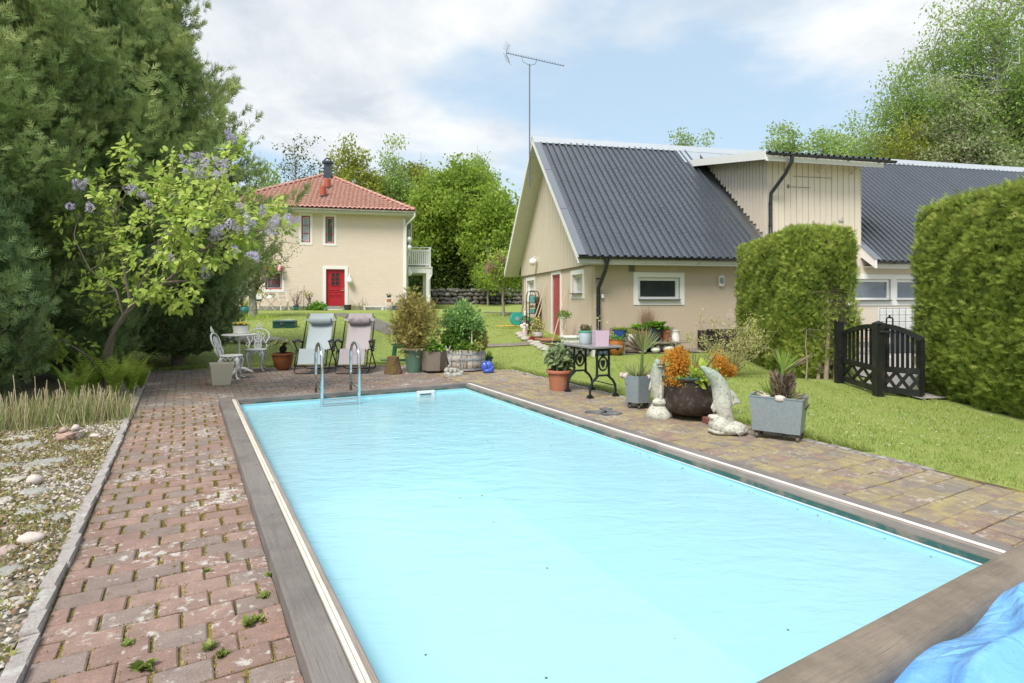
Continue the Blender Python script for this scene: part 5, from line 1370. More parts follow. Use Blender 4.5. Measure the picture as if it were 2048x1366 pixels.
def reeds():
 rs = np.random.RandomState(9)
 for j, (s_, t_, w_, nn, lab) in enumerate([(-1.42, .35, .15, 150, 'reed tuft beside the granite kerb, rightmost'), (-1.72, .40, .2, 190, 'reed tuft with straw stems second from the kerb'), (-2.1, .42, .22, 200, 'dense middle tuft of straw coloured reeds'), (-2.5, .5, .22, 180, 'reed tuft with tall dry stalks left of the middle'), (-2.8, .6, .14, 90, 'leftmost thin reed tuft with bent dry stalks')]):
  c = W(s_, t_); root = thing('reed_tuft', lab, 'reeds', (c.x, c.y, -.02), group='reeds in the planting bed')
  m = nn*2
  P = np.stack([rs.normal(0, w_, m), rs.normal(0, w_*.7, m), 0*rs.rand(m)], 1)
  D = np.stack([rs.normal(0, .22, m), rs.normal(0, .22, m), np.ones(m)], 1)
  leaves('reed_blades', P, D, rs.uniform(.2, .48, m), (BLADE[0]*[1, .28, 1.5], BLADE[1]), REED, root)
  k = nn//3; paths = []; rads = []
  for i in range(k):
   p = np.array([rs.normal(0, w_), rs.normal(0, w_*.6), 0]); h = rs.uniform(.22, .46)*(1.45 if rs.rand() < .08 else 1)
   tip = p+np.array([rs.normal(0, .05), rs.normal(0, .05), h]); paths.append(np.array([p, (p+tip)/2+rs.normal(0, .006, 3), tip])); rads.append(np.array([.0055, .005, .004]))
  V, F = tube_np(paths, rads, 4); me = np_mesh('dry_stalks', V, F, STRAW, np.repeat(rs.rand(k), 12)); link('dry_stalks', me, root, 'stuff')
reeds()
# ---------------------------------------------------------------- planting bed on the left: soil, flat stones, gravel, shells
def bed_left():
 t = NT('gravelly_soil'); v = t.geo.outputs['Position']
 a = t.noise(2.2, 6, .65); b = t.vor(38); c = t.noise(70, 4, .75)
 col = t.mix(a, (.20, .17, .12), (.36, .32, .25)); col = t.mix(t.ramp(b, [(.25, .7), (.45, 0.0)]), col, (.48, .45, .38))
 col = t.mix(t.ramp(t.noise(1.3, 5, .6), [(.50, 0.0), (.64, .75)]), col, (.20, .20, .05))
 col = t.mix(t.ramp(c, [(.32, .7), (.5, 0.0)]), col, (.05, .04, .03))
 t.pbr(col, .95, 0, t.bump(t.math('SUBTRACT', c, b), .9, .02), .15)
 nx, ny = 60, 130; mb = MB()
 P = []
 for j in range(ny):
  for i in range(nx):
   s = -6+(S0-.045+6)*i/(nx-1); tt = -4.9+(12.2)*j/(ny-1); P.append((s, tt))
 A = np.array(P); z = .004+.018*vnoise(np.c_[A, 0*A[:, 0]], 2.5, 3)+.02*np.clip((-1.2-A[:, 0]), 0, 2)*.5
 V = [tuple(W(s, tt, z[k]+.006)) for k, (s, tt) in enumerate(P)]
 mb.add(V, [(j*nx+i, (j+1)*nx+i, (j+1)*nx+i+1, j*nx+i+1) for j in range(ny-1) for i in range(nx-1)])
 bed_ = props(mb.build('planting_bed', t.m, smooth=True), kind='structure')
 SM = [stone_mat('blue_grey_field_stone', (.29, .285, .26), (.41, .405, .37), (.34, .33, .30), 5), stone_mat('pale_field_stone', (.40, .37, .32), (.55, .52, .46), (.46, .42, .36), 6), stone_mat('pink_field_stone', (.36, .27, .24), (.48, .38, .34), (.42, .32, .28), 6)]
 rs = random.Random(3)
 def stone(u, v, wu, hv, m, z=.0, flat=.35):
  Y = CAMH*FP/(v-HOR); c = at(u, v, Y); rx = wu/FP*Y/2; ry = min(rx*1.3, hv*Y*Y/(FP*CAMH)/2)
  mb = MB(); k = rs.randint(7, 11); rr = [rs.uniform(.8, 1.12) for _ in range(k)]
  rings = [(1.0, -.03), (1.02, .012*flat/.35), (.86, .035*flat/.35), (.45, .042*flat/.35)]; P = []
  h = min(max(rx, ry)*flat*2.2, .05)
  for f, _ in rings:
   zz_ = {1.0: -.03, 1.02: h*.25, .86: h*.5, .45: h*.6}[f]
   for i in range(k): a = 2*PI*i/k; P.append((rx*f*rr[i]*math.cos(a), ry*f*rr[i]*math.sin(a), zz_+rs.uniform(-.004, .004)))
  F = [(r_*k+i, r_*k+(i+1) % k, (r_+1)*k+(i+1) % k, (r_+1)*k+i) for r_ in range(3) for i in range(k)]+[tuple(3*k+i for i in range(k))]
  mb.add(P, F); o = mb.build('stone', m, bed_, smooth=50); o.location = (c.x, c.y, .012+z); o.rotation_euler = (rs.uniform(-.06, .06), rs.uniform(-.06, .06), 0)
 for (u, v, wu, hv, k) in [(90, 935, 75, 34, 0), (40, 900, 70, 26, 0), (10, 938, 50, 40, 0), (65, 1028, 66, 24, 0), (105, 1045, 56, 16, 0), (18, 1150, 60, 62, 0), (70, 990, 60, 14, 0), (152, 902, 42, 14, 0), (180, 905, 34, 9, 1),
                              (30, 965, 50, 12, 1), (5, 1010, 40, 16, 1), (120, 960, 34, 10, 1), (20, 1065, 44, 14, 2), (10, 1110, 50, 20, 2), (78, 1090, 40, 12, 2), (140, 1035, 30, 10, 1), (40, 880, 60, 14, 1), (130, 1075, 26, 8, 1), (55, 1125, 40, 14, 1), (90, 1165, 30, 12, 1), (30, 1215, 50, 24, 1), (60, 1250, 34, 14, 2)]:
  stone(u, v, wu, hv, SM[k])
 for i in range(278):
  s = S0-.07-abs(rs.gauss(0, .75)); tt = rs.uniform(.6, 6.0); p = W(s, tt)
  if p.y < 1.6: continue
  u = 1024+FP*p.x/p.y; v = HOR+FP*CAMH/p.y
  if u < -60: continue
  wu = rs.uniform(.02, .06)*FP/p.y; stone(u, v, wu, wu*.6, SM[rs.choice([0, 1, 1, 1, 2])], flat=.28)
 # fine gravel
 n = 9000
 s = S0-.05-np.abs(np.random.normal(0, .8, n)); tt = np.random.uniform(-.3, 6.5, n)
 T = (np.array([(-.5, -.4, 0), (.5, -.45, 0), (.45, .5, 0), (-.4, .45, 0), (0, 0, .55)]), np.array([(0, 1, 4), (1, 2, 4), (2, 3, 4), (3, 0, 4)]))
 W_ = np.array([tuple(W(a, b, .03)) for a, b in zip(s, tt)]); ok = W_[:, 1] > 1.4; W_ = W_[ok]; m = len(W_)
 GR = foliage('pale_gravel', [(.16, .13, .09), (.32, .28, .23), (.55, .52, .47), (.30, .20, .13)], .9, 0.0, .2)
 D = np.stack([np.random.normal(size=m), np.random.normal(size=m), np.random.normal(0, .15, m)], 1)
 props(leaves('gravel', W_, D, np.random.uniform(.008, .026, m), T, GR, up=np.tile([0, 0, 1.], (m, 1))), 'fine pale gravel between the flat stones', 'gravel')
 # ground cover
 n = 52000; s = S0-.04-np.random.rand(n)*2.2; tt = np.random.uniform(-1.2, 6.5, n)
 W_ = np.array([tuple(W(a, b, .03)) for a, b in zip(s, tt)]); k = vnoise(W_, 3.2, 8)+np.random.normal(0, .3, n) > -.12; W_ = W_[k & (W_[:, 1] > 1.4)]; m = len(W_)
 GC = foliage('ground_cover_leaf', [(.07, .10, .02), (.20, .23, .06), (.36, .36, .13), (.38, .28, .16), (.30, .16, .08)], .7, .3, .3, 3)
 D = np.stack([np.random.normal(size=m), np.random.normal(size=m), np.random.uniform(.2, 1.3, m)], 1)
 props(leaves('ground_cover', W_, D, np.random.uniform(.012, .042, m), DIAMOND, GC), 'low green weeds and moss among the bed stones', 'ground cover')
 # shells
 SH = stone_mat('pale_shell', (.55, .42, .36), (.72, .62, .56), (.66, .6, .55), 14)
 for (u, v, r, lab, sc, m) in [(131, 886, .075, 'large pinkish conch shell at the front of the reeds', (1.2, .8, .75), stone_mat('pink_conch', (.36, .22, .18), (.6, .42, .34), (.5, .33, .27), 16)), (155, 880, .052, 'white round scallop shell right of the conch', (1.0, .35, 1.0), SH), (189, 878, .05, 'flat white shell nearest the kerb', (1.2, .8, .4), SH), (68, 975, .055, 'white pointed stone between the flat rocks', (1.0, .8, .8), SH), (62, 1092, .055, 'smooth white stone lying low in the bed', (1.3, 1, .6), SH)]:
  Y = CAMH*FP/(v-HOR); c = at(u, v, Y); mb = MB(); mb.ball((0, 0, 0), r, 12, 8, jit=.10, sc=sc)
  if 'conch' in lab:
   for q in range(5): mb.tube([(r*1.2-q*.01, -.03-.008*q, .01*q-.02), (r*1.3+.01*q, .0, .05)], [.012, .004], 5)
   mb.lathe([(.05, 0), (.03, .03), (.012, .05)], (-.02, 0, .05), 10)
  o = mb.build('shell' if 'shell' in lab else 'white_stone', m, smooth=True); o.location = (c.x, c.y, r*sc[2]*.8+.02); props(o, lab, 'shell' if 'shell' in lab else 'stone')
bed_left()
# ---------------------------------------------------------------- clipped thuja hedges, right
THU = foliage('thuja_green', [(.038, .068, .012), (.11, .175, .024), (.23, .315, .045), (.38, .455, .08), (.49, .48, .17)], .6, .25, .45, 1.7)
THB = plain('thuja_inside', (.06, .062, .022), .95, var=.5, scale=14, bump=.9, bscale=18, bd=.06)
def hedge(label, quad, H, n, seed, bare=None, spray=.075, topn=.16):
 rs = np.random.RandomState(seed); Q = [np.array(q, float) for q in quad]; c0 = sum(Q)/4
 root = thing('thuja_hedge', label, 'hedge', (c0[0], c0[1], 0)); Q = [q-c0 for q in Q]
 mb = MB(); ex_ = (Q[1]-Q[0]+Q[2]-Q[3])/4; ey_ = (Q[3]-Q[0]+Q[2]-Q[1])/4
 kx_ = 1-.03/np.linalg.norm(ex_); ky_ = 1-.04/np.linalg.norm(ey_)
 cq = [-ex_*kx_-ey_*ky_, ex_*kx_-ey_*ky_, ex_*kx_+ey_*ky_, -ex_*kx_+ey_*ky_]
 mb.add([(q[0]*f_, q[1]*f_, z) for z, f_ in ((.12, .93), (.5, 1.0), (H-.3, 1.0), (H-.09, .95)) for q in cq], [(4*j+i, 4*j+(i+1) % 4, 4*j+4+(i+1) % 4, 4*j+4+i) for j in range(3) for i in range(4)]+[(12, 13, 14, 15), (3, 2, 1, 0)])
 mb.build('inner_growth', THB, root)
 P = []; N = []
 per = [(Q[i], Q[(i+1) % 4]) for i in range(4)]; Ls = [np.linalg.norm(b-a) for a, b in per]; top = .5*(Ls[0]*Ls[1])
 tot = sum(Ls)*H+top
 for (a, b), L in zip(per, Ls):
  m = int(n*L*H/tot); u = rs.uniform(-.06/L, 1+.06/L, m); z = rs.rand(m)*H; p = a+(b-a)*u[:, None]; nn = np.array([(b-a)[1], -(b-a)[0]])/L
  bul = .05*np.sin(z/H*PI)-.10*(z < .35)*(.35-z)/.35-.10*np.clip((z/H-.92)/.08, 0, 1)**1.6
  # round the vertical corners
  cr_ = np.clip(1-np.minimum(u, 1-u)*L/.2, 0, 1)**2*.0
  p3 = np.c_[p, z]; d = .075*vnoise(p3, 2.6, seed)+.05*vnoise(p3, 7, seed+1)+rs.normal(0, .022, m)
  p3[:, :2] += nn*(bul-cr_+d)[:, None]; P.append(p3); N.append(np.tile([nn[0], nn[1], .25], (m, 1)))
 m = int(n*top/tot)*2; u, v = rs.rand(m), rs.rand(m)
 p = ((1-u)*(1-v))[:, None]*Q[0]+(u*(1-v))[:, None]*Q[1]+(u*v)[:, None]*Q[2]+((1-u)*v)[:, None]*Q[3]
 e = np.minimum(np.minimum(u*Ls[0], (1-u)*Ls[0]), np.minimum(v*Ls[1], (1-v)*Ls[1])); rnd_ = .09*np.clip(1-e/.25, 0, 1)**2
 p3 = np.c_[p, np.full(m, H)]; p3[:, 2] += -rnd_+.05*vnoise(p3, 2.4, seed+2)+rs.normal(0, .03, m)+topn*.3*(rs.rand(m) < .12)*rs.rand(m); P.append(p3); N.append(np.tile([0, 0, 1.], (m, 1)))
 P = np.concatenate(P); N = np.concatenate(N)
 if bare is not None:
  k = bare(P+np.r_[c0, 0]); keep = rs.rand(len(P)) > k; P, N = P[keep], N[keep]
 m = len(P); D = N*.45+rs.normal(0, .5, (m, 3))+[0, 0, .55]
 rnd = np.clip(.44+.17*vnoise(P, 2.2, seed+4)+.22*vnoise(P, 9, seed+6)+rs.normal(0, .22, m)+.12*(P[:, 2] > H*.85), 0, 1)  # foliage near the top toned lighter, light from above put into the colour
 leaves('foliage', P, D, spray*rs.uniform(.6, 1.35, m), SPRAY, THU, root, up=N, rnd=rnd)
 return root
def bare1(P):
 k = np.exp(-((P[:, 0]-5.93)/.27)**2)*(P[:, 1] < 11.2)*np.clip((2.15-P[:, 2])/.7, 0, 1)*.93
 return k
h1 = hedge('clipped thuja hedge block with bare stems showing, beside the garage wall', [(5.14, 10.55), (6.14, 10.32), (6.50, 13.7), (5.66, 14.1)], 2.74, 62000, 31, bare1, .095)
BSTEM = plain('bare_thuja_stem', (.30, .23, .17), .85, var=.3, scale=12, bump=.5)
c0 = h1.location
ps = []; rd = []
for (u0, v0, u1_, v1_, r0, Y) in ((1652, 762, 1657, 540, .045, 10.35), (1636, 735, 1645, 580, .034, 10.45), (1612, 730, 1613, 660, .014, 10.3), (1668, 758, 1662, 640, .018, 10.4)):
 a, b = at(u0, v0, Y)-c0, at(u1_, v1_, Y+.1)-c0; a.z = -.02; ps.append(np.array([a, a.lerp(b, .35)+Vector((.02, 0, 0)), a.lerp(b, .7)-Vector((.015, 0, 0)), b])); rd.append(np.linspace(r0, r0*.55, 4))
tubes('stem', ps, rd, BSTEM, h1, 8)
ps = []; rd = []; rs = np.random.RandomState(3)
for i in range(70):
 a = np.array(at(1650+rs.normal(0, 10), rs.uniform(560, 750), 10.4)-c0); d = np.array([rs.normal(0, .28), rs.uniform(-.12, .3), rs.normal(.02, .18)])
 ps.append(np.array([a, a+d*.6+rs.normal(0, .02, 3), a+d])); rd.append(np.linspace(.007, .002, 3))
tubes('dead_twigs', ps, rd, BSTEM, h1, 4, kind='stuff')
hedge('large sunlit thuja hedge filling the right picture edge', [(5.84, 4.5), (6.95, 4.3), (7.5, 8.6), (6.37, 8.85)], 2.85, 80000, 41, None, .095, .3)
# ---------------------------------------------------------------- background trees
def tree(name, label, loc, H, z0, R, nl, ls, mats, seed, shape='round', sparse=0.0, trunk_r=.18, nclump=70, droop=0.0, csig=.55, group=None, bark=None, cat='tree', trunks=1):
 rs = np.random.RandomState(seed); root = thing(name, label, cat, loc, group=group)
 bark = bark or BARK; paths = []; rads = []
 tips = []
 mid = (H+z0)/2; hz_ = (H-z0)/2
 tr = []
 for k in range(trunks):
  ox, oy = (rs.normal(0, .4), rs.normal(0, .3)) if trunks > 1 else (0, 0)
  lean = rs.normal(0, .02*H, 2)+np.array([ox, oy])*1.3
  tr.append(np.array([(ox+lean[0]*(q**1.5), oy+lean[1]*(q**1.5), H*.96*q-.15*(q == 0)) for q in np.linspace(0, 1, 8)])+np.c_[rs.normal(0, .02, (8, 2)), np.zeros(8)])
  paths.append(tr[-1]); rads.append(trunk_r*(1-np.linspace(0, 1, 8)*.93))
 C = []
 for i in range(nclump):
  while True:
   p = rs.uniform(-1, 1, 3); r_ = np.linalg.norm(p)
   if r_ > 1 or r_ < .35: continue
   zz_ = (p[2]+1)/2
   if shape == 'birch': lim = (.35+.65*math.sin(min(1, (1-zz_)*1.25)*PI/2))*(1 if zz_ > .15 else .7)
   elif shape == 'spire': lim = 1.0-zz_*.75
   else: lim = 1
   if math.hypot(p[0], p[1]) > lim*math.sqrt(max(.02, 1-p[2]**2))+.08: continue
   break
  c = np.array([p[0]*R, p[1]*R, mid+p[2]*hz_]); c *= 1+.06*rs.normal(); t_ = tr[rs.randint(trunks)]
  zb = max(z0*.7, c[2]-rs.uniform(.25, .6)*math.hypot(c[0], c[1])-.3); kb = np.clip(zb/(H*.96)*7, 0, 6.9); ib = int(kb); b = t_[ib]*(1-(kb-ib))+t_[ib+1]*(kb-ib)
  paths.append(bez(b, (b+c)/2+np.array([0, 0, .12*R]), c, 6)); rads.append(np.linspace(trunk_r*.26, trunk_r*.05, 6)*(1-.4*zb/H)); C.append(c)
  for _ in range(3):
   e = c+rs.normal(0, csig, 3); paths.append(np.array([c, (c+e)/2, e])); rads.append(np.linspace(trunk_r*.07, trunk_r*.025, 3))
 C = np.array(C); w_ = rs.uniform(.3, 1.6, len(C)); w_ /= w_.sum(); k = rs.choice(len(C), nl, p=w_)
 g = rs.normal(0, 1, (nl, 3)); P = C[k]+g*csig*np.array([1, 1, .62])*(R/3.0)**.3
 # little twigs of leaves
 tone = rs.normal(0, .16, len(C))[k]; sub = np.clip(rs.normal(0, 1, (nl//14+1, 3)), -1.5, 1.5); P = C[k]+(sub[rs.randint(len(sub), size=nl)]*.9*csig+np.clip(rs.normal(0, csig*.28, (nl, 3)), -csig*.45, csig*.45))*np.array([1, 1, .62])
 if droop: P[:, 2] -= np.abs(rs.normal(0, droop, nl))*(rs.rand(nl) < .6)
 D = rs.normal(0, 1, (nl, 3)); D[:, 2] -= .6+droop
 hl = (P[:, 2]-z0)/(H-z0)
 rnd = np.clip(.34+.20*vnoise(P, .9, seed)+rs.normal(0, .14, nl)+tone+.15*hl+.10*(P[:, 2] > C[k][:, 2]), 0, 1)  # lit and shaded clumps and brighter crown tops put into the leaf tone
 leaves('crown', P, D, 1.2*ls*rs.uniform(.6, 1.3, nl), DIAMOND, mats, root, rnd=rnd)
 tubes('trunk', paths, rads, bark, root, 5)
 return root
MAPLE = foliage('fresh_maple_leaf', [(.06, .11, .015), (.16, .26, .03), (.29, .41, .05), (.44, .53, .10)], .55, .38, .4, .25)
BIRL = foliage('birch_leaf', [(.10, .19, .035), (.19, .31, .06), (.30, .42, .11), (.42, .50, .18)], .55, .42, .35, .3)
OLIVE = foliage('young_oak_leaf', [(.13, .15, .02), (.25, .28, .035), (.37, .40, .07)], .6, .38, .35, .3)
DARKL = foliage('wood_leaf', [(.03, .055, .012), (.07, .12, .022), (.13, .19, .035)], .6, .3, .4, .3)
def T_at(u, Y, vt, vb=None):      # tree base position and height for its top pixel
 x = (u-1024)/FP*Y; z = float(gz(x, Y)); return (x, Y, z), CAMH+(HOR-vt)/FP*Y-z
def put(name, label, u, Y, vt, rpx, z0f, nl, ls, m, seed, **k):
 loc, H = T_at(u, Y, vt); return tree(name, label, loc, H, H*z0f, rpx/FP*Y, nl, ls, m, seed, **k)
BG = 'trees standing behind the buildings'
put('maple_tree', 'big fresh green maple with dark trunks right of the cream house', 925, 44, 335, 92, .17, 27000, .26, MAPLE, 51, nclump=105, csig=.78, trunk_r=.34, trunks=3, bark=BARK_D, group=BG)
put('maple_tree', 'lower green maple reaching toward the garage gable', 988, 40, 398, 52, .16, 15000, .24, MAPLE, 52, nclump=80, csig=.65, trunk_r=.2, bark=BARK_D, group=BG)
put('maple_tree', 'green maple crowding the balcony of the cream house', 862, 43, 372, 45, .15, 14000, .24, MAPLE, 53, nclump=80, csig=.65, trunk_r=.22, bark=BARK_D, group=BG)
put('birch_tree', 'slender birch standing above the big maple', 966, 60, 280, 34, .35, 4200, .24, BIRL, 54, shape='birch', nclump=46, droop=.7, csig=.6, trunk_r=.16, bark=BIRCH, group=BG)
put('oak_tree', 'olive green young oak directly behind the slate chimney', 705, 52, 288, 52, .2, 10000, .26, OLIVE, 55, nclump=95, csig=.6, trunk_r=.22, group=BG)
put('birch_tree', 'pale birch between the oak and the tall alder', 790, 55, 282, 38, .2, 8500, .24, BIRL, 56, shape='birch', nclump=75, droop=.5, csig=.65, trunk_r=.18, bark=BIRCH, group=BG)
put('alder_tree', 'airy tall alder left of the big maple', 843, 56, 292, 42, .2, 7800, .25, OLIVE, 57, shape='spire', nclump=85, csig=.65, trunk_r=.18, group=BG)
put('bare_tree', 'thin almost leafless tree above the left roof slope', 598, 50, 270, 46, .2, 1700, .20, DARKL, 58, nclump=90, csig=.5, trunk_r=.17, bark=BARK, group=BG)
put('birch_tree', 'hanging birch just right of the cypress tips', 528, 48, 290, 30, .2, 3600, .22, BIRL, 59, shape='birch', nclump=50, droop=.8, csig=.5, trunk_r=.15, bark=BIRCH, group=BG)
put('birch_tree', 'low birch beside the hanging one, behind the hip roof', 560, 55, 330, 30, .2, 3000, .22, BIRL, 60, shape='birch', nclump=40, droop=.6, csig=.5, trunk_r=.15, bark=BIRCH, group=BG)
put('birch_tree', 'birch filling the gap behind the right end of the tiled roof', 800, 62, 345, 55, .1, 8500, .27, OLIVE, 61, nclump=80, csig=.8, trunk_r=.2, group=BG)
# over the garage roof
put('birch_tree', 'small birch crown peeping over the ridge of the dark roof', 1352, 52, 266, 26, .5, 3800, .22, BIRL, 62, nclump=40, csig=.6, group=BG, bark=BIRCH)
put('birch_tree', 'second small crown just over the ridge, beside the first', 1398, 54, 278, 26, .5, 3400, .22, BIRL, 63, nclump=40, csig=.6, group=BG, bark=BIRCH)
put('birch_tree', 'rounded birch above the dormer roof', 1568, 50, 240, 38, .4, 5600, .22, BIRL, 64, nclump=70, csig=.55, group=BG, bark=BIRCH)
put('birch_tree', 'birch right of the rounded one above the dormer', 1650, 50, 250, 44, .3, 7500, .22, BIRL, 65, nclump=80, csig=.6, group=BG, bark=BIRCH)
put('birch_tree', 'pale birch at the foot of the tall birches', 1710, 46, 250, 48, .2, 9000, .2, BIRL, 66, nclump=90, csig=.6, group=BG, bark=BIRCH)
put('birch_tree', 'left tall birch of the right-hand group, drooping twigs', 1790, 34, 128, 74, .35, 15000, .15, BIRL, 67, shape='birch', nclump=150, droop=.55, csig=.55, trunk_r=.2, group=BG, bark=BIRCH)
put('birch_tree', 'middle tall birch of the right-hand group', 1880, 33, 48, 82, .30, 20000, .15, BIRL, 68, shape='birch', nclump=190, droop=.6, csig=.6, trunk_r=.22, group=BG, bark=BIRCH)
put('birch_tree', 'tallest birch at the right picture edge', 1985, 30, -90, 110, .28, 30000, .14, BIRL, 69, shape='birch', nclump=260, droop=.6, csig=.55, trunk_r=.25, group=BG, bark=BIRCH)
put('birch_tree', 'birch cut by the right picture edge', 2080, 33, 10, 100, .2, 18000, .15, BIRL, 70, shape='birch', nclump=150, droop=.5, csig=.6, trunk_r=.25, group=BG, bark=BIRCH)
WILL = foliage('grey_green_willow_leaf', [(.15, .19, .08), (.28, .33, .15), (.42, .46, .26)], .6, .35, .3, .3)
put('willow_tree', 'pale grey-green willow in front of the tall birches', 1930, 29, 205, 75, .2, 15000, .13, WILL, 71, nclump=120, csig=.5, group=BG)
put('willow_tree', 'brownish green willow low behind the right roof', 1820, 31, 250, 66, .2, 13000, .14, OLIVE, 72, nclump=100, csig=.5, group=BG)
put('willow_tree', 'willow behind the hedge at the right edge', 2060, 30, 200, 60, .2, 12000, .14, OLIVE, 73, nclump=90, csig=.5, group=BG)
# far wood behind everything: one mass
def wood():
 rs = np.random.RandomState(77); n = 42000
 X = rs.uniform(-60, 50, n); Y = rs.uniform(56, 84, n); top = 6.0+1.6*np.sin(X*.21)+1.1*np.sin(X*.53+1)+1.0*np.sin(X*1.1+2)
 Z = top*rs.rand(n)**.8; P = np.c_[X, Y, Z+gz(X, Y)-.3]; D = rs.normal(0, 1, (n, 3))
 props(leaves('distant_wood', P, D, rs.uniform(.3, .8, n), DIAMOND, DARKL, rnd=np.clip(.35+.3*vnoise(P, .25, 3)+rs.normal(0, .2, n), 0, 1)), 'dark green wood closing the view behind the gardens', 'woodland')
 n = 13000; X = rs.uniform(-8, 3.5, n); Y = rs.uniform(41, 47, n); Z = 2.4*rs.rand(n)
 P = np.c_[X, Y, Z+gz(X, Y)]; props(leaves('undergrowth', P, rs.normal(0, 1, (n, 3)), rs.uniform(.12, .3, n), DIAMOND, DARKL), 'shady undergrowth behind the dry stone wall', 'bushes')
wood()
# dry stone wall
def stone_wall():
 wm_ = stone_mat('dark_wall_stone', (.075, .07, .06), (.14, .13, .115), (.11, .10, .09), 3)
 c = at(960, 620, 37.5); gzw = float(gz(-2, 37.5)); root = thing('dry_stone_wall', 'low dry stone retaining wall of dark boulders below the maples', 'stone wall', (c.x, 37.5, gzw))
 rs = random.Random(5); k = 0; vs = []
 for q in range(8):
  mb = MB(); mb.ball((0, 0, 0), .22, 8, 6, jit=.14, sc=(1.2, .9, .8)); vs.append(mb.mesh('stone', wm_, smooth=60))
 mb = MB(); mb.box((0, .45, .45), (7.4, .5, .9)); mb.build('backing', plain('wall_earth', (.05, .045, .035), .95), root)
 for row in range(4):
  x = -3.6+rs.random()*.2
  while x < 3.7:
   o = link('stone', rs.choice(vs), root); s_ = rs.uniform(.75, 1.15); o.scale = (s_*rs.uniform(.8, 1.2), s_, s_*rs.uniform(.8, 1.0)); o.location = (x, .1+rs.uniform(-.05, .05)+row*.05, .10+row*.27+rs.uniform(-.03, .03)); o.rotation_euler = (rs.random()*.5, rs.random()*.4, rs.random()*.6)
   x += .42*s_
stone_wall()
# slim young trees in front of the wall
PURP = foliage('purple_blossom', [(.22, .03, .12), (.42, .08, .26), (.55, .18, .38)], .7, .3)
def slim(u, v, Y, vt, rpx, lab, nfl, seed, lean=0):
 c = gp(u, v); Y = c.y; H = CAMH+(HOR-vt)/FP*Y-c.z; R = rpx/FP*Y
 r = tree('blossom_tree', lab, (c.x, c.y, c.z), H, H*.45, R, 2600, .11, MAPLE, seed, nclump=34, csig=.38, trunk_r=.075, bark=plain('pale_young_bark', (.33, .29, .23), .85, var=.3))
 if nfl:
  n = nfl; rs = np.random.RandomState(seed); k = rs.rand(n)
  P = np.stack([-R*.9+R*1.7*k, rs.normal(0, .3, n), H*(.68+.32*k)+rs.normal(0, .2, n)], 1)
  q = rs.randint(0, 16, n); cen = P[:16]; P = cen[q]+rs.normal(0, .12, (n, 3))
  leaves('blossoms', P, rs.normal(0, 1, (n, 3)), .10, DIAMOND, PURP, r)
slim(1007, 633, 26, 512, 36, 'slim young tree with purple blossom right of the stone wall', 700, 81)
slim(975, 612, 34, 540, 20, 'thin sapling standing before the dry stone wall', 0, 82)
# old apple tree by the house
def apple():
 c = gp(508, 637); rs = np.random.RandomState(6); root = thing('apple_tree', 'gnarled old fruit tree with knobbly bare branches before the cream house', 'tree', tuple(c)); Y = c.y
 T = lambda u, v, dy=0: np.array(at(u, v, Y+dy)-c)
 br = [[(508, 640), (506, 610), (505, 590), (512, 575)], [(505, 592), (488, 578), (474, 566), (466, 552), (465, 545)], [(508, 585), (503, 560), (498, 530), (500, 500), (512, 475)], [(512, 575), (520, 566), (532, 560), (545, 552), (560, 542)],
          [(512, 575), (516, 545), (525, 515), (535, 495), (553, 480)], [(500, 530), (490, 505), (482, 490)], [(525, 515), (540, 512), (556, 500)], [(503, 560), (484, 545), (470, 535)], [(498, 545), (512, 525), (508, 505), (520, 488)], [(532, 560), (528, 540), (540, 528), (560, 527)]]
 paths = [np.array([T(u, v, rs.normal(0, .25) if i else 0) for i, (u, v) in enumerate(b)]) for b in br]
 rads = [np.linspace(.17, .13, len(paths[0]))]+[np.linspace(.11, .035, len(p)) for p in paths[1:]]
 nodes = np.concatenate([p[1:] for p in paths[1:]])
 tw = []; tr = []; P = []
 for i in range(260):
  a = nodes[rs.randint(len(nodes))]+rs.normal(0, .12, 3); d = rs.normal(0, .28, 3)+[0, 0, .25]; tw.append(np.array([a, a+d*.5+rs.normal(0, .05, 3), a+d])); tr.append(np.linspace(.018, .006, 3))
  if a[0]+d[0] < .35 or rs.rand() < .25: P.append(a+d+rs.normal(0, .13, (34, 3)))
 P = np.concatenate(P); n_ = len(P)
 tubes('trunk', paths[:1], rads[:1], plain('lichened_bark', (.22, .20, .16), .95, var=.45, scale=14, bump=.8, bscale=30, dirt=(.42, .42, .34), dirt_at=.55, dscale=8), root, 9)
 tubes('limb', paths[1:], rads[1:], MATS['lichened_bark'], root, 6); tubes('twigs', tw, tr, MATS['grey_brown_bark'], root, 4, kind='stuff')
 leaves('crown', P, rs.normal(0, 1, (n_, 3)), .075, DIAMOND, foliage('apple_leaf', [(.08, .12, .025), (.2, .27, .05), (.33, .40, .12)], .6, .35), root)
 n_ = 900; P = rs.normal(0, .38, (n_, 3))*[1.2, 1, 0]+[0, 0, 0]; leaves('base_plants', P, rs.normal(0, .5, (n_, 3))+[0, 0, 1], rs.uniform(.08, .3, n_), (BLADE[0]*[1, .8, 1], BLADE[1]), FERN, root)
apple()
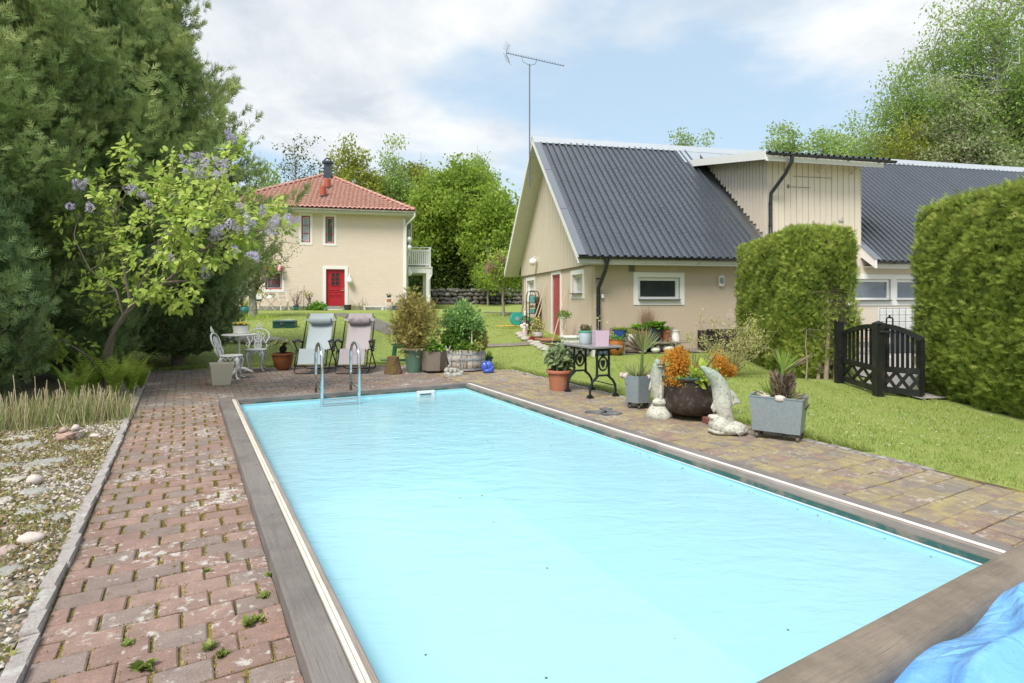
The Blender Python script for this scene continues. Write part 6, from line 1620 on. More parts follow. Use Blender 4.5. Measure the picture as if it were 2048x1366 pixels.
# ================================================================ garden objects
IRON_W = plain('white_cast_iron', (.74, .73, .70), .45, var=.08, scale=20, bump=.2, bscale=50, dirt=(.42, .38, .30), dirt_at=.66, dscale=14)
TERRA = plain('terracotta', (.42, .155, .085), .75, var=.12, scale=9, bump=.2, bscale=60, dirt=(.40, .27, .20), dirt_at=.64, dscale=8)
GLAZE_BR = plain('brown_glazed_clay', (.25, .085, .03), .3, var=.25, scale=5, bump=.05, spec=.6)
SOIL = plain('potting_soil', (.05, .035, .022), .95, var=.5, scale=30, bump=.8, bscale=60, bd=.01)
BLUEG = plain('cobalt_glaze', (.025, .075, .30), .22, var=.25, scale=8, bump=.05, spec=.6)
NAVY = plain('navy_glaze', (.012, .022, .085), .22, var=.3, bump=.05, spec=.6)
TEALG = plain('turquoise_glaze', (.04, .26, .33), .25, var=.25, scale=6, bump=.05, spec=.6)
PETROL = plain('petrol_glaze', (.02, .10, .14), .25, var=.3, bump=.05, spec=.6)
DKPL = plain('dark_plastic', (.04, .04, .042), .5, var=.2, bump=.05)
BLK = plain('black_frame_metal', (.020, .021, .023), .35, .2, var=.2, bump=0)
OLDWOOD = wood_mat('old_grey_bench_wood', (.20, .17, .14), (.36, .32, .27), (.28, .22, .16))
PALEWOOD = plain('pale_wood_leg', (.46, .38, .26), .7, var=.2, scale=6, bump=.2)
def galv():
 t = NT('galvanised_zinc'); v = t.pos(); a = t.vor(55, v, out=1); n = t.noise(3, 5, .6, v); f = t.noise(60, 3, .7, v)
 g = t.n('ShaderNodeRGBToBW'); t.l(a, g.inputs[0])
 col = t.mix(g.outputs[0], (.24, .31, .35), (.37, .44, .47)); col = t.mix(n, col, (.30, .33, .34)); col = t.mix(t.ramp(f, [(.64, 0.0), (.74, .6)]), col, (.6, .62, .62))
 t.pbr(col, t.ramp(n, [(.3, .42), (.7, .6)]), .45, t.bump(f, .1, .003), .5); return t.m
GALV = galv()
LEAFY = foliage('garden_leaf', [(.045, .11, .015), (.10, .21, .025), (.20, .33, .05), (.34, .45, .10)], .5, .3, .3, 4)
HOSTA = foliage('hosta_leaf', [(.07, .19, .02), (.14, .32, .03), (.26, .44, .06)], .45, .3, .3, 4)
YELLOWF = foliage('yellow_variegated_leaf', [(.20, .24, .06), (.42, .42, .13), (.62, .58, .24)], .6, .3, .3, 4)
GOLDC = foliage('golden_conifer', [(.12, .10, .025), (.24, .20, .05), (.40, .34, .10), (.52, .46, .18)], .65, .2, .35, 3)
PALM = foliage('palm_frond', [(.12, .18, .05), (.22, .29, .09), (.34, .38, .16), (.45, .38, .22)], .55, .25, .3, 5)
DRYP = foliage('dry_palm_fibre', [(.10, .07, .045), (.22, .16, .11), (.34, .27, .19)], .9, .05)
rs0 = np.random.RandomState(100)
def pot(root, prof, m, soil_z=None, n=28, name='pot', rim=None, **k):
 mb = MB(); inner = [(r*.90, z) for r, z in prof[::-1]][:max(2, len(prof)-1)]
 top = prof[-1]; mb.lathe(prof+[(top[0]*.90, top[1]), (top[0]*.84, top[1]*.82)], (0, 0, 0), n, **k); mb.build(name, m, root, smooth=35)
 s = MB(); zz = soil_z if soil_z is not None else top[1]*.90; s.lathe([(.001, zz+.012), (top[0]*.55, zz+.01), (top[0]*.88, zz)], (0, 0, 0), n, **k); s.build('soil', SOIL, root)
def flat_leaves(root, name, n, R, z, L, m, tm=LEAF, up=.8, sp=.5, lo=.0, kind='stuff', fw=1.0, seed=None, zr=0.0):
 rs = np.random.RandomState(seed if seed is not None else random.randint(0, 9999))
 a = rs.rand(n)*2*PI; r = R*np.sqrt(rs.rand(n)); P = np.stack([r*np.cos(a), r*np.sin(a), z+zr*rs.rand(n)*(1-.6*r/max(R, 1e-6))], 1)
 D = np.stack([np.cos(a)*sp+rs.normal(0, .2, n), np.sin(a)*sp+rs.normal(0, .2, n), np.full(n, up)+rs.normal(0, .25, n)], 1)
 t_ = (tm[0]*[1, fw, 1], tm[1])
 return leaves(name, P, D, L*rs.uniform(.6, 1.25, n), t_, m, root, up=np.stack([-np.cos(a)*up*.7, -np.sin(a)*up*.7, np.full(n, sp+.3)], 1), kind=kind)
def bushy(root, name, n, c, R3, L, m, tm=DIAMOND, seed=0, shell=.55, kind='stuff', updir=.2, clump=0):
 rs = np.random.RandomState(seed); v = unit(rs.normal(0, 1, (n, 3))); r = shell+(1-shell)*rs.rand(n)**.7
 r = r*(1+.14*vnoise(v, 2.6, seed))
 P = v*r[:, None]*np.array(R3)+np.array(c); D = v*.8+rs.normal(0, .5, (n, 3))+[0, 0, updir]
 rnd = np.clip(.42+.22*vnoise(P, 9/max(R3), seed+1)+rs.normal(0, .2, n), 0, 1)
 return leaves(name, P, D, L*rs.uniform(.6, 1.3, n), tm, m, root, rnd=rnd, up=v if tm is LEAF else None, kind=kind)
def clumpy(root, name, K, n, c, R3, L, m, seed, sig=.2, tm=DIAMOND):
 rs = np.random.RandomState(seed); C = unit(rs.normal(0, 1, (K, 3)))*(rs.rand(K, 1)**.45)*np.array(R3); C *= 1+.25*rs.rand(K, 1); k = rs.randint(K, size=n*K)
 P = C[k]+np.clip(rs.normal(0, 1, (n*K, 3)), -1.6, 1.6)*sig*min(R3); D = (P-C[k])*12+rs.normal(0, .4, P.shape)+[0, 0, .4]; tone = rs.normal(0, .17, K)[k]
 tubes(name+'_twigs', [bez(np.array([0, 0, -R3[2]])*.8, q*.5+[0, 0, -.02], q, 4)+np.array(c) for q in C], [np.linspace(.005, .002, 4)]*K, BARK_D, root, 4, kind='stuff')
 return leaves(name, P+np.array(c), D, L*rs.uniform(.6, 1.3, len(P)), tm, m, root, rnd=np.clip(.45+tone+rs.normal(0, .15, len(P)), 0, 1))
def stems(root, name, n, R, z0, H, spread, m, r0=.006, seed=0, curv=.1, side=0, nseg=5):
 rs = np.random.RandomState(seed); ps = []; rd = []; tips = []
 for i in range(n):
  a = rs.rand()*2*PI; p0 = np.array([R*rs.rand()*math.cos(a), R*rs.rand()*math.sin(a), z0]); e = p0+np.array([math.cos(a)*spread*rs.rand(), math.sin(a)*spread*rs.rand(), H*rs.uniform(.6, 1.05)])
  mid = (p0+e)/2+rs.normal(0, curv, 3)*[1, 1, .2]; b = bez(p0, mid, e, nseg); ps.append(b); rd.append(np.linspace(r0, r0*.35, nseg)); tips.append(b)
  for _ in range(side):
   q = b[rs.randint(1, nseg)]; d = rs.normal(0, H*.16, 3)+[0, 0, H*.07]; ps.append(np.array([q, q+d*.6, q+d])); rd.append(np.linspace(r0*.5, r0*.2, 3)); tips.append(ps[-1])
 tubes(name, ps, rd, m, root, 5, kind='stuff' if n > 6 else None); return tips
def gthing(name, label, cat, u, v, rz=0.0, group=None, dz=0.0, z=None):
 p = gp(u, v); return thing(name, label, cat, (p.x, p.y, (p.z if z is None else z)+dz), rz, group)
PX = lambda px, Y: px/FP*Y
# ---- beige cube planter (tilted, empty)
o = gthing('square_planter', 'empty beige tapering square planter at the patio corner by the cypress', 'planter', 432, 771, .35)
o.location.y += .16
BEI = plain('cream_stoneware', (.58, .52, .40), .6, var=.06, bump=.05)
mb = MB(); a, b, h = .135, .185, .36
P = [(-a, -a, 0), (a, -a, 0), (a, a, 0), (-a, a, 0), (-b, -b, h), (b, -b, h), (b, b, h), (-b, b, h)]; k = .88
P += [(-b*k, -b*k, h), (b*k, -b*k, h), (b*k, b*k, h), (-b*k, b*k, h), (-a*.85, -a*.85, .05), (a*.85, -a*.85, .05), (a*.85, a*.85, .05), (-a*.85, a*.85, .05)]
mb.add(P, [(3, 2, 1, 0)]+[(i, (i+1) % 4, 4+(i+1) % 4, 4+i) for i in range(4)]+[(4+i, 4+(i+1) % 4, 8+(i+1) % 4, 8+i) for i in range(4)]+[(8+i, 8+(i+1) % 4, 12+(i+1) % 4, 12+i) for i in range(4)]+[(12, 13, 14, 15)])
mb.build('planter_body', BEI, o, fix=False); mb = MB(); mb.box((0, 0, .25), (.27, .27, .01)); mb.build('soil', SOIL, o)
o.rotation_euler = (0, .03, .55)
# ---- ornate cast-iron chairs
def ornate_chair(label, u, v, rz):
 c = gp(u, v); o = thing('garden_chair', label, 'chair', (c.x, c.y, 0), rz, 'ornate white cast-iron chairs')
 SH_ = .43
 mb = MB(); mb.lathe([(.185, -.018), (.205, -.012), (.212, 0), (.205, .012), (.02, .014)], (0, 0, SH_), 26, sy=.95); mb.build('seat', IRON_W, o, smooth=40)
 mb = MB()
 for k in range(14):
  a = 2*PI*k/14; mb.tube([(.195*math.cos(a+t_)*1.0, .185*math.sin(a+t_), SH_-.045+.03*math.cos(t_*14)) for t_ in np.linspace(0, .42, 6)], .008, 5)
 mb.build('apron', IRON_W, o, smooth=True)
 for k in range(4):
  a = PI/4+k*PI/2; dx, dy = math.cos(a), math.sin(a); mb = MB()
  pts = [(dx*.16, dy*.16, SH_-.01), (dx*.215, dy*.215, SH_-.09), (dx*.20, dy*.20, SH_-.20), (dx*.165, dy*.165, .15), (dx*.185, dy*.185, .05), (dx*.235, dy*.235, .012)]
  mb.tube([bp for bp in pts], [.030, .030, .020, .014, .013, .018], 8); mb.ball((dx*.24, dy*.24, .016), .021, 8, 6, sc=(1.2, 1.2, .7))
  for sg in (-1, 1):
   b_ = a+sg*.38; mb.tube([(dx*.20, dy*.20, SH_-.04), (.20*math.cos(b_), .20*math.sin(b_), SH_-.10), (.19*math.cos(a+sg*.2), .19*math.sin(a+sg*.2), SH_-.125), (dx*.2, dy*.2, SH_-.16)], .007, 5)
   mb.tube([(.198*math.cos(a+sg*.2)+.0, .198*math.sin(a+sg*.2), SH_-.075+.028*math.sin(q)) if False else (.2*math.cos(a+sg*(.2+.09*math.cos(q))), .2*math.sin(a+sg*(.2+.09*math.cos(q))), SH_-.075+.024*math.sin(q)) for q in np.linspace(0, 2*PI, 9)], .0055, 5)
  mb.build('leg', IRON_W, o, smooth=True)
 # back: outer loop, crest, pierced centre splat. plane y = .17 leaning back
 B = lambda x, z: (x, .175+.16*(z-SH_)/.5, z)
 mb = MB()
 for sg in (-1, 1):
  mb.tube([B(sg*x, SH_+z) for x, z in ((.15, .0), (.185, .05), (.155, .12), (.175, .17), (.215, .24), (.20, .32), (.14, .385), (.07, .405), (.0, .41))], [.015]*9, 7)
  mb.tube([B(sg*x, SH_+z) for x, z in ((.155, .12), (.12, .17), (.105, .22), (.12, .28), (.08, .33), (.045, .30))], .010, 6)
  mb.tube([B(sg*x, SH_+z) for x, z in ((.185, .05), (.225, .08), (.21, .13), (.165, .13))], .009, 6)
 mb.build('back_frame', IRON_W, o, smooth=True)
 mb = MB()
 for k in range(5):
  z = SH_+.05+k*.068; w_ = .05+.016*math.sin(k*1.4); mb.tube([B(w_*math.cos(q), z+.034*math.sin(q)) for q in np.linspace(0, 2*PI, 12)], .0085, 5)
  mb.tube([B(-w_, z), B(w_, z)], .006, 5); mb.tube([B(0, z-.034), B(0, z+.034)], .006, 5); mb.ball(B(0, z), .014, 8, 6)
 for sg in (-1, 1): mb.tube([B(sg*x, SH_+z) for x, z in ((.055, .0), (.07, .07), (.055, .14), (.075, .21), (.065, .28), (.09, .33))], .010, 6)
 mb.build('back_splat', IRON_W, o, smooth=True)
 mb = MB(); mb.tube([B(.05*math.cos(q), SH_+.455+.045*math.sin(q)) for q in np.linspace(0, 2*PI, 14)], .012, 6); mb.ball(B(0, SH_+.455), .022, 8, 6); mb.ball(B(0, SH_+.515), .017, 8, 6, sc=(.8, .8, 1.5)); mb.build('crest', IRON_W, o, smooth=True)
 return o
ornate_chair('ornate white cast-iron chair seen from the side, left of the round table', 462, 758, 1.75)
ornate_chair('ornate white cast-iron chair facing the pool, right of the round table', 512, 741, .25)
# ---- round table with pot of yellow pansies
tb = gthing('round_table', 'small round white pedestal table between the two ornate chairs', 'table', 478, 748)
ht = CAMH-(669-HOR)*tb.location.y/FP
mb = MB(); mb.lathe([(.30, -.022), (.315, -.012), (.315, .004), (.30, .008), (.01, .008)], (0, 0, ht), 36); mb.build('tabletop', IRON_W, tb, smooth=40)
mb = MB(); mb.lathe([(.026, .08), (.026, .26), (.034, .27), (.034, .30), (.024, .31), (.024, ht-.1), (.05, ht-.03)], (0, 0, 0), 14); mb.build('pedestal', IRON_W, tb, smooth=40)
for k in range(3):
 a = .5+k*2*PI/3; mb = MB(); mb.tube([(0, 0, .12), (.1*math.cos(a), .1*math.sin(a), .10), (.2*math.cos(a), .2*math.sin(a), .05), (.25*math.cos(a), .25*math.sin(a), .02)], [.035, .030, .024, .026], 8); mb.build('foot', IRON_W, tb, smooth=True)
yp = thing('flower_pot', 'white pot of yellow pansies standing on the round table', 'flower pot', (tb.location.x+.03, tb.location.y, ht+.009))
pot(yp, [(.105, 0), (.125, .02), (.142, .15), (.148, .155), (.148, .165)], WHITE)
flat_leaves(yp, 'leaves', 130, .13, .15, .05, LEAFY, up=.6, seed=3, zr=.03)
YEL = foliage('yellow_petal', [(.62, .42, .06), (.72, .56, .12), (.78, .66, .25)], .6, .2)
rs = np.random.RandomState(5)
for k in range(20):
 a = rs.rand()*6.28; r = .12*math.sqrt(rs.rand()); m = 6; aa = np.arange(m)*2*PI/m
 q = leaves('flower', np.tile([[r*math.cos(a), r*math.sin(a), .19+.03*rs.rand()]], (m, 1)), np.stack([np.cos(aa), np.sin(aa), .35+0*aa], 1), .052, LEAF, YEL, yp, up=np.tile([0, -.6, 1.], (m, 1)), kind=None)
# ---- brown pot with a small palm
o = gthing('palm_pot', 'glazed brown pot with a small cycad palm beside the white chairs', 'potted palm', 566, 739)
s_ = PX(41, o.location.y)/.40
pot(o, [(r*s_, z*s_) for r, z in ((.10, 0), (.155, .06), (.19, .2), (.20, .29), (.225, .295), (.225, .325))], GLAZE_BR)
mb = MB(); mb.ball((0, 0, .40*s_), .07*s_, 12, 8, jit=.12, sc=(1, 1, 1.15)); mb.build('palm_trunk', plain('dark_palm_fibre', (.04, .03, .022), .95, var=.4, bump=.8, bscale=40), o)
def feather_palm(o, n, L, z, seed, m=PALM, bias=None, droop=.5):
 rs = np.random.RandomState(seed); P = []; D = []; ps = []; rd = []
 for i in range(n):
  a = (rs.rand()*2*PI) if bias is None else rs.normal(bias, 1.0); l = L*rs.uniform(.7, 1.1); d = np.array([math.cos(a), math.sin(a), 0]); b = bez([0, 0, z], d*l*.45+[0, 0, z+l*.75], d*l*.95+np.array([0, 0, z+l*(.75-droop)*rs.uniform(.5, 1.2)]), 10)
  ps.append(b); rd.append(np.linspace(.004, .0015, 10))
  for k in range(3, 30):
   t_ = k/30*9; i0 = min(8, int(t_)); q = b[i0]*(1-t_+i0)+b[i0+1]*(t_-i0); dd = unit((b[i0+1]-b[i0])[None])[0]; s2 = unit(np.cross(dd, [[0, 0, 1.]]))[0]
   for sg in (-1, 1): P.append(q); D.append(s2*sg*.8+dd*.7+[0, 0, .15])
 leaves('frond', np.array(P), np.array(D), .085*L/.38*np.ones(len(P)), (BLADE[0]*[1, 3.6, .5], BLADE[1]), m, o); tubes('frond_stem', ps, rd, m, o, 3, kind='stuff')
feather_palm(o, 17, .36, .42*s_, 7)
# ---- zero-gravity loungers
FAB1 = plain('pale_grey_blue_mesh_fabric', (.37, .42, .44), .8, var=.05, scale=3, bump=.3, bscale=160, bd=.002)
FAB2 = plain('faded_mauve_mesh_fabric', (.37, .33, .34), .8, var=.10, scale=4, bump=.3, bscale=160, bd=.002, dirt=(.30, .24, .25), dirt_at=.64, dscale=4)
PIL1 = plain('grey_blue_pillow', (.33, .38, .40), .75, var=.08, bump=.1); PIL2 = plain('worn_mauve_pillow', (.34, .29, .31), .75, var=.15, bump=.15, dirt=(.20, .14, .16), dirt_at=.54, dscale=8)
def lounger(label, u, v, rz, fab, pil):
 c = gp(u, v); o = thing('lounge_chair', label, 'lounger', (c.x, c.y, 0), rz, 'folding lounge chairs')
 W2 = .265                        # half width of the fabric frame; x right, -y towards the pool
 topb = Vector((0, .46, 1.15)); hipb = Vector((0, .02, .43)); knee = Vector((0, -.40, .47)); foot = Vector((0, -.56, .16))
 def prof(n=8):
  return [topb.lerp(hipb, i/n) for i in range(n+1)]
 # back frame
 mb = MB(); bw = W2+.035; pts = [Vector((-bw, 0, 0))+hipb]+[Vector((-bw, 0, 0))+hipb.lerp(topb, .9)]+[Vector((-bw+.05, 0, 0))+hipb.lerp(topb, 1.0)]+[Vector((bw-.05, 0, 0))+hipb.lerp(topb, 1.0)]+[Vector((bw, 0, 0))+hipb.lerp(topb, .9)]+[Vector((bw, 0, 0))+hipb]
 mb.tube(pts, .0125, 8); mb.build('back_frame', BLK, o, smooth=True)
 mb = MB()
 for sg in (-1, 1): mb.tube([Vector((sg*bw, 0, 0))+hipb, Vector((sg*bw, 0, 0))+knee, Vector((sg*bw, 0, 0))+foot], .0125, 8)
 mb.tube([Vector((-bw, 0, 0))+foot, Vector((bw, 0, 0))+foot], .0125, 8); mb.build('seat_frame', BLK, o, smooth=True)
 def cloth(a, b, name, sag, w_):
  mb = MB();
  def fn(i, j):
   p = a.lerp(b, j); d = (b-a).normalized(); n_ = Vector((0, -d.z, d.y));
   if n_.z < 0: n_ = -n_
   return tuple(p+Vector((w_*(2*i-1), 0, 0))-n_*sag*math.sin(PI*j)*(1-.5*(2*i-1)**2))
  mb.grid(9, 14, fn); V = list(mb.v); n0 = len(V); mb.v = V+[(x, y+.006, z-.006) for x, y, z in V]; mb.f += [tuple(n0+i for i in reversed(f)) for f in mb.f]
  return mb.build(name, fab, o, smooth=True, fix=False)
 cloth(topb+Vector((0, -.012, .015)), hipb+Vector((0, .02, -.01)), 'back_fabric', .05, W2-.02)
 cloth(hipb+Vector((0, .02, -.01)), knee+Vector((0, .0, .015)), 'seat_fabric', .05, W2-.02)
 cloth(knee+Vector((0, -.005, .017)), foot+Vector((0, .0, .03)), 'leg_fabric', .012, W2-.02)
 mb = MB(); mb.beam(foot+Vector((-W2+.03, -.004, .03)), foot+Vector((W2-.03, -.004, .03)), .012, .016); mb.build('fabric_hem', plain('tan_hem', (.40, .30, .20), .7), o)
 mb = MB()
 for a, b, n in ((topb, hipb, 17), (knee, foot, 9)):
  for k in range(n):
   p = a.lerp(b, .14+.84*k/n)
   for sg in (-1, 1): mb.tube([p+Vector((sg*(W2-.03), -.004, -.006)), p+Vector((sg*bw, 0, .02))], .0038, 4)
 mb.build('lacing', BLK, o, kind='stuff')
 pc = topb.lerp(hipb, .215)+Vector((0, -.05, .02)); mb = MB(); prf = [(.012, -.215), (.05, -.212), (.062, -.19), (.064, 0), (.062, .19), (.05, .212), (.012, .215)]
 mb.lathe(prf, (0, 0, 0), 16, jit=.012); mb.v = [(z+pc.x, x*.8+pc.y, y*1.25+pc.z) for x, y, z in mb.v]; mb.build('pillow', pil, o, smooth=50)
 mb = MB(); mb.box(pc+Vector((0, .03, .02)), (2*bw+.03, .012, .05)); mb.build('pillow_strap', plain('grey_strap', (.45, .45, .44), .8), o)
 # ground frames: X of two U shapes plus uprights to the arm rests
 for (x2, ya, yb, za, nm) in ((bw+.035, .36, -.42, .60, 'rear'), (bw+.022, -.52, .20, .62, 'front')):
  mb = MB(); zt = .60
  mb.tube([(-x2, yb, zt), (-x2, ya*.96, .04), (-x2+.05, ya, .0125), (x2-.05, ya, .0125), (x2, ya*.96, .04), (x2, yb, zt)], .0125, 8); mb.build('leg_frame', BLK, o, smooth=True)
 for sg in (-1, 1):
  mb = MB(); mb.tube([(sg*(bw+.035), -.46, .63), (sg*(bw+.04), -.15, .645), (sg*(bw+.03), .18, .57)], [.022, .026, .02], 8); mb.ball((sg*(bw+.045), -.40, .625), .036, 10, 6, sc=(1.1, 1.5, .7)); mb.build('armrest', DKPL, o, smooth=True)
  mb = MB(); mb.tube([(sg*(bw+.02), -.10, .42), (sg*(bw+.03), .06, .40), (sg*(bw+.03), .28, .62)], .011, 6); mb.ball((sg*(bw+.03), -.02, .42), .03, 8, 6); mb.build('hinge_bar', BLK, o, smooth=True)
 return o
lounger('pale grey folding lounge chair with a rolled grey pillow, left of the pair', 634, 741, .10, FAB1, PIL1)
lounger('mauve folding lounge chair with a worn pillow, right of the pair', 713, 741, .08, FAB2, PIL2)
# ---- dark green case on the lawn
o = gthing('storage_case', 'dark green lidded case lying on the lawn behind the loungers', 'case', 566, 657, .15)
Y = o.location.y; w_ = PX(42, Y); h_ = PX(16, Y); DG = plain('dark_green_plastic', (.018, .065, .06), .35, var=.2, bump=.05)
mb = MB(); mb.bbox((0, .3, h_*.36), (w_, .5, h_*.70), .02); mb.build('case_body', DG, o)
mb = MB(); mb.bbox((0, .3, h_*.86), (w_+.02, .52, h_*.26), .03); mb.build('case_lid', DG, o)
mb = MB(); mb.box((-.06, .03, h_*.62), (.05, .02, .07)); mb.box((.02, .03, h_*.62), (.03, .02, .05)); mb.build('latch', MATS['handle_metal'], o)
mb = MB(); mb.bbox((.1, .33, h_*1.0), (w_*.6, .4, .03), .01); mb.build('lid_mat', plain('grey_fabric_scrap', (.36, .37, .37), .9), o)
# ---- green step stool, stump, planters along the far edge
STG = plain('dark_green_paint', (.025, .13, .06), .5, var=.15, bump=.1)
o = gthing('step_stool', 'dark green wooden step stool behind the stump', 'stool', 799, 742, .05); s = .54
for (x, y) in ((-.17, -.0), (.19, -.0), (-.17, .28), (.19, .28)):
 mb = MB(); mb.beam((x*1.0, y, 0), (x*.62, y*.9, s-.02), .05, .03); mb.build('leg', STG, o)
mb = MB(); mb.bbox((.0, .13, s), (.33, .28, .028), .005); mb.build('seat', STG, o)
mb = MB(); mb.bbox((-.19, -.02, .23), (.34, .2, .025), .004); mb.build('step', STG, o)
mb = MB(); mb.beam((-.15, .0, .22), (.17, .0, .22), .02, .05); mb.beam((-.13, 0, s-.05), (.13, 0, s-.05), .02, .06); mb.build('brace', STG, o)
pp = thing('plant_pot', 'dark nursery pot of drying leaves standing on the green stool', 'plant pot', (o.location.x+.02, o.location.y+.12, s+.014))
pot(pp, [(.08, 0), (.105, .14)], DKPL); bushy(pp, 'foliage', 420, (0, 0, .28), (.19, .17, .18), .055, GOLDC, seed=8)
o = gthing('tree_stump', 'mossy brown wood stump used as a stand beside the loungers', 'stump', 786, 747)
t = NT('mossy_stump_wood'); n = t.noise(9, 6, .7); c_ = t.mix(n, (.10, .065, .04), (.26, .17, .11)); c_ = t.mix(t.ramp(t.noise(5, 5, .7), [(.48, 0.0), (.62, .8)]), c_, (.16, .13, .035)); t.pbr(c_, .95, 0, t.bump(t.noise(30, 6, .7), 1.0, .03), .1)
mb = MB(); mb.lathe([(.185, 0), (.17, .06), (.145, .16), (.125, .26), (.115, .33), (.06, .345)], (0, 0, 0), 18, jit=.06); mb.build('stump_wood', t.m, o)
TEALP = plain('pale_green_plastic', (.12, .235, .17), .5, var=.08, bump=.05)
o = gthing('green_planter', 'tall pale green pot holding the yellow-brown conifer', 'planter', 827, 745); o.location.y += .1
pot(o, [(.135, 0), (.15, .05), (.205, .43), (.245, .44), (.245, .475)], TEALP)
mb = MB(); mb.lathe([(.232, .45), (.25, .455), (.25, .48), (.235, .485)], (0, 0, 0), 28); mb.build('rim', plain('tan_rim', (.38, .30, .20), .6), o)
cn = thing('golden_conifer', 'yellow-brown variegated conifer in the pale green pot', 'conifer', (o.location.x, o.location.y, .43))
tips = stems(cn, 'stems', 14, .05, 0, 1.1, .30, BARK_D, .014, 3, .06, 0)
rs = np.random.RandomState(8)
P = []
for b in tips:
 for k in range(26):
  q = b[0]+(b[-1]-b[0])*rs.uniform(.15, 1.1); P.append(q+rs.normal(0, .085, (5, 3)))
P = np.concatenate(P); z = P[:, 2]; rl = np.hypot(P[:, 0], P[:, 1]); lim = np.interp(z, [-.05, .15, .5, .9, 1.3], [.36, .50, .52, .34, .10]); P = P[rl < lim*1.1];
D = np.c_[P[:, :2]*2.2, np.full(len(P), .5)]+rs.normal(0, .4, (len(P), 3)); leaves('foliage', P, D, rs.uniform(.05, .10, len(P)), SPRAY, GOLDC, cn, rnd=np.clip(.5+.25*vnoise(P, 6, 3)+rs.normal(0, .2, len(P)), 0, 1))
clumpy(cn, 'side_foliage', 120, 34, (.0, -.02, .50), (.44, .40, .55), .085, GOLDC, 9, .2, SPRAY)
WASHG = plain('taupe_fibre_cement', (.225, .185, .15), .75, var=.1, bump=.1, dirt=(.15, .12, .095), dirt_at=.6)
o = gthing('wooden_planter', 'taupe angular planter with a broad-leaved hosta', 'planter', 865, 747, 0); s_ = PX(50, o.location.y)/.5; o.location.y += .2
mb = MB(); mb.lathe([(.235, .05), (.265, .43)], (0, 0, 0), 6, rot=.12); mb.lathe([(.25, .42), (.22, .42), (.20, .36)], (0, 0, 0), 6, rot=.12); mb.build('planter_body', WASHG, o)
mb = MB(); mb.lathe([(.01, .385), (.22, .38)], (0, 0, 0), 6, rot=.12); mb.build('soil', SOIL, o)
mb = MB(); mb.lathe([(.19, 0), (.20, .05)], (0, 0, 0), 6, rot=.12); mb.build('planter_foot', BLK, o)
HL_ = (LEAF[0]*[1, 1.15, 1], LEAF[1])
def hosta(o, n, z, L, m, seed, R=.1, leafname='leaf'):
 rs = np.random.RandomState(seed)
 for i in range(n):
  a = rs.rand()*2*PI; e = rs.uniform(.15, 1.1); r = R*rs.rand(); d = np.array([[math.cos(a), math.sin(a), e*.9]]); p = np.array([[r*math.cos(a), r*math.sin(a), z]]); st = p+unit(d)*L*.65*rs.uniform(.5, 1)
  leaves(leafname, st, d*[1, 1, .4 if e > .5 else .1], L*rs.uniform(.7, 1.15), HL_, m, o, up=np.array([[-math.cos(a)*.5, -math.sin(a)*.5, 1.]]), kind=None)
 ps = [bez([0, 0, z-.03], [0, 0, z+L*.3], [R*2*math.cos(a), R*2*math.sin(a), z+L*.45], 4) for a in rs.rand(8)*6.28]; tubes('stalks', ps, [np.linspace(.005, .003, 4)]*8, m, o, 4, kind='stuff')
rs = np.random.RandomState(4)
for i in range(62):
 v_ = unit(rs.normal(0, 1, (1, 3)))*[[1, 1, .8]]; v_[0, 2] = abs(v_[0, 2]); p_ = np.array([[0, 0, .40]])+v_*[[.13, .12, .16]]*rs.uniform(.5, 1.1)
 leaves('leaf', p_, v_*[[1, 1, .35]]+[[0, 0, .02]], rs.uniform(.12, .18, 1), HL_, HOSTA, o, up=v_*.5+[[0, -.3, 1.]], kind=None)
# half barrel
o = gthing('half_barrel', 'weathered whitewashed half barrel with flaking blue hoops full of plants', 'barrel planter', 929, 744); o.location.y += .35; RB = PX(39, o.location.y)
t = NT('flaking_barrel_paint'); v = t.pos(True, (1, 1, .35)); n = t.noise(7, 6, .7, v); s2 = t.noise(9, 6, .75, t.pos(True, (1, 1, .2)))
c_ = t.mix(n, (.46, .41, .35), (.60, .56, .50)); c_ = t.mix(t.ramp(s2, [(.50, 0.0), (.6, .85)]), c_, (.23, .17, .125))
sx = t.n('ShaderNodeSeparateXYZ'); t.l(t.tc.outputs['Object'], sx.inputs[0]); rst = t.ramp(t.math('ADD', sx.outputs[2], t.math('MULTIPLY', n, .12)), [(.10, 1.0), (.17, 0.0)]); c_ = t.mix(rst, c_, (.20, .09, .05)); t.pbr(c_, .85, 0, t.bump(n, .5, .006), .2); BRLM = t.m
ns = 22
for i in range(ns):
 mb = MB(); a0_, a1_ = 2*PI*i/ns+.012, 2*PI*(i+1)/ns-.012; P = []
 jz = random.uniform(-.008, .008)
 for (r, z) in ((RB*.90, 0), (RB*.985, .14), (RB*1.0, .28), (RB*.97, .43+jz)):
  for rr in (r, r-.03): P += [(rr*math.cos(a0_), rr*math.sin(a0_), z), (rr*math.cos((a0_+a1_)/2)*1.003, rr*math.sin((a0_+a1_)/2)*1.003, z), (rr*math.cos(a1_), rr*math.sin(a1_), z)]
 F = []
 for k in range(3):
  b_ = k*6
  for (x, y) in ((0, 1), (1, 2)): F += [(b_+x, b_+y, b_+6+y, b_+6+x), (b_+3+y, b_+3+x, b_+9+x, b_+9+y)]
  F += [(b_+3, b_, b_+6, b_+9), (b_+2, b_+5, b_+11, b_+8)]
 F += [(18, 19, 22, 21), (19, 20, 23, 22)]; mb.add(P, F); mb.build('stave', BRLM, o)
HOOP = plain('flaking_blue_hoop', (.17, .27, .36), .7, var=.3, scale=16, bump=.3, dirt=(.42, .38, .33), dirt_at=.5, dscale=18)
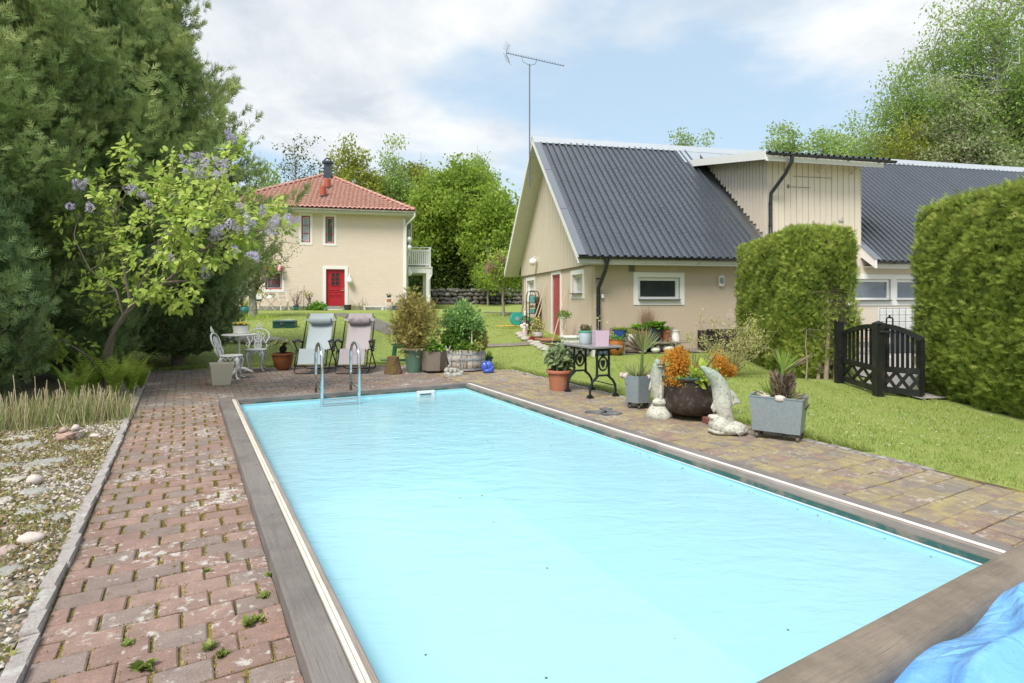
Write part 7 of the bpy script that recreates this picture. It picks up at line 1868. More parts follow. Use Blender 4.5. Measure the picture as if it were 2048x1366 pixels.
for (z, r) in ((.36, RB*.99), (.25, RB*1.005), (.045, RB*.935)): mb = MB(); mb.lathe([(r, z-.018), (r+.006, z-.016), (r+.006, z+.016), (r, z+.018)], (0, 0, 0), 44); mb.build('hoop', HOOP, o, smooth=40)
mb = MB(); mb.lathe([(.01, .385), (RB*.94, .38)], (0, 0, 0), 24); mb.build('soil', SOIL, o)
bl = o.location.copy()
o2 = thing('currant_bush', 'rounded bright green bush growing at the back of the half barrel', 'bush', (bl.x-.02, bl.y+.05, .38)); stems(o2, 'stems', 9, .08, 0, .6, .3, BARK, .012, 5)
CURR = foliage('currant_leaf', [(.06, .15, .03), (.14, .29, .06), (.27, .43, .13), (.45, .57, .30)], .45, .3, .35, 4)
clumpy(o2, 'foliage', 90, 34, (0, 0, .55), (.37, .32, .32), .075, CURR, 11, .24, LEAF)
o2 = thing('barrel_plants', 'low mixed green plants spilling over the half barrel rim', 'plants', (bl.x, bl.y-.04, .40)); bushy(o2, 'foliage', 1700, (0, 0, .08), (RB*1.0, RB*.95, .13), .06, LEAFY, LEAF, 12, .3); bushy(o2, 'side_foliage', 900, (-.32, -.05, .24), (.17, .2, .2), .06, LEAFY, LEAF, 13, .4); bushy(o2, 'yellow_foliage', 260, (.22, -.22, .10), (.14, .12, .10), .05, YELLOWF, LEAF, 14, .3); bushy(o2, 'fine_foliage', 700, (.30, .02, .24), (.14, .2, .24), .07, GOLDC, SPRAY, 15, .3)
mb = MB(); mb.tube([(.14, -.25, -.02), (.145, -.25, .42)], .010, 6); mb.build('plant_cane', WHITE_OLD, o2)
# ---- fawn statuette
STON = plain('mossy_grey_cast_stone', (.30, .29, .26), .95, var=.35, scale=18, bump=.5, bscale=50, dirt=(.52, .51, .47), dirt_at=.54, dscale=12)
def skin(name, V, E, R, m, parent, sub=1):
 me = bpy.data.meshes.new(name); me.from_pydata([tuple(v) for v in V], E, []); o = link(name, me, parent)
 sm = o.modifiers.new('s', 'SKIN'); sl = me.skin_vertices[0].data
 for i, r in enumerate(R): sl[i].radius = (r, r) if not isinstance(r, tuple) else r
 sl[0].use_root = True; sb = o.modifiers.new('b', 'SUBSURF'); sb.levels = sub; sb.render_levels = sub
 dg = bpy.context.evaluated_depsgraph_get(); nm = bpy.data.meshes.new_from_object(o.evaluated_get(dg)); o.modifiers.clear(); o.data = nm; bpy.data.meshes.remove(me); nm.name = name
 nm.materials.clear(); nm.materials.append(m); nm.shade_smooth(); return o
def fawn():
 o = gthing('deer_statuette', 'grey stone statuette of a standing deer over a lying fawn, before the half barrel', 'statue', 908, 751); o.location.y += .05
 V = [(.06, 0, .30), (-.04, 0, .31), (-.09, 0, .34), (-.115, -.01, .42), (-.12, -.03, .49), (-.125, -.09, .475), (.12, 0, .31), (.145, 0, .24), (.155, .0, .13), (.175, 0, .06), (-.07, -.03, .22), (-.075, -.035, .12), (-.08, -.04, .05), (-.08, .03, .2), (-.09, .03, .06), (.13, .035, .2), (.12, .035, .07), (.155, 0, .32)]
 E = [(0, 1), (1, 2), (2, 3), (3, 4), (4, 5), (0, 6), (6, 7), (7, 8), (8, 9), (2, 10), (10, 11), (11, 12), (2, 13), (13, 14), (6, 15), (15, 16), (6, 17)]
 R = [.060, .058, .055, .032, .035, .018, .055, .035, .016, .014, .022, .014, .014, .02, .014, .024, .014, .015]
 skin('deer_body', V, E, R, STON, o, 2)
 mb = MB()
 for sg in (-1, 1): mb.ball((-.12+sg*.035, -.01, .535), .022, 8, 6, sc=(.6, .35, 1.9), R=Matrix.Rotation(sg*.35, 3, 'Y'))
 mb.build('ears', STON, o, smooth=True)
 V = [(.03, -.07, .11), (-.05, -.08, .11), (-.10, -.09, .14), (-.09, -.10, .20), (-.07, -.125, .19), (.09, -.06, .10), (.11, -.09, .06), (.02, -.12, .06), (-.06, -.13, .06)]
 skin('lying_fawn', V, [(0, 1), (1, 2), (2, 3), (3, 4), (0, 5), (5, 6), (0, 7), (1, 8)], [.05, .045, .03, .028, .014, .04, .03, .02, .018], STON, o, 2)
 mb = MB(); mb.lathe([(.20, 0), (.205, .03), (.17, .06), (.05, .075)], (0.0, -.02, 0), 18, sy=.6, jit=.05); mb.ball((.14, -.05, .05), .05, 10, 6, jit=.1); mb.ball((-.14, 0, .09), .06, 10, 6, jit=.1); mb.build('base', STON, o, smooth=60)
fawn()
# ---- blue ceramic cat curled + petrol pot
o = gthing('ceramic_cat', 'shiny blue ceramic curled cat right of the half barrel', 'figurine', 973, 746); o.location.y += .06; CAT = plain('bright_blue_glaze', (.06, .11, .50), .2, var=.25, scale=12, bump=.15, bscale=18, spec=.6)
mb = MB(); mb.ball((.035, .01, .085), .095, 16, 10, sc=(1.05, .9, .88)); mb.ball((-.035, -.045, .085), .078, 16, 10, sc=(1, .85, .95)); mb.tube([(.11, -.04, .05), (.08, -.09, .035), (.0, -.11, .03), (-.05, -.10, .03)], [.035, .034, .028, .022], 8); mb.ball((.11, -.02, .055), .045, 10, 8); mb.v = [(x, y, z*1.4) for x, y, z in mb.v]; mb.build('cat_body', CAT, o, smooth=True)
mb = MB(); mb.ball((-.075, -.055, .215), .02, 6, 5, sc=(1, .6, 1.2)); mb.ball((-.005, -.06, .22), .02, 6, 5, sc=(1, .6, 1.2)); mb.build('ears', CAT, o, smooth=True)
o = gthing('plant_pot', 'petrol blue flared pot with thin grass behind the ceramic cat', 'plant pot', 975, 738); o.location.y += .15
pot(o, [(.08, 0), (.085, .1), (.10, .2), (.135, .235)], PETROL); flat_leaves(o, 'leaves', 60, .07, .2, .16, LEAFY, BLADE, up=1.0, sp=.2, fw=1.2)
# ================================================================ near the garage
# sewing-machine table
TI = plain('dark_green_black_iron', (.016, .028, .028), .35, .3, var=.3, bump=.05, spec=.6)
c = (at(1124, 686, 779.5/86)+at(1244, 691.5, 779.5/91.5))/2
st_ = thing('iron_leg_table', 'old sewing-machine table with dark cast iron legs and stone top', 'table', (c.x, c.y, 0), math.atan2(.91, -.41))
TW, TL = .56, .88; TH = .765
t = NT('worn_stone_top'); v = t.geo.outputs['Position']; n = t.noise(6, 6, .65, v); c_ = t.mix(n, (.16, .155, .15), (.32, .31, .30)); c_ = t.mix(t.ramp(t.noise(60, 3, .7), [(.6, 0.0), (.7, .5)]), c_, (.5, .49, .46)); t.pbr(c_, .35, 0, t.bump(n, .1, .003), .5)
mb = MB(); mb.bbox((0, 0, TH-.014), (TL, TW, .028), .006); mb.build('tabletop', t.m, st_)
mb = MB(); mb.box((0, 0, TH-.038), (TL*.93, TW*.9, .016));
for x in np.linspace(-.36, .36, 5): mb.ball((x, -TW*.43, TH-.055), .022, 8, 6); mb.ball((x, TW*.43, TH-.055), .022, 8, 6)
mb.build('apron', TI, st_)
for sg in (-1, 1):
 x = sg*.33; tr = link('trestle', None, st_); tr.location = (x, 0, 0)
 for s2 in (-1, 1):
  mb = MB(); mb.tube([(0, s2*.105, TH-.05), (0, s2*.105, .35)], .019, 8)
  mb.tube([(0, s2*.105, .36), (0, s2*.11, .30), (0, s2*.17, .25), (0, s2*.215, .18), (0, s2*.225, .10), (0, s2*.225, .03)], [.02, .022, .02, .02, .018, .016], 8); mb.box((0, s2*.225, .012), (.075, .085, .024)); mb.box((0, s2*.225, .035), (.05, .06, .024)); mb.build('leg', TI, tr, smooth=40)
 mb = MB(); mb.tube([(0, -.11, .30), (0, -.07, .325), (0, .07, .325), (0, .11, .30)], .016, 8); mb.tube([(0, -.10, TH-.06), (0, .10, TH-.06)], .02, 6); mb.build('crossbar', TI, tr, smooth=40)
 mb = MB(); mb.tube([(0, .075*math.cos(q), .50+.10*math.sin(q)) for q in np.linspace(0, 2*PI, 25)[:-1]], .014, 8, closed=True); mb.build('oval_ring', TI, tr, smooth=True)
 mb = MB(); mb.tube([(0, .052*math.cos(q), .497+.077*math.sin(q)) for q in np.linspace(0, 2*PI, 25)[:-1]], .0035, 5, closed=True); mb.build('gold_line', plain('worn_gold_line', (.42, .38, .18), .5), tr)
 mb = MB(); mb.prism([(.036*q[0], .497+.06*q[1]) for q in ((-1, .8), (-.4, .95), (0, .8), (.4, .95), (1, .8), (.95, 0), (.5, -.7), (0, -1), (-.5, -.7), (-.95, 0))], -.007, .007, 'x'); mb.build('shield', TI, tr)
 mb = MB(); mb.prism([(.045*q[0], .60+.06*q[1]) for q in ((-.6, 0), (.6, 0), (1, .75), (.55, .5), (.3, .95), (0, .6), (-.3, .95), (-.55, .5), (-1, .75))], -.008, .008, 'x'); mb.ball((0, 0, .672), .013, 6, 5); mb.tube([(0, 0, .66), (0, 0, .70)], .005, 5); mb.build('crown_ornament', TI, tr)
mb = MB(); mb.tube([(-.33, .225, .16), (.33, .225, .16)], .009, 6); mb.tube([(-.33, -.225, .16), (.33, -.225, .16)], .009, 6); mb.build('tie_rod', TI, st_)
# pots on it
def on_table(u, v): Y = (CAMH-TH)*FP/(v-HOR); return at(u, v, Y)
q = on_table(1173, 689); o = thing('enamel_pot', 'pale blue-white bucket with green rim on the iron-legged table', 'plant pot', (q.x, q.y+.12, TH))
PB = plain('pale_blue_enamel', (.52, .60, .62), .35, var=.05, bump=.03); r_ = .105
pot(o, [(r_*.82, 0), (r_*.95, .02), (r_*1.05, .19)], PB); mb = MB(); mb.lathe([(r_*1.04, .18), (r_*1.13, .185), (r_*1.13, .205), (r_*1.0, .21)], (0, 0, 0), 28); mb.build('rim', plain('mint_rim', (.10, .36, .22), .4), o, smooth=40)
mb = MB()
for sg in (-1, 1): mb.tube([(sg*r_*1.02, 0, .15), (sg*(r_*1.02+.025), 0, .13), (sg*(r_*1.02+.02), 0, .10), (sg*r_*1.0, 0, .09)], .005, 5)
mb.build('handle', DKPL, o); bushy(o, 'dry_leaves', 260, (0, 0, .235), (.09, .09, .05), .035, DRYP, LEAF, 21, .2); bushy(o, 'leaves', 60, (0, 0, .24), (.09, .09, .04), .03, LEAFY, LEAF, 22, .2)
q = on_table(1203, 692); o = thing('square_pot', 'pink square ceramic pot with a bare forked twig on the table', 'plant pot', (q.x, q.y+.10, TH), .12)
PK = plain('pale_pink_ceramic', (.60, .45, .54), .5, var=.03, bump=.03); w_ = .105; hq = .225
mb = MB(); P = []
for (k_, z) in ((.93, 0), (1.0, hq), (.9, hq), (.86, .05)): P += [(-w_*k_, -w_*k_, z), (w_*k_, -w_*k_, z), (w_*k_, w_*k_, z), (-w_*k_, w_*k_, z)]
mb.add(P, [(3, 2, 1, 0), (12, 13, 14, 15)]+[(j*4+i, j*4+(i+1) % 4, j*4+4+(i+1) % 4, j*4+4+i) for j in range(3) for i in range(4)]); mb.build('pot', PK, o, fix=False); mb = MB(); mb.box((0, 0, .19), (w_*1.76, w_*1.76, .01)); mb.build('soil', SOIL, o)
mb = MB(); mb.tube([(0, 0, .19), (-.03, 0, .25), (-.035, 0, .36), (-.02, 0, .44)], [.006, .005, .005, .003], 6); mb.tube([(0, 0, .19), (.04, 0, .26), (.09, 0, .33)], [.006, .005, .003], 6); mb.tube([(0, 0, .2), (-.05, 0, .25), (-.07, 0, .28)], [.005, .004, .003], 5); mb.build('twig', plain('bare_twig', (.30, .25, .17), .8), o)
for p_, d_ in (((-.02, 0, .44), (1, 0, .3)), ((-.03, 0, .42), (-1, 0, -.1)), ((-.035, 0, .36), (.6, 0, .3)), ((.09, 0, .33), (.5, 0, .8))): leaves('leaf', np.array([p_]), np.array([d_]), .05, LEAF, YELLOWF, o, kind=None)
# terracotta pot with drooping plant
o = gthing('terracotta_pot', 'large terracotta tub with drooping sage green plant left of the iron-legged table', 'potted plant', 1120, 782); o.location.y += .12
s_ = PX(54, o.location.y)/.46
pot(o, [(r*s_, z*s_) for r, z in ((.155, 0), (.16, .03), (.195, .29), (.225, .295), (.232, .32), (.225, .345))], TERRA)
SAGE = foliage('sage_leaf', [(.08, .14, .05), (.17, .25, .10), (.28, .36, .18), (.42, .47, .30)], .6, .3, .3, 4)
tips = stems(o, 'stems', 16, .08, .30*s_, .40, .16, plain('green_stem', (.10, .16, .06), .7), .006, 6, .04)
P = []; D = []; rs = np.random.RandomState(4)
for b in tips:
 for k in range(26):
  i = rs.randint(2, 5); q = b[i]+rs.normal(0, .03, 3); a = rs.rand()*6.28; P.append(q); D.append([math.cos(a)*.8, math.sin(a)*.8, rs.uniform(-1.1, .35)])
leaves('foliage', P, D, rs.uniform(.10, .19, len(P)), (LEAF[0]*[1, .62, 1], LEAF[1]), SAGE, o)
# slate slabs beside the coping
SLT = plain('slate_grey_slab', (.13, .135, .145), .5, var=.25, scale=8, bump=.3, dirt=(.28, .27, .26), dirt_at=.6)
for i, (u, v, w_, d_, rz, lab, z) in enumerate([(1193, 826, .28, .12, -.4, 'thin slate offcut lying nearest the coping', .0), (1222, 828, .26, .17, .3, 'dark slate slab lying on the paving under the smaller one', .0), (1212, 823, .17, .09, -.15, 'small slate piece on top of the flat slab', .022)]):
 p = gp(u, v); mb = MB(); P = [(-.5, -.4), (.1, -.55), (.5, -.3), (.46, .4), (-.1, .5), (-.48, .2)]; mb.prism([(x*w_, y*d_) for x, y in P], 0, .018, 'z'); o = mb.build('slate_slab', SLT); o.location = (p.x, p.y, .003+z); o.rotation_euler = (0, 0, rz); props(o, lab, 'slab')
# ---- galvanised hexagonal planter with fan palm
def castor(o, x, y, m1=None):
 mb = MB(); mb.box((x, y, .075), (.05, .05, .01)); mb.beam((x-.018, y, .075), (x-.018, y+.012, .03), .006, .03); mb.beam((x+.018, y, .075), (x+.018, y+.012, .03), .006, .03); mb.build('castor_fork', plain('rusty_steel', (.20, .13, .09), .6, .5), o)
 mb = MB(); mb.tube([(x-.013, y+.01, .032), (x+.013, y+.01, .032)], .032, 14); mb.build('castor_wheel', plain('worn_rubber_wheel', (.14, .12, .10), .7), o, smooth=40)
def fan(o, c, n, L, d0, spread, m, seed, w_=.16, name='frond', dr=.0):
 rs = np.random.RandomState(seed); d0 = unit(np.array([d0], float))[0]; s_ = unit(np.cross(d0, [[.2, -1, .1]]))[0];
 P = []; D = []
 for i in range(n):
  a = spread*(2*i/(n-1)-1)+rs.normal(0, .05); d = d0*math.cos(a)+s_*math.sin(a)+rs.normal(0, .04, 3)+[0, 0, -dr]; P.append(c); D.append(d)
 leaves(name, np.array(P, float), np.array(D), L*(1-.22*np.abs(np.linspace(-1, 1, n)))*rs.uniform(.9, 1.08, n), (BLADE[0]*[1, w_/.2*3.4, .8], BLADE[1]), m, o, up=np.tile([0, -1., .4], (n, 1)), kind=None)
o = gthing('galvanised_planter', 'hexagonal grey galvanised planter with a tall fan palm, left of the stone fish statue', 'planter', 1284, 822); o.location.y += .25
RH = PX(58, o.location.y)/2/.95; HH = .36
mb = MB(); mb.lathe([(RH*.86, .085), (RH*1.02, .085+HH), (RH*.97, .085+HH), (RH*.92, .085+HH*.75)], (0, 0, 0), 6, rot=.35); mb.build('planter_body', GALV, o)
mb = MB(); mb.lathe([(.01, .085+HH*.9), (RH*.96, .085+HH*.88)], (0, 0, 0), 6, rot=.35); mb.build('soil', SOIL, o)
for a in (.35+PI, .35+1.35*PI, .35+1.75*PI, .6): castor(o, RH*.6*math.cos(a), RH*.6*math.sin(a))
mb = MB(); mb.tube([(-RH*.93, -.16, .36), (-RH*.98, -.17, .34), (-RH*.90, -.22, .33), (-RH*.86, -.21, .35)], .005, 5); mb.build('handle', MATS['rusty_steel'], o)
z0 = .085+HH*.9;
tubes('palm_stalk', [np.array([(.04, -.02, z0), (.05, -.04, z0+.28), (.06, -.05, z0+.42)])], [np.array([.026, .018, .014])], PALM, o, 8)
for k, (d, s_, L, sp, m) in enumerate([((.0, -.1, 1), 0, .34, .95, PALM), ((-.6, -.2, .85), 1, .40, .55, DRYP), ((.5, -.1, .9), 2, .36, .6, PALM), ((-.25, -.1, 1), 5, .38, .7, PALM), ((.25, .2, 1), 6, .36, .6, DRYP), ((-.95, 0, .45), 7, .34, .35, DRYP)]): fan(o, [.06, -.05, z0+.36], 17, L, d, sp, m, 30+k, .045)
for k in range(7): a = k*.9; fan(o, [.04*math.cos(a), .04*math.sin(a), z0], 11, .27, (math.cos(a), math.sin(a)-.2, .8), .6, PALM, 50+k, .05)
for (x, y, r) in ((-.17, -.05, .045), (-.2, .05, .04), (.12, -.13, .035)): mb = MB(); mb.ball((x, y, z0+.02), r, 10, 8, jit=.12); mb.build('pebble', MATS['pale_shell'], o, smooth=True)
# ---- cauldron with orange shrub and yellow-green twiggy shrub
o = gthing('iron_cauldron', 'big rusty brown iron cauldron planter between the two fish statues', 'cauldron', 1409, 853); o.location.y += .50
RC = PX(112, o.location.y)/2; CAUL = plain('rust_brown_iron', (.060, .042, .034), .6, .35, var=.4, scale=6, bump=.4, bscale=30, dirt=(.17, .15, .14), dirt_at=.60, dscale=14)
zc = .07; HC = .43
mb = MB(); mb.lathe([(RC*.35, zc-.02), (RC*.72, zc), (RC*.93, zc+.06), (RC*.985, zc+.14), (RC*.99, zc+HC-.02), (RC*1.09, zc+HC), (RC*1.09, zc+HC+.018), (RC*.98, zc+HC+.012), (RC*.95, zc+HC-.06)], (0, 0, 0), 40); mb.build('cauldron_body', CAUL, o, smooth=45)
mb = MB(); mb.lathe([(RC*1.06, zc+HC+.019), (RC*1.095, zc+HC+.019), (RC*1.095, zc+HC+.024), (RC*1.06, zc+HC+.026)], (0, 0, 0), 40); mb.build('rim', plain('green_patina_rim', (.035, .12, .095), .6, var=.3), o, smooth=40)
mb = MB(); mb.lathe([(.01, zc+HC-.05), (RC*.95, zc+HC-.055)], (0, 0, 0), 30); mb.build('soil', SOIL, o)
for (x, y) in ((.16, -.3), (-.2, .1), (.2, .15)): mb = MB(); mb.bbox((x, y, .035), (.21, .11, .07), .008, rz=.2); mb.build('support_brick', plain('red_support_brick', (.22, .075, .06), .85, var=.2, bump=.3), o)
cl = o.location.copy(); zs = zc+HC-.06
ORG = foliage('orange_barberry_leaf', [(.26, .08, .015), (.50, .20, .02), (.66, .33, .04), (.75, .48, .10)], .55, .35, .35, 8)
o2 = thing('orange_shrub', 'bright orange barberry-like shrub growing in the cauldron', 'shrub', (cl.x, cl.y, zs)); stems(o2, 'stems', 22, .14, 0, .42, .34, BARK_D, .006, 7, .03)
clumpy(o2, 'foliage', 46, 60, (-.20, -.10, .21), (.15, .15, .16), .030, ORG, 41); clumpy(o2, 'side_foliage', 26, 55, (.36, .0, .20), (.12, .13, .13), .030, ORG, 42, .24); clumpy(o2, 'top_foliage', 12, 50, (-.13, .0, .36), (.09, .1, .07), .028, ORG, 43, .3); clumpy(o2, 'low_foliage', 12, 40, (-.28, -.22, .05), (.10, .08, .05), .028, ORG, 44, .5); clumpy(o2, 'far_foliage', 10, 45, (.50, .02, .12), (.06, .09, .08), .028, ORG, 45, .35)
LIMG = foliage('lime_round_leaf', [(.25, .38, .04), (.42, .52, .08), (.55, .62, .16)], .5, .3)
o2 = thing('lime_leaf_plant', 'bright lime green broad-leaved plant at the front of the cauldron', 'plant', (cl.x+.04, cl.y-.30, zs+.03)); bushy(o2, 'foliage', 90, (0, 0, .08), (.15, .09, .13), .095, LIMG, LEAF, 46, .3); bushy(o2, 'side_foliage', 50, (-.2, .05, .02), (.12, .08, .04), .06, LIMG, LEAF, 47, .3)
TWY = foliage('yellow_green_twig_leaf', [(.28, .28, .08), (.44, .43, .16), (.60, .58, .28)], .6, .25, .3, 3)
tp = gp(1432, 735)
o2 = thing('spindly_shrub', 'wide wispy yellow-green shrub on the lawn behind the cauldron', 'shrub', (tp.x-.15, tp.y-1.2, 0)); tips = stems(o2, 'stems', 26, .09, 0, .98, .85, plain('pale_twig', (.26, .21, .13), .8), .008, 9, .07, 7)
rs = np.random.RandomState(6); P = []
for b in tips:
 m = rs.randint(9, 20); i = rs.randint(1, len(b), m); P.append(b[i]+rs.normal(0, .04, (m, 3)))
P = np.concatenate(P); P = P[P[:, 2] > .22]; D = rs.normal(0, .6, (len(P), 3))+np.c_[P[:, :2], .5+0*P[:, 0]]; leaves('foliage', P, D, rs.uniform(.03, .07, len(P)), (DIAMOND[0]*[1, .6, 1], DIAMOND[1]), TWY, o2)
# ---- stone fish statues
t = NT('green_stained_limestone'); v = t.pos(); n = t.noise(5, 7, .7, v); f = t.noise(36, 5, .75, v); sx = t.n('ShaderNodeSeparateXYZ'); t.l(t.tc.outputs['Object'], sx.inputs[0])
c_ = t.mix(n, (.46, .46, .39), (.60, .58, .50)); g_ = t.ramp(t.math('ADD', sx.outputs[2], t.math('MULTIPLY', n, .45)), [(.55, 0.0), (.95, .8)]); c_ = t.mix(g_, c_, (.27, .36, .29))
c_ = t.mix(t.ramp(f, [(.36, .75), (.5, 0.0)]), c_, (.17, .165, .13)); c_ = t.mix(t.ramp(t.noise(9, 6, .7, v), [(.56, 0.0), (.66, .5)]), c_, (.62, .56, .48)); t.pbr(c_, .9, 0, t.bump(t.math('ADD', f, n), .7, .008), .2); LIME = t.m
def loft(rings, name, m, parent, n=20, cap=True):
 """rings: (centre, rx, ry, axis dir)"""
 P = []; prev = None
 for (c, rx, ry, d, xd) in rings:
  d = Vector(d).normalized(); x = Vector(xd); x = (x-d*x.dot(d)).normalized(); y = d.cross(x)
  for k in range(n):
   a = 2*PI*k/n; P.append(Vector(c)+x*math.cos(a)*rx+y*math.sin(a)*ry)
 mb = MB(); mb.add(P, [(j*n+k, j*n+(k+1) % n, (j+1)*n+(k+1) % n, (j+1)*n+k) for j in range(len(rings)-1) for k in range(n)]+[tuple(range(n-1, -1, -1)), tuple((len(rings)-1)*n+k for k in range(n))])
 me = mb.mesh(name, m, smooth=True); o = link(name, me, parent); sb = o.modifiers.new('b', 'SUBSURF'); sb.levels = 1; sb.render_levels = 1; return o
o = gthing('fish_statue', 'upright stone fish statue standing straight beside the galvanised planter', 'statue', 1324, 838); o.location.y += .13; s_ = PX(118, o.location.y)/.82
X_ = (1, 0, 0)
S = lambda L: [((x*s_, y*s_, z*s_), rx*s_, ry*s_, (0, 0, 1), X_) for x, y, z, rx, ry in L]
loft(S([(0, 0, .20, .070, .065), (0, 0, .27, .085, .075), (-.005, 0, .38, .107, .09), (-.01, 0, .50, .118, .10), (-.01, -.01, .60, .113, .10), (-.01, -.02, .68, .098, .095), (-.012, -.035, .745, .080, .085), (-.012, -.045, .79, .062, .07), (-.012, -.045, .815, .034, .04)]), 'fish_body', LIME, o)
mb = MB(); mb.ball((-.012*s_, -.115*s_, .755*s_), .042*s_, 12, 8, sc=(1.25, .9, .55)); mb.ball((-.012*s_, -.118*s_, .715*s_), .036*s_, 12, 8, sc=(1.2, .8, .4)); mb.build('mouth', LIME, o, smooth=True)
mb = MB(); mb.ball((0, -.08*s_, .30*s_), .075*s_, 14, 8, sc=(.4, .5, 2.3)); mb.build('belly_fin', LIME, o, smooth=True)
for sg in (-1, 1): mb = MB(); mb.ball((sg*.115*s_, .0, .46*s_), .05*s_, 10, 8, sc=(.4, .6, 2.0), R=Matrix.Rotation(-sg*.25, 3, 'Y')); mb.build('side_fin', LIME, o, smooth=True)
mb = MB(); mb.ball((0, -.06*s_, .215*s_), .115*s_, 16, 8, sc=(1.0, .62, .5), jit=.03); mb.build('tail_fluke', LIME, o, smooth=True)
mb = MB(); mb.lathe([(.175*s_, 0), (.185*s_, .035*s_), (.165*s_, .085*s_), (.12*s_, .14*s_), (.085*s_, .20*s_), (.05*s_, .22*s_)], (0, .0, 0), 22, jit=.045); mb.build('rock_base', LIME, o, smooth=60)
def dolphin():
 o = gthing('dolphin_statue', 'leaping stone dolphin statue leaning left over its wave base, right of the cauldron', 'statue', 1456, 872); o.location.y += .16; Y = o.location.y-.05
 k = Y/FP
 c0 = o.location
 def q(u, v, dy=0): p = at(u, v, Y+dy); return (p.x-c0.x, p.y-c0.y, p.z)
 R = [((1401, 732), 2.2, 3), ((1408, 737), 5, 5), ((1416, 743), 9, 8), ((1427, 752), 13, 12), ((1436, 764), 15.5, 15), ((1442, 780), 17.5, 17), ((1444, 798), 18.5, 17), ((1446, 814), 17, 15), ((1450, 830), 14.5, 12), ((1457, 844), 12, 10), ((1466, 857), 11, 8)]
 rings = []
 for i, ((u, v), rx, ry) in enumerate(R):
  a = Vector(q(*R[max(0, i-1)][0])); b = Vector(q(*R[min(len(R)-1, i+1)][0])); rings.append((q(u, v, -.02*math.sin(i)), rx*k, ry*k, b-a, (0, 1, 0) if False else (1, 0, .01)))
 rings = [(c, rx, ry, d, (d.z*-1, 0, d.x)) for (c, rx, ry, d, x) in rings]
 loft(rings, 'dolphin_body', LIME, o)
 def slab(pts, th, name):
  mb = MB(); P = [q(u, v, -th/2) for u, v in pts]+[q(u, v, th/2) for u, v in pts]; n = len(pts)
  mb.add(P, [tuple(range(n-1, -1, -1)), tuple(range(n, 2*n))]+[(i, (i+1) % n, n+(i+1) % n, n+i) for i in range(n)]); ob = mb.build(name, LIME, o); bv = ob.modifiers.new('bv', 'BEVEL'); bv.width = .012; bv.segments = 2
 slab([(1456, 776), (1468, 784), (1479, 800), (1483, 808), (1472, 807), (1465, 813), (1457, 806), (1454, 790)], .05, 'dorsal_fin')
 slab([(1428, 800), (1421, 815), (1427, 826), (1436, 818), (1436, 800)], .05, 'flipper')
 slab([(1403, 739), (1410, 744), (1413, 752), (1405, 744)], .03, 'lower_jaw')
 mb = MB()
 for (u, v, ru, rv, ry) in ((1455, 862, 36, 15, .16), (1438, 852, 20, 21, .14), (1478, 866, 17, 10, .11), (1430, 838, 11, 10, .09), (1424, 834, 7, 5, .07), (1446, 846, 15, 12, .10), (1437, 870, 20, 8, .13), (1470, 856, 13, 10, .08)):
  p = q(u, v); p = (p[0], p[1], max(p[2], rv*k*.8)); mb.ball(p, 1.0, 16, 10, jit=.03, sc=(ru*k, ry, rv*k))
 mb.build('wave_base', LIME, o, smooth=60)
 for i in range(5): mb = MB(); a = Vector(q(1466+i*2, 858, -.13)); b = Vector(q(1480+i*2.5, 872-i*1.5, -.13)); mb.tube([a, (a+b)/2+Vector((0, -.015, 0)), b], .012, 6); mb.build('wave_ridge', LIME, o, smooth=True)
dolphin()
# ---- square galvanised planter on castors with the short palm
o = gthing('galvanised_planter', 'square galvanised planter on castors with a stubby palm, rightmost on the paving', 'planter', 1584, 893, 0);
# corners measured: bottom corner seen at (1604, 893); left (1535, 880); right (1622, 876)
pc_ = gp(1603, 889); pl_ = gp(1536, 880); wv = (pl_-pc_); ang = math.atan2(-wv.y, -wv.x)
WQ = .485; DQ = .30; HQ = .36; zb = .085
o.location = (0, 0, 0)
ex = Vector((math.cos(ang), math.sin(ang), 0)); ey = Vector((-math.sin(ang), math.cos(ang), 0)); cc_ = pc_-ex*WQ/2+ey*DQ/2; cc_.z = 0; o.location = cc_; o.rotation_euler = (0, 0, ang)
def fr(k, z): return [(-WQ/2*k[0], -DQ/2*k[1], z), (WQ/2*k[0], -DQ/2*k[1], z), (WQ/2*k[0], DQ/2*k[1], z), (-WQ/2*k[0], DQ/2*k[1], z)]
mb = MB(); mb.add(fr((.93, .92), zb)+fr((1.06, 1.08), zb+HQ)+fr((1.03, 1.04), zb+HQ)+fr((.98, .96), zb+HQ*.6), [(3, 2, 1, 0), (12, 13, 14, 15)]+[(j*4+i, j*4+(i+1) % 4, j*4+4+(i+1) % 4, j*4+4+i) for j in range(3) for i in range(4)]); mb.build('planter_body', GALV, o, fix=False)
mb = MB(); frame_boxes(mb, 0, 0, WQ*1.08, DQ*1.12, .012, 0, .012); mb.v = [(x, z, zb+HQ+y-.006) for x, y, z in mb.v]; mb.build('rolled_rim', GALV, o)
mb = MB(); mb.box((0, 0, zb+HQ-.045), (WQ*1.0, DQ*1.0, .02)); mb.build('soil', SOIL, o)
for x, y in ((-.19, -.10), (.20, -.10), (.20, .10), (-.19, .10)): castor(o, x, y)
mb = MB(); xh = WQ/2*1.05+.004; mb.tube([(xh, -.03, zb+.25), (xh+.02, -.045, zb+.27), (xh+.03, 0, zb+.30), (xh+.02, .045, zb+.29), (xh, .04, zb+.25)], .006, 6); mb.build('handle', TI, o, smooth=True)
zt = zb+HQ-.03
tubes('palm_trunk', [np.array([(.02, 0, zt-.02), (.03, 0, zt+.08), (.05, 0, zt+.18), (.045, 0, zt+.26)])], [np.array([.055, .085, .085, .04])], plain('fibrous_palm_trunk', (.10, .075, .055), .95, var=.5, scale=20, bump=1.0, bscale=60), o, 10)
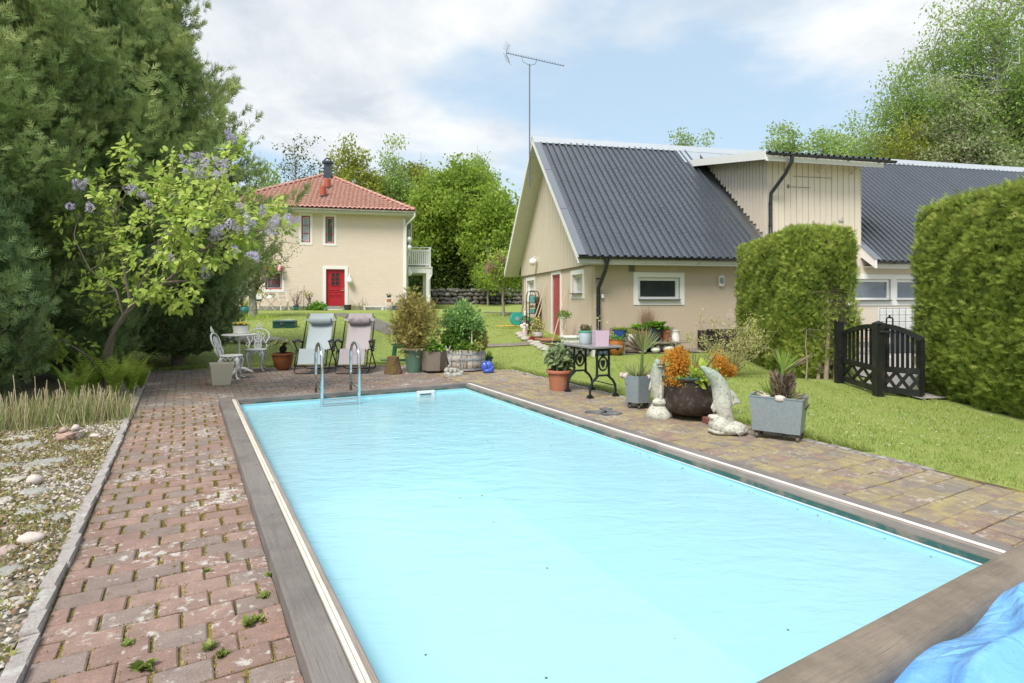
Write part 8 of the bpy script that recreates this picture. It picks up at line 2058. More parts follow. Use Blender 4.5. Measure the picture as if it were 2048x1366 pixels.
n = 420; a = rs0.rand(n)*6.28; z = rs0.rand(n)*.24; P = np.stack([.04+.075*np.cos(a), .075*np.sin(a), zt+z], 1); leaves('fibres', P, np.stack([np.cos(a), np.sin(a), 1.1+0*a], 1), .085, (BLADE[0]*[1, 3.2, 1], BLADE[1]), DRYP, o)
GP = foliage('green_palm_frond', [(.14, .24, .04), (.25, .38, .07), (.38, .48, .13)], .5, .3, .3, 5)
tubes('palm_heart', [np.array([(.04, 0, zt+.22), (.035, 0, zt+.36)])], [np.array([.022, .012])], GP, o, 8)
for k, (d, L, sp, m, cz) in enumerate([((-.15, -.1, 1), .24, .42, GP, .32), ((.45, -.2, 1), .27, .45, GP, .30), ((.9, -.1, .8), .24, .30, GP, .30), ((-.35, 0, 1), .27, .10, DRYP, .30), ((.8, 0, .45), .38, .06, DRYP, .30)]): fan(o, [.04, 0, zt+cz], 11 if sp > .2 else 4, L, d, sp, m, 70+k, .07)
for k, (x, d, L, sp, m) in enumerate([(-.07, (-.55, -.4, .75), .24, .8, GP), (-.04, (-.1, -.5, .9), .22, .8, GP), (.12, (1, -.3, .25), .24, .5, DRYP), (.1, (.8, -.4, .5), .2, .6, PALM), (0, (-.9, 0, .5), .22, .6, PALM)]): fan(o, [x, -.03, zt+.01], 13, L, d, sp, m, 80+k, .06)
for (x, y, r, m) in ((-.15, .02, .055, MATS['pink_conch']), (-.12, -.05, .05, MATS['pale_shell']), (.04, -.13, .05, MATS['pale_shell']), (-.19, .05, .03, MATS['pale_shell'])): mb = MB(); mb.ball((x, y, zt+.02), r, 12, 8, jit=.10, sc=(1.2, 1, .75)); mb.build('shell', m, o, smooth=True)
# ================================================================ things along the garage front wall
def gw_(lx, ly, z=None):                        # garage-local to world, on the ground
 x = 2.14+.977*lx-.214*ly; y = 14.7+.214*lx+.977*ly
 return Vector((x, y, float(gz(x, y)) if z is None else z))
def front(u, ly):                               # garage-local x on a line ly in front of the wall, for an image column
 k = (u-1024)/FP; return (k*(14.7+.977*ly)-2.14+.214*ly)/(.977-.214*k)
# low stone strip by the wall
mb = MB(); P = []
for i in range(13):
 x = -.3+i*.36
 for y in (-.02, -.62+.05*math.sin(i*2.1)): q = gw_(x, y); P.append((q.x, q.y, q.z+.018))
mb.add(P, [(2*i, 2*i+1, 2*i+3, 2*i+2) for i in range(12)]); props(mb.build('gravel_strip', plain('wall_foot_gravel', (.26, .235, .20), .95, var=.4, scale=30, bump=.7, bscale=70, bd=.01, dirt=(.14, .12, .06), dirt_at=.55)), kind='structure')
def zat(v, Y): return CAMH-(v-HOR)/FP*Y
# bench
xa, xb = front(1222, -.45), front(1372, -.45); qc = gw_((xa+xb)/2, -.45); Yb_ = qc.y
zb_ = zat(683, Yb_)-qc.z; BW = xb-xa
bn = thing('garden_bench', 'long old grey wooden bench laden with flower pots under the garage window', 'bench', tuple(qc), EANG)
for k in range(3): mb = MB(); mb.bbox((0, (k-1)*.15, zb_-.02), (BW, .14, .04), .004); mb.build('seat_board', OLDWOOD, bn)
mb = MB(); mb.bbox((-.05, .30, zb_+.30), (BW*.86, .03, .10), .004); mb.build('back_board', OLDWOOD, bn)
for x in (-BW/2+.25, BW/2-.3):
 for y in (-.17, .17): mb = MB(); mb.box((x, y, (zb_-.04)/2), (.09, .06, zb_-.04)); mb.build('leg', PALEWOOD, bn)
 mb = MB(); mb.box((x, .29, zb_/2+.15), (.06, .04, zb_+.30)); mb.build('back_post', OLDWOOD, bn)
mb = MB(); mb.box((0, .12, .18), (BW-.5, .04, .06)); mb.build('stretcher', PALEWOOD, bn)
BT = qc.z+zb_+.001
def on_bench(name, label, cat, u, dy=0.0, grp=None):
 x = front(u, -.45+dy); q = gw_(x, -.45+dy); return thing(name, label, cat, (q.x, q.y, BT), EANG)
def k_(px): return px/FP*Yb_
o = on_bench('blue_pot', 'cobalt blue pot with spiky plants at the left end of the bench', 'plant pot', 1240)
r = k_(24)/2; pot(o, [(r*.72, 0), (r*.85, k_(10)), (r*1.0, k_(22)), (r*1.03, k_(24))], BLUEG); flat_leaves(o, 'leaves', 120, r, k_(23), .13, YELLOWF, BLADE, up=.8, sp=.6, fw=1.5, seed=2); flat_leaves(o, 'low_leaves', 60, r, k_(23), .09, LEAFY, up=.5, seed=3)
o = on_bench('white_pot', 'round white pot overflowing with yellow-leaved plant beside the cobalt pot', 'plant pot', 1262, -.06)
r = k_(19)/2; pot(o, [(r*.6, 0), (r*.95, k_(6)), (r*1.03, k_(12)), (r*.95, k_(16))], WHITE_OLD); bushy(o, 'foliage', 300, (0, 0, k_(17)), (k_(17), .12, k_(8)), .05, YELLOWF, LEAF, 31, .3)
o = on_bench('terracotta_pot', 'terracotta pot with a green striped hosta, third from the left on the bench', 'plant pot', 1284, .06)
r = k_(28)/2; pot(o, [(r*.7, 0), (r*.95, k_(17)), (r*1.05, k_(18)), (r*1.05, k_(22))], TERRA); flat_leaves(o, 'leaves', 75, r*.5, k_(23), .24, HOSTA, up=.55, sp=.9, seed=5, fw=.8)
o = on_bench('navy_pot', 'tall navy blue pot with a lush hosta in the middle of the bench', 'plant pot', 1309, -.02)
r = k_(28)/2; pot(o, [(r*.72, 0), (r*.88, k_(12)), (r*1.03, k_(27))], NAVY); flat_leaves(o, 'leaves', 85, r*.5, k_(27), .25, HOSTA, up=.55, sp=.9, seed=6, fw=.8)
o = on_bench('terracotta_pot', 'small terracotta pot next to the white urn on the bench', 'plant pot', 1331, .02)
r = k_(20)/2; pot(o, [(r*.7, 0), (r*.95, k_(17)), (r*1.05, k_(18)), (r*1.05, k_(22))], TERRA); flat_leaves(o, 'leaves', 40, r*.6, k_(22), .11, LEAFY, up=.7, sp=.6, seed=7)
o = on_bench('white_urn', 'white ceramic urn at the right end of the bench', 'urn', 1351)
r = k_(19)/2; mb = MB(); mb.lathe([(r*.95, 0), (r*1.0, k_(5)), (r*.78, k_(14)), (r*.8, k_(19)), (r*1.0, k_(22)), (r*.85, k_(22)), (r*.6, k_(16))], (0, 0, 0), 20, jit=.02); mb.build('urn_body', IRON_W, o, smooth=50)
mb = MB(); mb.tube([(-r*.9, 0, k_(20)), (-r*1.3, 0, k_(17)), (-r*.85, 0, k_(10))], .012, 6); mb.build('handle', IRON_W, o, smooth=True)
o = on_bench('low_planter', 'heap of dry stones and reddish succulents in front of the small terracotta pot', 'plants', 1336, -.14); bushy(o, 'succulents', 170, (0, 0, .03), (.16, .07, .06), .03, foliage('reddish_succulent', [(.25, .12, .08), (.4, .25, .16), (.45, .42, .3)], .6, .1), LEAF, 33, .2)
q = gw_(front(1293, -.2), -.22); o = thing('dry_grass_tuft', 'tall reddish brown ornamental grass rising behind the bench pots', 'ornamental grass', (q.x, q.y, q.z+.55), EANG)
n = 260; rs = np.random.RandomState(4); P = rs.normal(0, .06, (n, 3))*[1, 1, 0]; D = np.c_[rs.normal(0, .24, n), rs.normal(0, .1, n), np.ones(n)]; leaves('blades', P, D, rs.uniform(.35, .72, n), (BLADE[0]*[1, .22, .6], BLADE[1]), foliage('brown_grass', [(.22, .13, .09), (.34, .22, .16), (.42, .32, .24)], .8, .15), o)
mb = MB(); mb.lathe([(.12, -.55), (.14, -.02), (.155, .0), (.12, .0)], (0, 0, 0), 18); mb.build('pot', DKPL, o)
# under / beside the bench
for i, (u, s_, lab) in enumerate([(1284, .9, 'leftmost small white stone swan under the bench, half hidden by palm leaves'), (1311, .95, 'middle white stone swan under the bench'), (1337, 1.15, 'rightmost and largest white stone swan under the bench')]):
 x = front(u, -.55); q = gw_(x, -.55); o = thing('swan_figurine', lab, 'figurine', (q.x, q.y, q.z+.02), EANG, 'white stone swans under the bench')
 r = k_(20)/2*s_; mb = MB(); mb.ball((0, 0, r*.62), r, 14, 10, sc=(1.05, .7, .62)); mb.ball((-r*.55, 0, r*.9), r*.45, 10, 8, sc=(1.0, .6, .8)); mb.build('body', WHITE_OLD, o, smooth=True)
 mb = MB(); mb.tube([(r*.6, 0, r*.8), (r*.78, 0, r*1.15), (r*.60, 0, r*1.45), (r*.35, 0, r*1.32)], [.30*r, .22*r, .19*r, .21*r], 8); mb.tube([(r*.4, 0, r*1.33), (r*.15, 0, r*1.25)], [.12*r, .04*r], 6); mb.build('neck', WHITE_OLD, o, smooth=True)
x = front(1206, -.6); q = gw_(x, -.6); o = thing('blue_pot', 'grey-blue glazed pot on the ground beside the orange-brown bowl', 'plant pot', (q.x, q.y, q.z+.02)); r = k_(24)/2; pot(o, [(r*.7, 0), (r*.98, k_(10)), (r*.9, k_(25)), (r*1.0, k_(28))], plain('grey_blue_glaze', (.10, .16, .22), .3, var=.3, bump=.05)); bushy(o, 'plant', 90, (0, 0, k_(30)), (.12, .1, .06), .04, LEAFY, LEAF, 35, .2)
x = front(1231, -.62); q = gw_(x, -.62); o = thing('orange_bowl', 'round orange-brown glazed bowl pot on the ground left of the bench leg', 'plant pot', (q.x, q.y, q.z+.02)); r = k_(33)/2; pot(o, [(r*.55, 0), (r*.95, k_(8)), (r*1.03, k_(17)), (r*.92, k_(27)), (r*.98, k_(29))], plain('orange_glaze', (.40, .14, .035), .25, var=.2, bump=.05, spec=.6)); bushy(o, 'plant', 110, (0.05, 0, k_(32)), (.22, .12, .07), .05, HOSTA, LEAF, 36, .2)
x = front(1222, -.3); q = gw_(x, -.3); o = thing('plant_hoop', 'thin bent wire hoop beside the left bench end', 'plant support', (q.x, q.y, q.z)); mb = MB(); mb.tube([(-.12, 0, 0), (-.14, 0, .7), (-.06, 0, .95), (.04, 0, .9), (.08, 0, .5), (.07, 0, 0)], .007, 6); mb.build('hoop', PALEWOOD, o); bushy(o, 'climber', 60, (0, 0, .35), (.14, .1, .2), .05, LEAFY, LEAF, 37, .2)
# black wooden bin by the corner board
x0_, x1_ = front(1405, -.35), front(1487, -.35); q = gw_((x0_+x1_)/2, -.33); o = thing('wooden_bin', 'dark brown-black wooden bin against the wall beside the thuja hedge', 'bin', tuple(q), EANG)
DW_ = plain('black_brown_wood', (.022, .016, .016), .6, var=.3, scale=5, bump=.2); hb = zat(660, q.y)-q.z
for k in range(6): mb = MB(); mb.box((0, -.23, .05+hb/6*(k+.45)), (x1_-x0_, .03, hb/6-.015)); mb.build('side_board', DW_, o)
mb = MB(); mb.box((0, 0.02, hb/2), (x1_-x0_-.02, .44, hb-.02)); mb.build('bin_body', DW_, o)
for s in (-1, 1): mb = MB(); mb.box((s*(x1_-x0_)/2, -.24, hb/2), (.05, .06, hb)); mb.build('corner_post', DW_, o)
# white chest and pedestal near the door
x0_, x1_ = front(1127, -.7), front(1188, -.7); q = gw_((x0_+x1_)/2-.0, -.62); o = thing('white_chest', 'low white painted wooden bench-chest beside the garage corner', 'chest', tuple(q), EANG); hz_ = zat(672, q.y)-q.z; w_ = x1_-x0_
mb = MB(); mb.bbox((0, 0, hz_-.015), (w_, .5, .035), .004); mb.build('lid', WHITE_OLD, o)
for s in (-1, 1): mb = MB(); mb.box((s*(w_/2-.05), 0, (hz_-.03)/2), (.04, .44, hz_-.03)); mb.build('side_panel', WHITE_OLD, o)
mb = MB(); mb.box((0, -.2, hz_-.10), (w_-.14, .03, .12)); mb.box((0, .18, hz_/2), (w_-.14, .02, hz_-.06)); mb.build('front_rail', WHITE_OLD, o)
def side(u, lx):                                # garage-local y along the gable wall on a line x = lx
 k = (u-1024)/FP; return (2.14+.977*lx-k*(14.7+.214*lx))/(.977*k+.214)
def gthing2(name, label, cat, u, lx, grp=None): y = side(u, lx); q = gw_(lx, y); return thing(name, label, cat, tuple(q), EANG, grp), q
o, q = gthing2('plant_pedestal', 'tall white pedestal vase with trailing green plant right of the red side door', 'pedestal', 1125, -.45)
S_ = q.y/FP; zt_ = zat(634, q.y)-q.z
mb = MB(); mb.lathe([(.10, 0), (.085, .05), (.04, .1), (.035, zt_-.28), (.05, zt_-.26), (.055, zt_-.22), (.10, zt_-.05), (.115, zt_)], (0, 0, 0), 16); mb.build('vase', WHITE_OLD, o, smooth=45); bushy(o, 'plant', 300, (.04, 0, zt_+.05), (.22, .14, .13), .05, LEAFY, LEAF, 38, .3)
tips = stems(o, 'trailing_stems', 5, .03, zt_, -.75, .35, MATS['green_stem'], .004, 8, .1); P = np.concatenate([b+rs0.normal(0, .03, b.shape) for b in tips]); leaves('trailing_leaves', P, rs0.normal(0, 1, P.shape), .05, LEAF, LEAFY, o)
o, q = gthing2('blue_pot', 'dark blue bowl with grassy plant at the foot of the red side door', 'plant pot', 1117, -.55); pot(o, [(.10, 0), (.17, .10), (.19, .14)], NAVY); flat_leaves(o, 'leaves', 80, .13, .13, .2, YELLOWF, BLADE, up=.9, sp=.5, fw=1.4)
o, q = gthing2('door_mat', 'orange-brown brick mat before the red side door', 'mat', 1098, -.5)
MATM = plain('rust_mat', (.30, .15, .07), .9, var=.25, scale=20, bump=.4)
for i in range(4):
 for j in range(7): mb = MB(); mb.bbox((-.28+i*.19, -.45+j*.13, .03), (.18, .12, .04), .006); mb.build('brick', MATM, o)
# garden tools leaning on the gable
HANDLE = plain('pale_tool_handle', (.48, .38, .24), .6, var=.2, scale=12, bump=.1)
for i, (u0, v0, u1_, v1_, lab) in enumerate([(1059, 665, 1090, 573, 'long wooden tool handle leaning left of the red door, the taller of the two'), (1066, 664, 1089, 592, 'shorter wooden handle leaning beside the tall one'), (1103, 690, 1135, 574, 'wooden rake handle leaning right of the red door')]):
 ya, yb = side(u0, -.75), side(u1_, -.05); a = gw_(-.75, ya); b = gw_(-.05, yb); b.z = zat(v1_, b.y); b = Vector((b.x, b.y, b.z)); o = thing('garden_tool', lab, 'tool', tuple(a)); mb = MB(); mb.tube([(0, 0, .03), tuple(b-a)], .016, 6); mb.build('handle', HANDLE, o)
 mb = MB(); d = (b-a).normalized()
 if i == 2: mb.beam((-.18, -.05, .04), (.18, .05, .04), .03, .03); [mb.tube([(x, x*.28, .04), (x, x*.28-.01, -.0)], .005, 4) for x in np.linspace(-.16, .16, 9)]
 else: mb.box((0, 0, .07), (.13, .02, .16))
 mb.build('tool_head', plain('rusty_tool_iron', (.16, .09, .06), .6, .5), o)
# iron rack with buckets
o, q = gthing2('iron_rack', 'narrow black iron rack of shelves with a rounded top against the garage gable', 'rack', 1066, -.28); hR = zat(582, q.y)-q.z; wR = .46
mb = MB()
for y in (-wR/2, wR/2): mb.tube([(-.18, y, 0), (-.18, y, hR*.86), (-.14, y, hR*.97), (0, y, hR), (.12, y, hR*.97), (.16, y, hR*.86), (.16, y, 0)], .016, 6)
mb.build('rack_frame', BLK, o, smooth=True)
for z in (.12, .40, .68):
 mb = MB(); mb.box((-.01, 0, hR*z), (.34, wR, .015)); mb.build('rack_shelf', plain('brown_rack_wood', (.16, .10, .06), .7, var=.3), o)
mb = MB(); mb.box((.165, 0, hR*.45), (.01, wR*.9, hR*.8)); mb.build('rack_back', MATS['brown_rack_wood'], o)
TUR = plain('turquoise_enamel', (.10, .42, .46), .4, var=.1, dirt=(.55, .6, .58), dirt_at=.6, dscale=12)
for z, lab in ((.69, 'turquoise enamel bucket on the top shelf of the rack'), (.41, 'turquoise pot on the middle shelf of the rack')):
 b = thing('bucket', lab, 'bucket', tuple(Vector(gw_(-.30, side(1066, -.28)))+Vector((0, 0, hR*z))), 0); pot(b, [(.10, 0), (.13, .22 if z > .5 else .15)], TUR)
 mb = MB(); mb.tube([(-.13, 0, .2), (-.06, 0, .27), (.06, 0, .27), (.13, 0, .2)], .006, 5); mb.build('handle', BLK, b); bushy(b, 'plant', 60, (0, 0, .23), (.1, .1, .04), .04, LEAFY, LEAF, 39, .2)
b = thing('watering_can', 'small green watering can on the lowest rack shelf', 'watering can', tuple(Vector(gw_(-.30, side(1067, -.28)))+Vector((0, 0, hR*.13)))); GRC = plain('green_can', (.04, .26, .12), .4); mb = MB(); mb.lathe([(.09, 0), (.10, .02), (.09, .2), (.05, .22)], (0, 0, 0), 14); mb.build('can_body', GRC, b, smooth=50); mb = MB(); mb.tube([(-.08, 0, .05), (-.2, 0, .24)], [.02, .012], 6); mb.tube([(.05, 0, .2), (.14, 0, .22), (.1, 0, .05)], .01, 6); mb.build('spout', GRC, b)
# pots and figure at the foot
o, q = gthing2('painted_pot', 'round pale pot painted with blue flowers holding straggly green plants', 'plant pot', 1075, -.75); r = PX(20, q.y)/2*1.15; pot(o, [(r*.65, 0), (r*1.0, r*.5), (r*.98, r*1.0), (r*.9, r*1.2)], plain('pale_painted_pot', (.45, .43, .40), .5, var=.1, dirt=(.10, .18, .42), dirt_at=.62, dscale=16)); bushy(o, 'plant', 300, (0, 0, .42), (.22, .16, .26), .06, YELLOWF, LEAF, 41, .2); stems(o, 'stems', 14, .06, .15, .6, .2, MATS['bare_twig'], .006, 4)
o, q = gthing2('angel_figurine', 'small pale pink angel figure among the pots by the garage', 'figurine', 1049, -.95)
mb = MB(); mb.lathe([(.10, 0), (.095, .05), (.05, .22), (.045, .28), (.02, .30)], (0, 0, 0), 14); mb.build('dress', PK, o, smooth=True); mb = MB(); mb.ball((0, 0, .35), .05, 10, 8); mb.build('head', IRON_W, o, smooth=True)
for s in (-1, 1): mb = MB(); mb.ball((s*.07, .04, .28), .07, 10, 6, sc=(.9, .25, 1.2), R=Matrix.Rotation(s*.5, 3, 'Y')); mb.build('wing', IRON_W, o, smooth=True)
o, q = gthing2('red_pot', 'little red pot with twiggy plant in front of the painted pot', 'plant pot', 1064, -1.05); pot(o, [(.06, 0), (.085, .13)], RED); bushy(o, 'plant', 70, (0, 0, .2), (.1, .08, .09), .04, YELLOWF, LEAF, 42, .2)
o, q = gthing2('stone_planter', 'grey stone bowl planter under the small black side table', 'plant pot', 1052, -.4); pot(o, [(.10, 0), (.16, .12), (.19, .24)], CONC); bushy(o, 'plant', 110, (0, 0, .27), (.17, .14, .09), .05, LEAFY, LEAF, 43, .2)
o, q = gthing2('side_table', 'spindly black wire side table beside the iron rack', 'side table', 1051, -.35); hT = zat(634, q.y)-q.z
mb = MB(); mb.box((0, 0, hT), (.36, .36, .015)); mb.build('tabletop', BLK, o)
for x in (-.16, .16):
 for y in (-.16, .16): mb = MB(); mb.tube([(x, y, 0), (x, y, hT)], .009, 5); mb.build('leg', BLK, o)
b = thing('white_jug', 'small white jug on the black side table', 'jug', (q.x, q.y, q.z+hT+.008)); mb = MB(); mb.lathe([(.06, 0), (.08, .06), (.05, .16), (.06, .2)], (0, 0, 0), 14); mb.build('jug_body', IRON_W, b, smooth=True); mb = MB(); mb.tube([(.05, 0, .17), (.1, 0, .13), (.075, 0, .06)], .009, 6); mb.build('handle', IRON_W, b)
# hose reel
o, q = gthing2('hose_reel', 'turquoise garden hose reel with yellow hose by the garage corner', 'hose reel', 1033, -.7); TQ = plain('turquoise_plastic', (.03, .38, .33), .35);
rr = .235
for y, nm in ((-.12, 'reel_disc'), (.12, 'reel_disc')): mb = MB(); mb.tube([(0, y-.008, rr+.05), (0, y+.008, rr+.05)], rr, 24); mb.build(nm, TQ, o, smooth=40)
mb = MB()
for k in range(7): mb.tube([((rr*.8)*math.cos(a), -.085+k*.028, rr+.05+(rr*.8)*math.sin(a)) for a in np.linspace(0, 2*PI, 20)[:-1]], .015, 6, closed=True)
mb.build('hose_coil', plain('yellow_hose', (.60, .42, .07), .5), o, smooth=True)
mb = MB(); mb.tube([(0, -.14, rr+.05), (0, -.10, rr+.05)], .075, 14); mb.build('reel_hub', plain('grey_hub', (.35, .36, .38), .4), o)
mb = MB(); mb.tube([(.05, -.15, 0), (.18, -.15, .35), (.30, -.15, .92), (.30, .15, .92), (.18, .15, .35), (.05, .15, 0)], .012, 6); mb.build('reel_frame', plain('grey_tube', (.36, .37, .38), .4, .7), o, smooth=True)
b = thing('loose_hose', 'loose loops of yellow hose lying on the grass by the reel', 'hose', (q.x-.2, q.y-.45, q.z+.02)); mb = MB(); pts = [(.28*math.cos(a*1.0)*(1+.15*math.sin(a*1.7))+.04*a-.4, .14*math.sin(a), .02+.01*math.sin(a*3)) for a in np.linspace(0, 17, 60)]; mb.tube(pts, .013, 6); mb.build('hose', MATS['yellow_hose'], b, smooth=True)
se = thing('stone_edging', 'row of pale rounded stones edging the bed along the garage gable', 'edging', tuple(gw_(-1.1, 3)))
for i in range(11):
 o_u = 1040+i*5.4; y = side(o_u, -1.1-.05*(i % 3)); q = gw_(-1.1-.05*(i % 3), y); mb = MB(); r = random.uniform(.07, .15); mb.ball((0, 0, 0), r, 9, 6, jit=.15, sc=(1.2, 1, .6)); ob = mb.build('stone', MATS['pale_field_stone'], se, smooth=60); ob.location = Vector((q.x, q.y, q.z+r*.3))-se.location
# ================================================================ gate between the hedges
GB = plain('black_stained_wood', (.012, .013, .013), .5, var=.4, scale=8, bump=.25, bscale=30, dirt=(.05, .04, .03), dirt_at=.6)
gt = thing('garden_gate', 'black arched double garden gate with pickets and lattice between the thuja hedges', 'gate', (5.55, 8.9, 0))
L0 = gt.location
pA = gp(1684, 766); pM = gp(1751, 789); pN = gp(1766, 790); pE = gp(1846, 799)
def gpost(p, h, w_, parent, lab='post', cap=True):
 mb = MB(); p = p-L0; mb.box((p.x, p.y, h/2), (w_, w_, h));
 if cap: mb.lathe([(w_*.78, h), (w_*.78, h+.012), (.005, h+.05)], (p.x, p.y, 0), 4, rot=PI/4+.2)
 return mb.build(lab, GB, parent)
zq = lambda v, p: CAMH-(v-HOR)/FP*p.y
gpost(gp(1678, 766), zq(643, gp(1678, 766)), .11, gt, 'post', False)
hA = zq(660, pA); hM = zq(650, pM)
def leaf_gate(a, b, za, zb_, up_):
 """a,b ground ends; arch rising towards b if up_ else falling"""
 lf = link('gate_leaf', None, gt); a = a-L0; b = b-L0; d = (b-a); L = d.length; d.normalize(); a.z = b.z = 0
 f = lambda t: (za+(zb_-za)*math.sin(t*PI/2)) if up_ else (zb_+(za-zb_)*math.cos(t*PI/2))
 P = lambda t, z: (a.x+(b.x-a.x)*t, a.y+(b.y-a.y)*t, z)
 for t in (0.03, .97): mb = MB(); mb.beam(P(t, .06), P(t, f(t)), .055, .055); mb.build('stile', GB, lf)
 mb = MB()
 for i in range(12): mb.beam(P(i/12, f(i/12)), P((i+1)/12+.01, f((i+1)/12)), .05, .07)
 mb.build('top_rail', GB, lf)
 for z in (.09, .40): mb = MB(); mb.beam(P(0, z), P(1, z), .045, .085); mb.build('rail', GB, lf)
 n = 8
 for i in range(1, n): t = i/n; mb = MB(); mb.beam(P(t, .43), P(t, f(t)-.03), .035, .022); mb.build('picket', GB, lf)
 m = 3
 for i in range(m):
  for s in (0, 1):
   t0, t1 = (i+.02)/m, (i+.98)/m; mb = MB(); mb.beam(P(t0, .13 if s else .365), P(t1, .365 if s else .13), .02+.01*s, .045); mb.build('lattice_bar', GB, lf)
leaf_gate(pA, pM, zq(668, pA), zq(653, pM), True)
leaf_gate(pN, pE, zq(652, pN), zq(680, pE), False)
pc2 = gp(1757, 793); gpost(pc2, zq(648, pc2), .115, gt, 'post')
mb = MB(); p = pc2-L0; mb.box((p.x+.05, p.y-.07, .98), (.16, .012, .03)); mb.ball((p.x+.0, p.y-.07, .99), .012, 6, 5); mb.build('latch', plain('iron_latch', (.10, .10, .10), .4, .7), gt)
mb = MB(); q = pN-L0; z_ = zq(651, pN); mb.tube([(q.x+.05, q.y, z_), (q.x+.055, q.y, z_+.10), (q.x+.07, q.y, z_+.12), (q.x+.13, q.y, z_+.12), (q.x+.15, q.y, z_+.10), (q.x+.15, q.y, z_-.01)], .012, 6); mb.ball((q.x+.10, q.y, z_+.145), .018, 6, 5); mb.build('drop_handle', GB, gt)
# gravel yard behind the gate and things in it
mb = MB(); P = [(5.9, 8.2), (7.6, 8.4), (20, 8), (22, 18.2), (9.6, 16.3), (7.2, 15.6), (6.95, 13.8), (6.5, 10.2), (5.85, 9.6)]; mb.add([(x, y, float(gz(x, y))+.03) for x, y in P], [tuple(range(len(P)))])
t = NT('yard_gravel'); f = t.noise(60, 4, .75); n = t.noise(2, 5, .6); t.pbr(t.mix(f, (.20, .185, .17), t.mix(n, (.42, .39, .36), (.52, .49, .45))), .95, 0, t.bump(f, .7, .01), .2)
props(mb.build('gravel_yard', t.m, fix=False), kind='structure')
def yard(name, lab, cat, u, v, rz=0): q = gp(u, v); return thing(name, lab, cat, (q.x, q.y, q.z+.03), rz)
o = yard('storage_bench', 'dark grey storage trough behind the right gate leaf', 'planter', 1800, 708, EANG); mb = MB(); mb.bbox((0, 0, .30), (1.5, .5, .55), .03); mb.build('trough_body', plain('slate_plastic', (.075, .085, .095), .6, var=.15), o); mb = MB(); mb.box((0, 0, .59), (1.56, .56, .03)); mb.build('trough_lid', MATS['slate_plastic'], o)
o.location.z += 0
o = yard('garden_chair', 'pale red slatted garden chair seen through the left gate leaf', 'chair', 1712, 712, .3); RC_ = plain('faded_pink_paint', (.42, .22, .19), .7)
for k in range(4): mb = MB(); mb.box((0, -.2+k*.13, .42), (.48, .10, .02)); mb.build('seat_slat', RC_, o)
for k in range(3): mb = MB(); mb.box((0, .27+k*.02, .55+k*.14), (.48, .02, .10)); mb.build('back_slat', RC_, o)
for x in (-.22, .22):
 for y in (-.22, .24): mb = MB(); mb.beam((x, y, 0), (x, y+(.06 if y > 0 else 0), .42 if y < 0 else .9), .035, .035); mb.build('leg', RC_, o)
o = yard('white_cat_figure', 'white standing heron-like figure behind the centre gate post', 'figurine', 1771, 718); skin('bird_body', [(0, 0, .36), (.05, 0, .44), (.02, 0, .60), (-.03, 0, .74), (-.08, 0, .76), (.03, 0, .2), (.03, 0, .02), (-.05, 0, .30)], [(0, 1), (1, 2), (2, 3), (3, 4), (0, 5), (5, 6), (0, 7)], [.085, .07, .035, .035, .015, .02, .025, .05], IRON_W, o, 1)
mb = MB(); mb.box((0, 0, .02), (.22, .18, .04)); mb.build('base', IRON_W, o)
o = yard('trellis_panel', 'white wire mesh trellis panel behind the right gate leaf', 'trellis', 1806, 704, EANG); mb = MB()
for k in range(8): mb.tube([(-.75+k*.21, 0, .6), (-.75+k*.21, 0, 1.18)], .006, 4)
for k in range(4): mb.tube([(-.75, 0, .62+k*.18), (.75, 0, .62+k*.18)], .006, 4)
mb.build('wire_mesh', BLK, o, kind='stuff'); mb = MB(); mb.box((0, .06, .88), (1.5, .02, .6)); mb.build('backing_board', WHITE, o)
o = yard('potted_shrub', 'low green shrub against the pale wall behind the left gate leaf', 'shrub', 1700, 706); bushy(o, 'foliage', 500, (0, 0, .35), (.25, .25, .35), .07, LEAFY, LEAF, 61, .3); mb = MB(); mb.lathe([(.14, 0), (.18, .22)], (0, 0, 0), 16); mb.build('pot', PETROL, o)
# ================================================================ things along the house front
def hw(x, y): X = HX+.977*x-.214*y; Y = HY+.214*x+.977*y; return Vector((X, Y, float(gz(X, Y))))
def hfront(u, ly): k = (u-1024)/FP; return (k*(HY+.977*ly)-HX+.214*ly)/(.977-.214*k)
def hthing(name, lab, cat, u, ly, rz=EANG, grp=None):
 q = hw(hfront(u, ly), ly); return thing(name, lab, cat, (q.x, q.y, max(q.z, .0)), rz, grp), q, q.y/FP
CREAMP = plain('cream_slat_paint', (.66, .58, .46), .6, var=.06)
o, q, s = hthing('folding_table', 'cream folding table with crossed legs under the house window', 'table', 541, -1.1); w = 24*s; h = zat(597, q.y)-q.z
for k in range(5): mb = MB(); mb.box((0, -.22+k*.11, h), (w, .095, .02)); mb.build('table_slat', CREAMP, o)
for y in (-.2, .2):
 for sg in (-1, 1): mb = MB(); mb.beam((sg*w/2*.92, y+sg*.012, 0), (-sg*w/2*.8, y+sg*.012, h-.01), .045, .02); mb.build('leg', CREAMP, o)
b = thing('white_cloche', 'white round pot with dark greenery on the cream folding table', 'plant pot', (q.x, q.y, q.z+h+.01)); mb = MB(); mb.lathe([(.18, 0), (.2, .05), (.14, .14), (.03, .18)], (0, 0, 0), 16); mb.build('pot', WHITE, b, smooth=True); bushy(b, 'plant', 120, (0, 0, .13), (.25, .16, .12), .06, DARKL, LEAF, 62, .5)
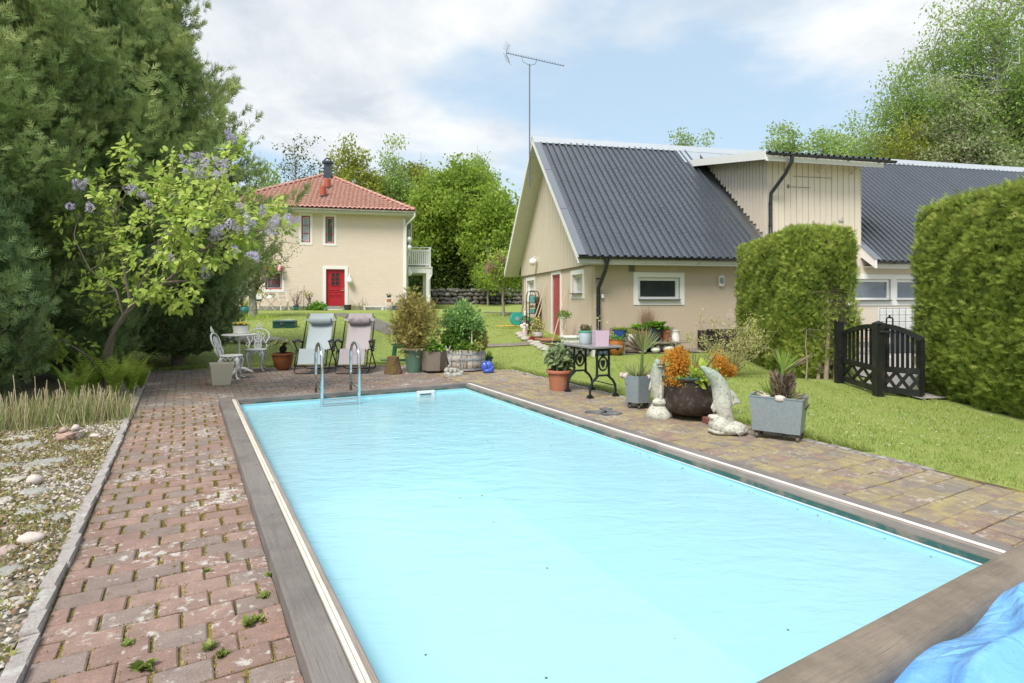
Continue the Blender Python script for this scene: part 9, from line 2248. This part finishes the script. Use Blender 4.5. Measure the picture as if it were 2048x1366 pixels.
def fold_chair(lab, u, rz):
 o, q, s = hthing('folding_chair', lab, 'chair', u, -1.0, rz, 'cream folding chairs'); hs = .44;
 for k in range(4): mb = MB(); mb.box((0, -.18+k*.115, hs), (.42, .095, .02)); mb.build('seat_slat', CREAMP, o)
 for k in range(2): mb = MB(); mb.box((0, .22+.05*k, .66+k*.17), (.42, .018, .10)); mb.build('back_slat', CREAMP, o)
 for x in (-.2, .2): mb = MB(); mb.beam((x, -.24, 0), (x, .28, .92), .035, .03); mb.beam((x*.9, .26, 0), (x*.9, -.2, hs-.01), .03, .03); mb.build('leg_frame', CREAMP, o)
fold_chair('cream folding chair right of the crossed-leg table', 567, EANG+.5); fold_chair('cream folding chair half hidden behind the apple tree trunk', 515, EANG-.6)
o, q, s = hthing('flower_box', 'white square basket of yellow flowers hanging beside the tree trunk', 'flower box', 517, -1.15); o.location.z += .55; mb = MB(); mb.box((0, 0, .15), (.34, .3, .26)); mb.build('box', WHITE_OLD, o); mb = MB(); mb.lathe([(.05, -.08), (.2, .02)], (0, 0, 0), 10); mb.build('base', DKPL, o); bushy(o, 'flowers', 160, (0, 0, .34), (.22, .18, .12), .06, YELLOWF, LEAF, 63, .3)
o = gthing('turquoise_pot', 'large turquoise glazed pot on the lawn left of the apple tree', 'plant pot', 490, 626); s = o.location.y/FP; r = 8.2*s; pot(o, [(r*.6, 0), (r*1.0, r*.6), (r*1.0, r*1.15), (r*.85, r*1.5), (r*.92, r*1.6)], TEALG); flat_leaves(o, 'leaves', 90, r*.8, r*1.5, .4, YELLOWF, BLADE, up=1, sp=.5, fw=1.0, seed=3)
o, q, s = hthing('blue_pot', 'blue tapered pot with a bare twiggy bush on the right of the chairs', 'plant pot', 592, -.6); r = 5.6*s; pot(o, [(r*.65, 0), (r*1.0, 9*s), (r*1.05, 9.5*s)], plain('mid_blue_plastic', (.03, .15, .27), .4)); tp_ = stems(o, 'twigs', 12, .04, .2, 30*s, 12*s, BARK, .014, 5, .15, 3); P = np.concatenate([b+rs0.normal(0, .05, b.shape) for b in tp_]); leaves('leaves', P, rs0.normal(0, 1, P.shape), .05, DIAMOND, DRYP, o)
o, q, s = hthing('bonsai_pot', 'dark low pot with a twisted small tree left of the front door', 'potted tree', 619, -.6); r = 7.5*s; pot(o, [(r*.8, 0), (r*1.0, 6*s)], DKPL); mb = MB(); mb.tube([(0, 0, .15), (-.1, 0, .3), (.05, 0, .45), (-.05, 0, .6)], [.05, .045, .04, .03], 7); mb.tube([(0, 0, .15), (.1, 0, .3), (-.05, 0, .45), (.08, 0, .62)], [.05, .045, .035, .03], 7); mb.build('twisted_trunk', BARK, o, smooth=True)
tp_ = stems(o, 'branches', 9, .05, .5, 18*s, 11*s, BARK, .016, 7, .12, 2); P = np.concatenate([b+rs0.normal(0, .09, b.shape) for b in tp_ for _ in range(2)]); P = P[P[:, 2] > .7]; leaves('leaves', P, rs0.normal(0, 1, P.shape), .10, DIAMOND, YELLOWF, o)
o, q, s = hthing('garden_cane', 'thin bare cane stuck upright against the house wall', 'cane', 607, -.3); mb = MB(); mb.tube([(0, 0, 0), (.03, 0, 50*s)], .014, 5); mb.build('cane', BARK, o)
o, q, s = hthing('hosta_clump', 'rounded bright green hosta clump beside the front door step', 'plant', 636, -1.0); bushy(o, 'foliage', 420, (0, 0, .12), (.42, .35, .3), .13, HOSTA, LEAF, 64, .3)
o, q, s = hthing('dark_pot', 'small dark square pot right of the front door', 'plant pot', 695, -.5); pot(o, [(.16, 0), (.2, .28)], DKPL)
o, q, s = hthing('dry_plants', 'straggly dry border plants between the door and the white bench', 'plants', 715, -.5); bushy(o, 'foliage', 300, (0, 0, .12), (.9, .2, .2), .08, YELLOWF, DIAMOND, 65, .2); stems(o, 'stems', 12, .5, 0, .7, .1, BARK, .012, 8)
o, q, s = hthing('border_plants', 'thin green border plants along the house foot left of the door', 'plants', 610, -.75); bushy(o, 'foliage', 380, (0, 0, .06), (1.2, .22, .12), .08, LEAFY, DIAMOND, 66, .2)
o, q, s = hthing('white_bench', 'plain white two-legged bench against the house wall', 'bench', 747, -.6); w = 44*s; h = zat(613, q.y)-q.z
mb = MB(); mb.box((0, 0, h), (w, .34, .05)); mb.build('seat', WHITE, o)
for sg in (-1, 1): mb = MB(); mb.box((sg*(w/2-.12), 0, h/2), (.10, .30, h)); mb.build('leg', WHITE, o)
o, q, s = hthing('plant_stand', 'white three-tier plant stand at the right end of the house wall', 'plant stand', 778, -.6); h = zat(596, q.y)-q.z
for x in (-.16, .16):
 for y in (-.1, .1): mb = MB(); mb.box((x, y, h/2), (.035, .035, h)); mb.build('leg', WHITE, o)
for z in (.25, .6, 1.0): mb = MB(); mb.box((0, 0, h*z), (.42, .28, .03)); mb.build('shelf', WHITE, o)
b = thing('orange_pot', 'small orange pot on the middle tier of the white plant stand', 'plant pot', (q.x, q.y, q.z+h*.6+.015)); pot(b, [(.09, 0), (.12, .18)], plain('orange_plastic', (.55, .20, .06), .5))
b = thing('dark_potted_plant', 'small dark plant on the top tier of the white plant stand', 'plant pot', (q.x, q.y, q.z+h+.015)); pot(b, [(.09, 0), (.12, .10)], DKPL); bushy(b, 'plant', 60, (0, 0, .15), (.15, .12, .08), .06, DARKL, LEAF, 67, .2)
o, q, s = hthing('blue_tub', 'little blue tub at the foot of the white plant stand', 'plant pot', 790, -.7); pot(o, [(.12, 0), (.17, .22)], BLUEG)
# low stone heap and bare soil beyond the white chairs
c = gp(480, 690); o = thing('stone_heap', 'low heap of pale rocks on the lawn behind the round table', 'rocks', (c.x, c.y+.6, c.z))
for i in range(46): mb = MB(); r = random.uniform(.06, .20); mb.ball((0, 0, 0), r, 8, 6, jit=.18, sc=(1.3, 1, .6)); ob = mb.build('rock', MATS['pale_field_stone' if i % 3 else 'pink_field_stone'], o, smooth=60); a = random.random()*6.28; q = math.sqrt(random.random()); ob.location = (1.0*q*math.cos(a), .55*q*math.sin(a), .04+.10*(1-q)); ob.rotation_euler = (0, 0, random.random()*3)
bushy(o, 'weeds', 500, (0, 0, .05), (1.1, .6, .12), .05, FERN, DIAMOND, 71, .2)
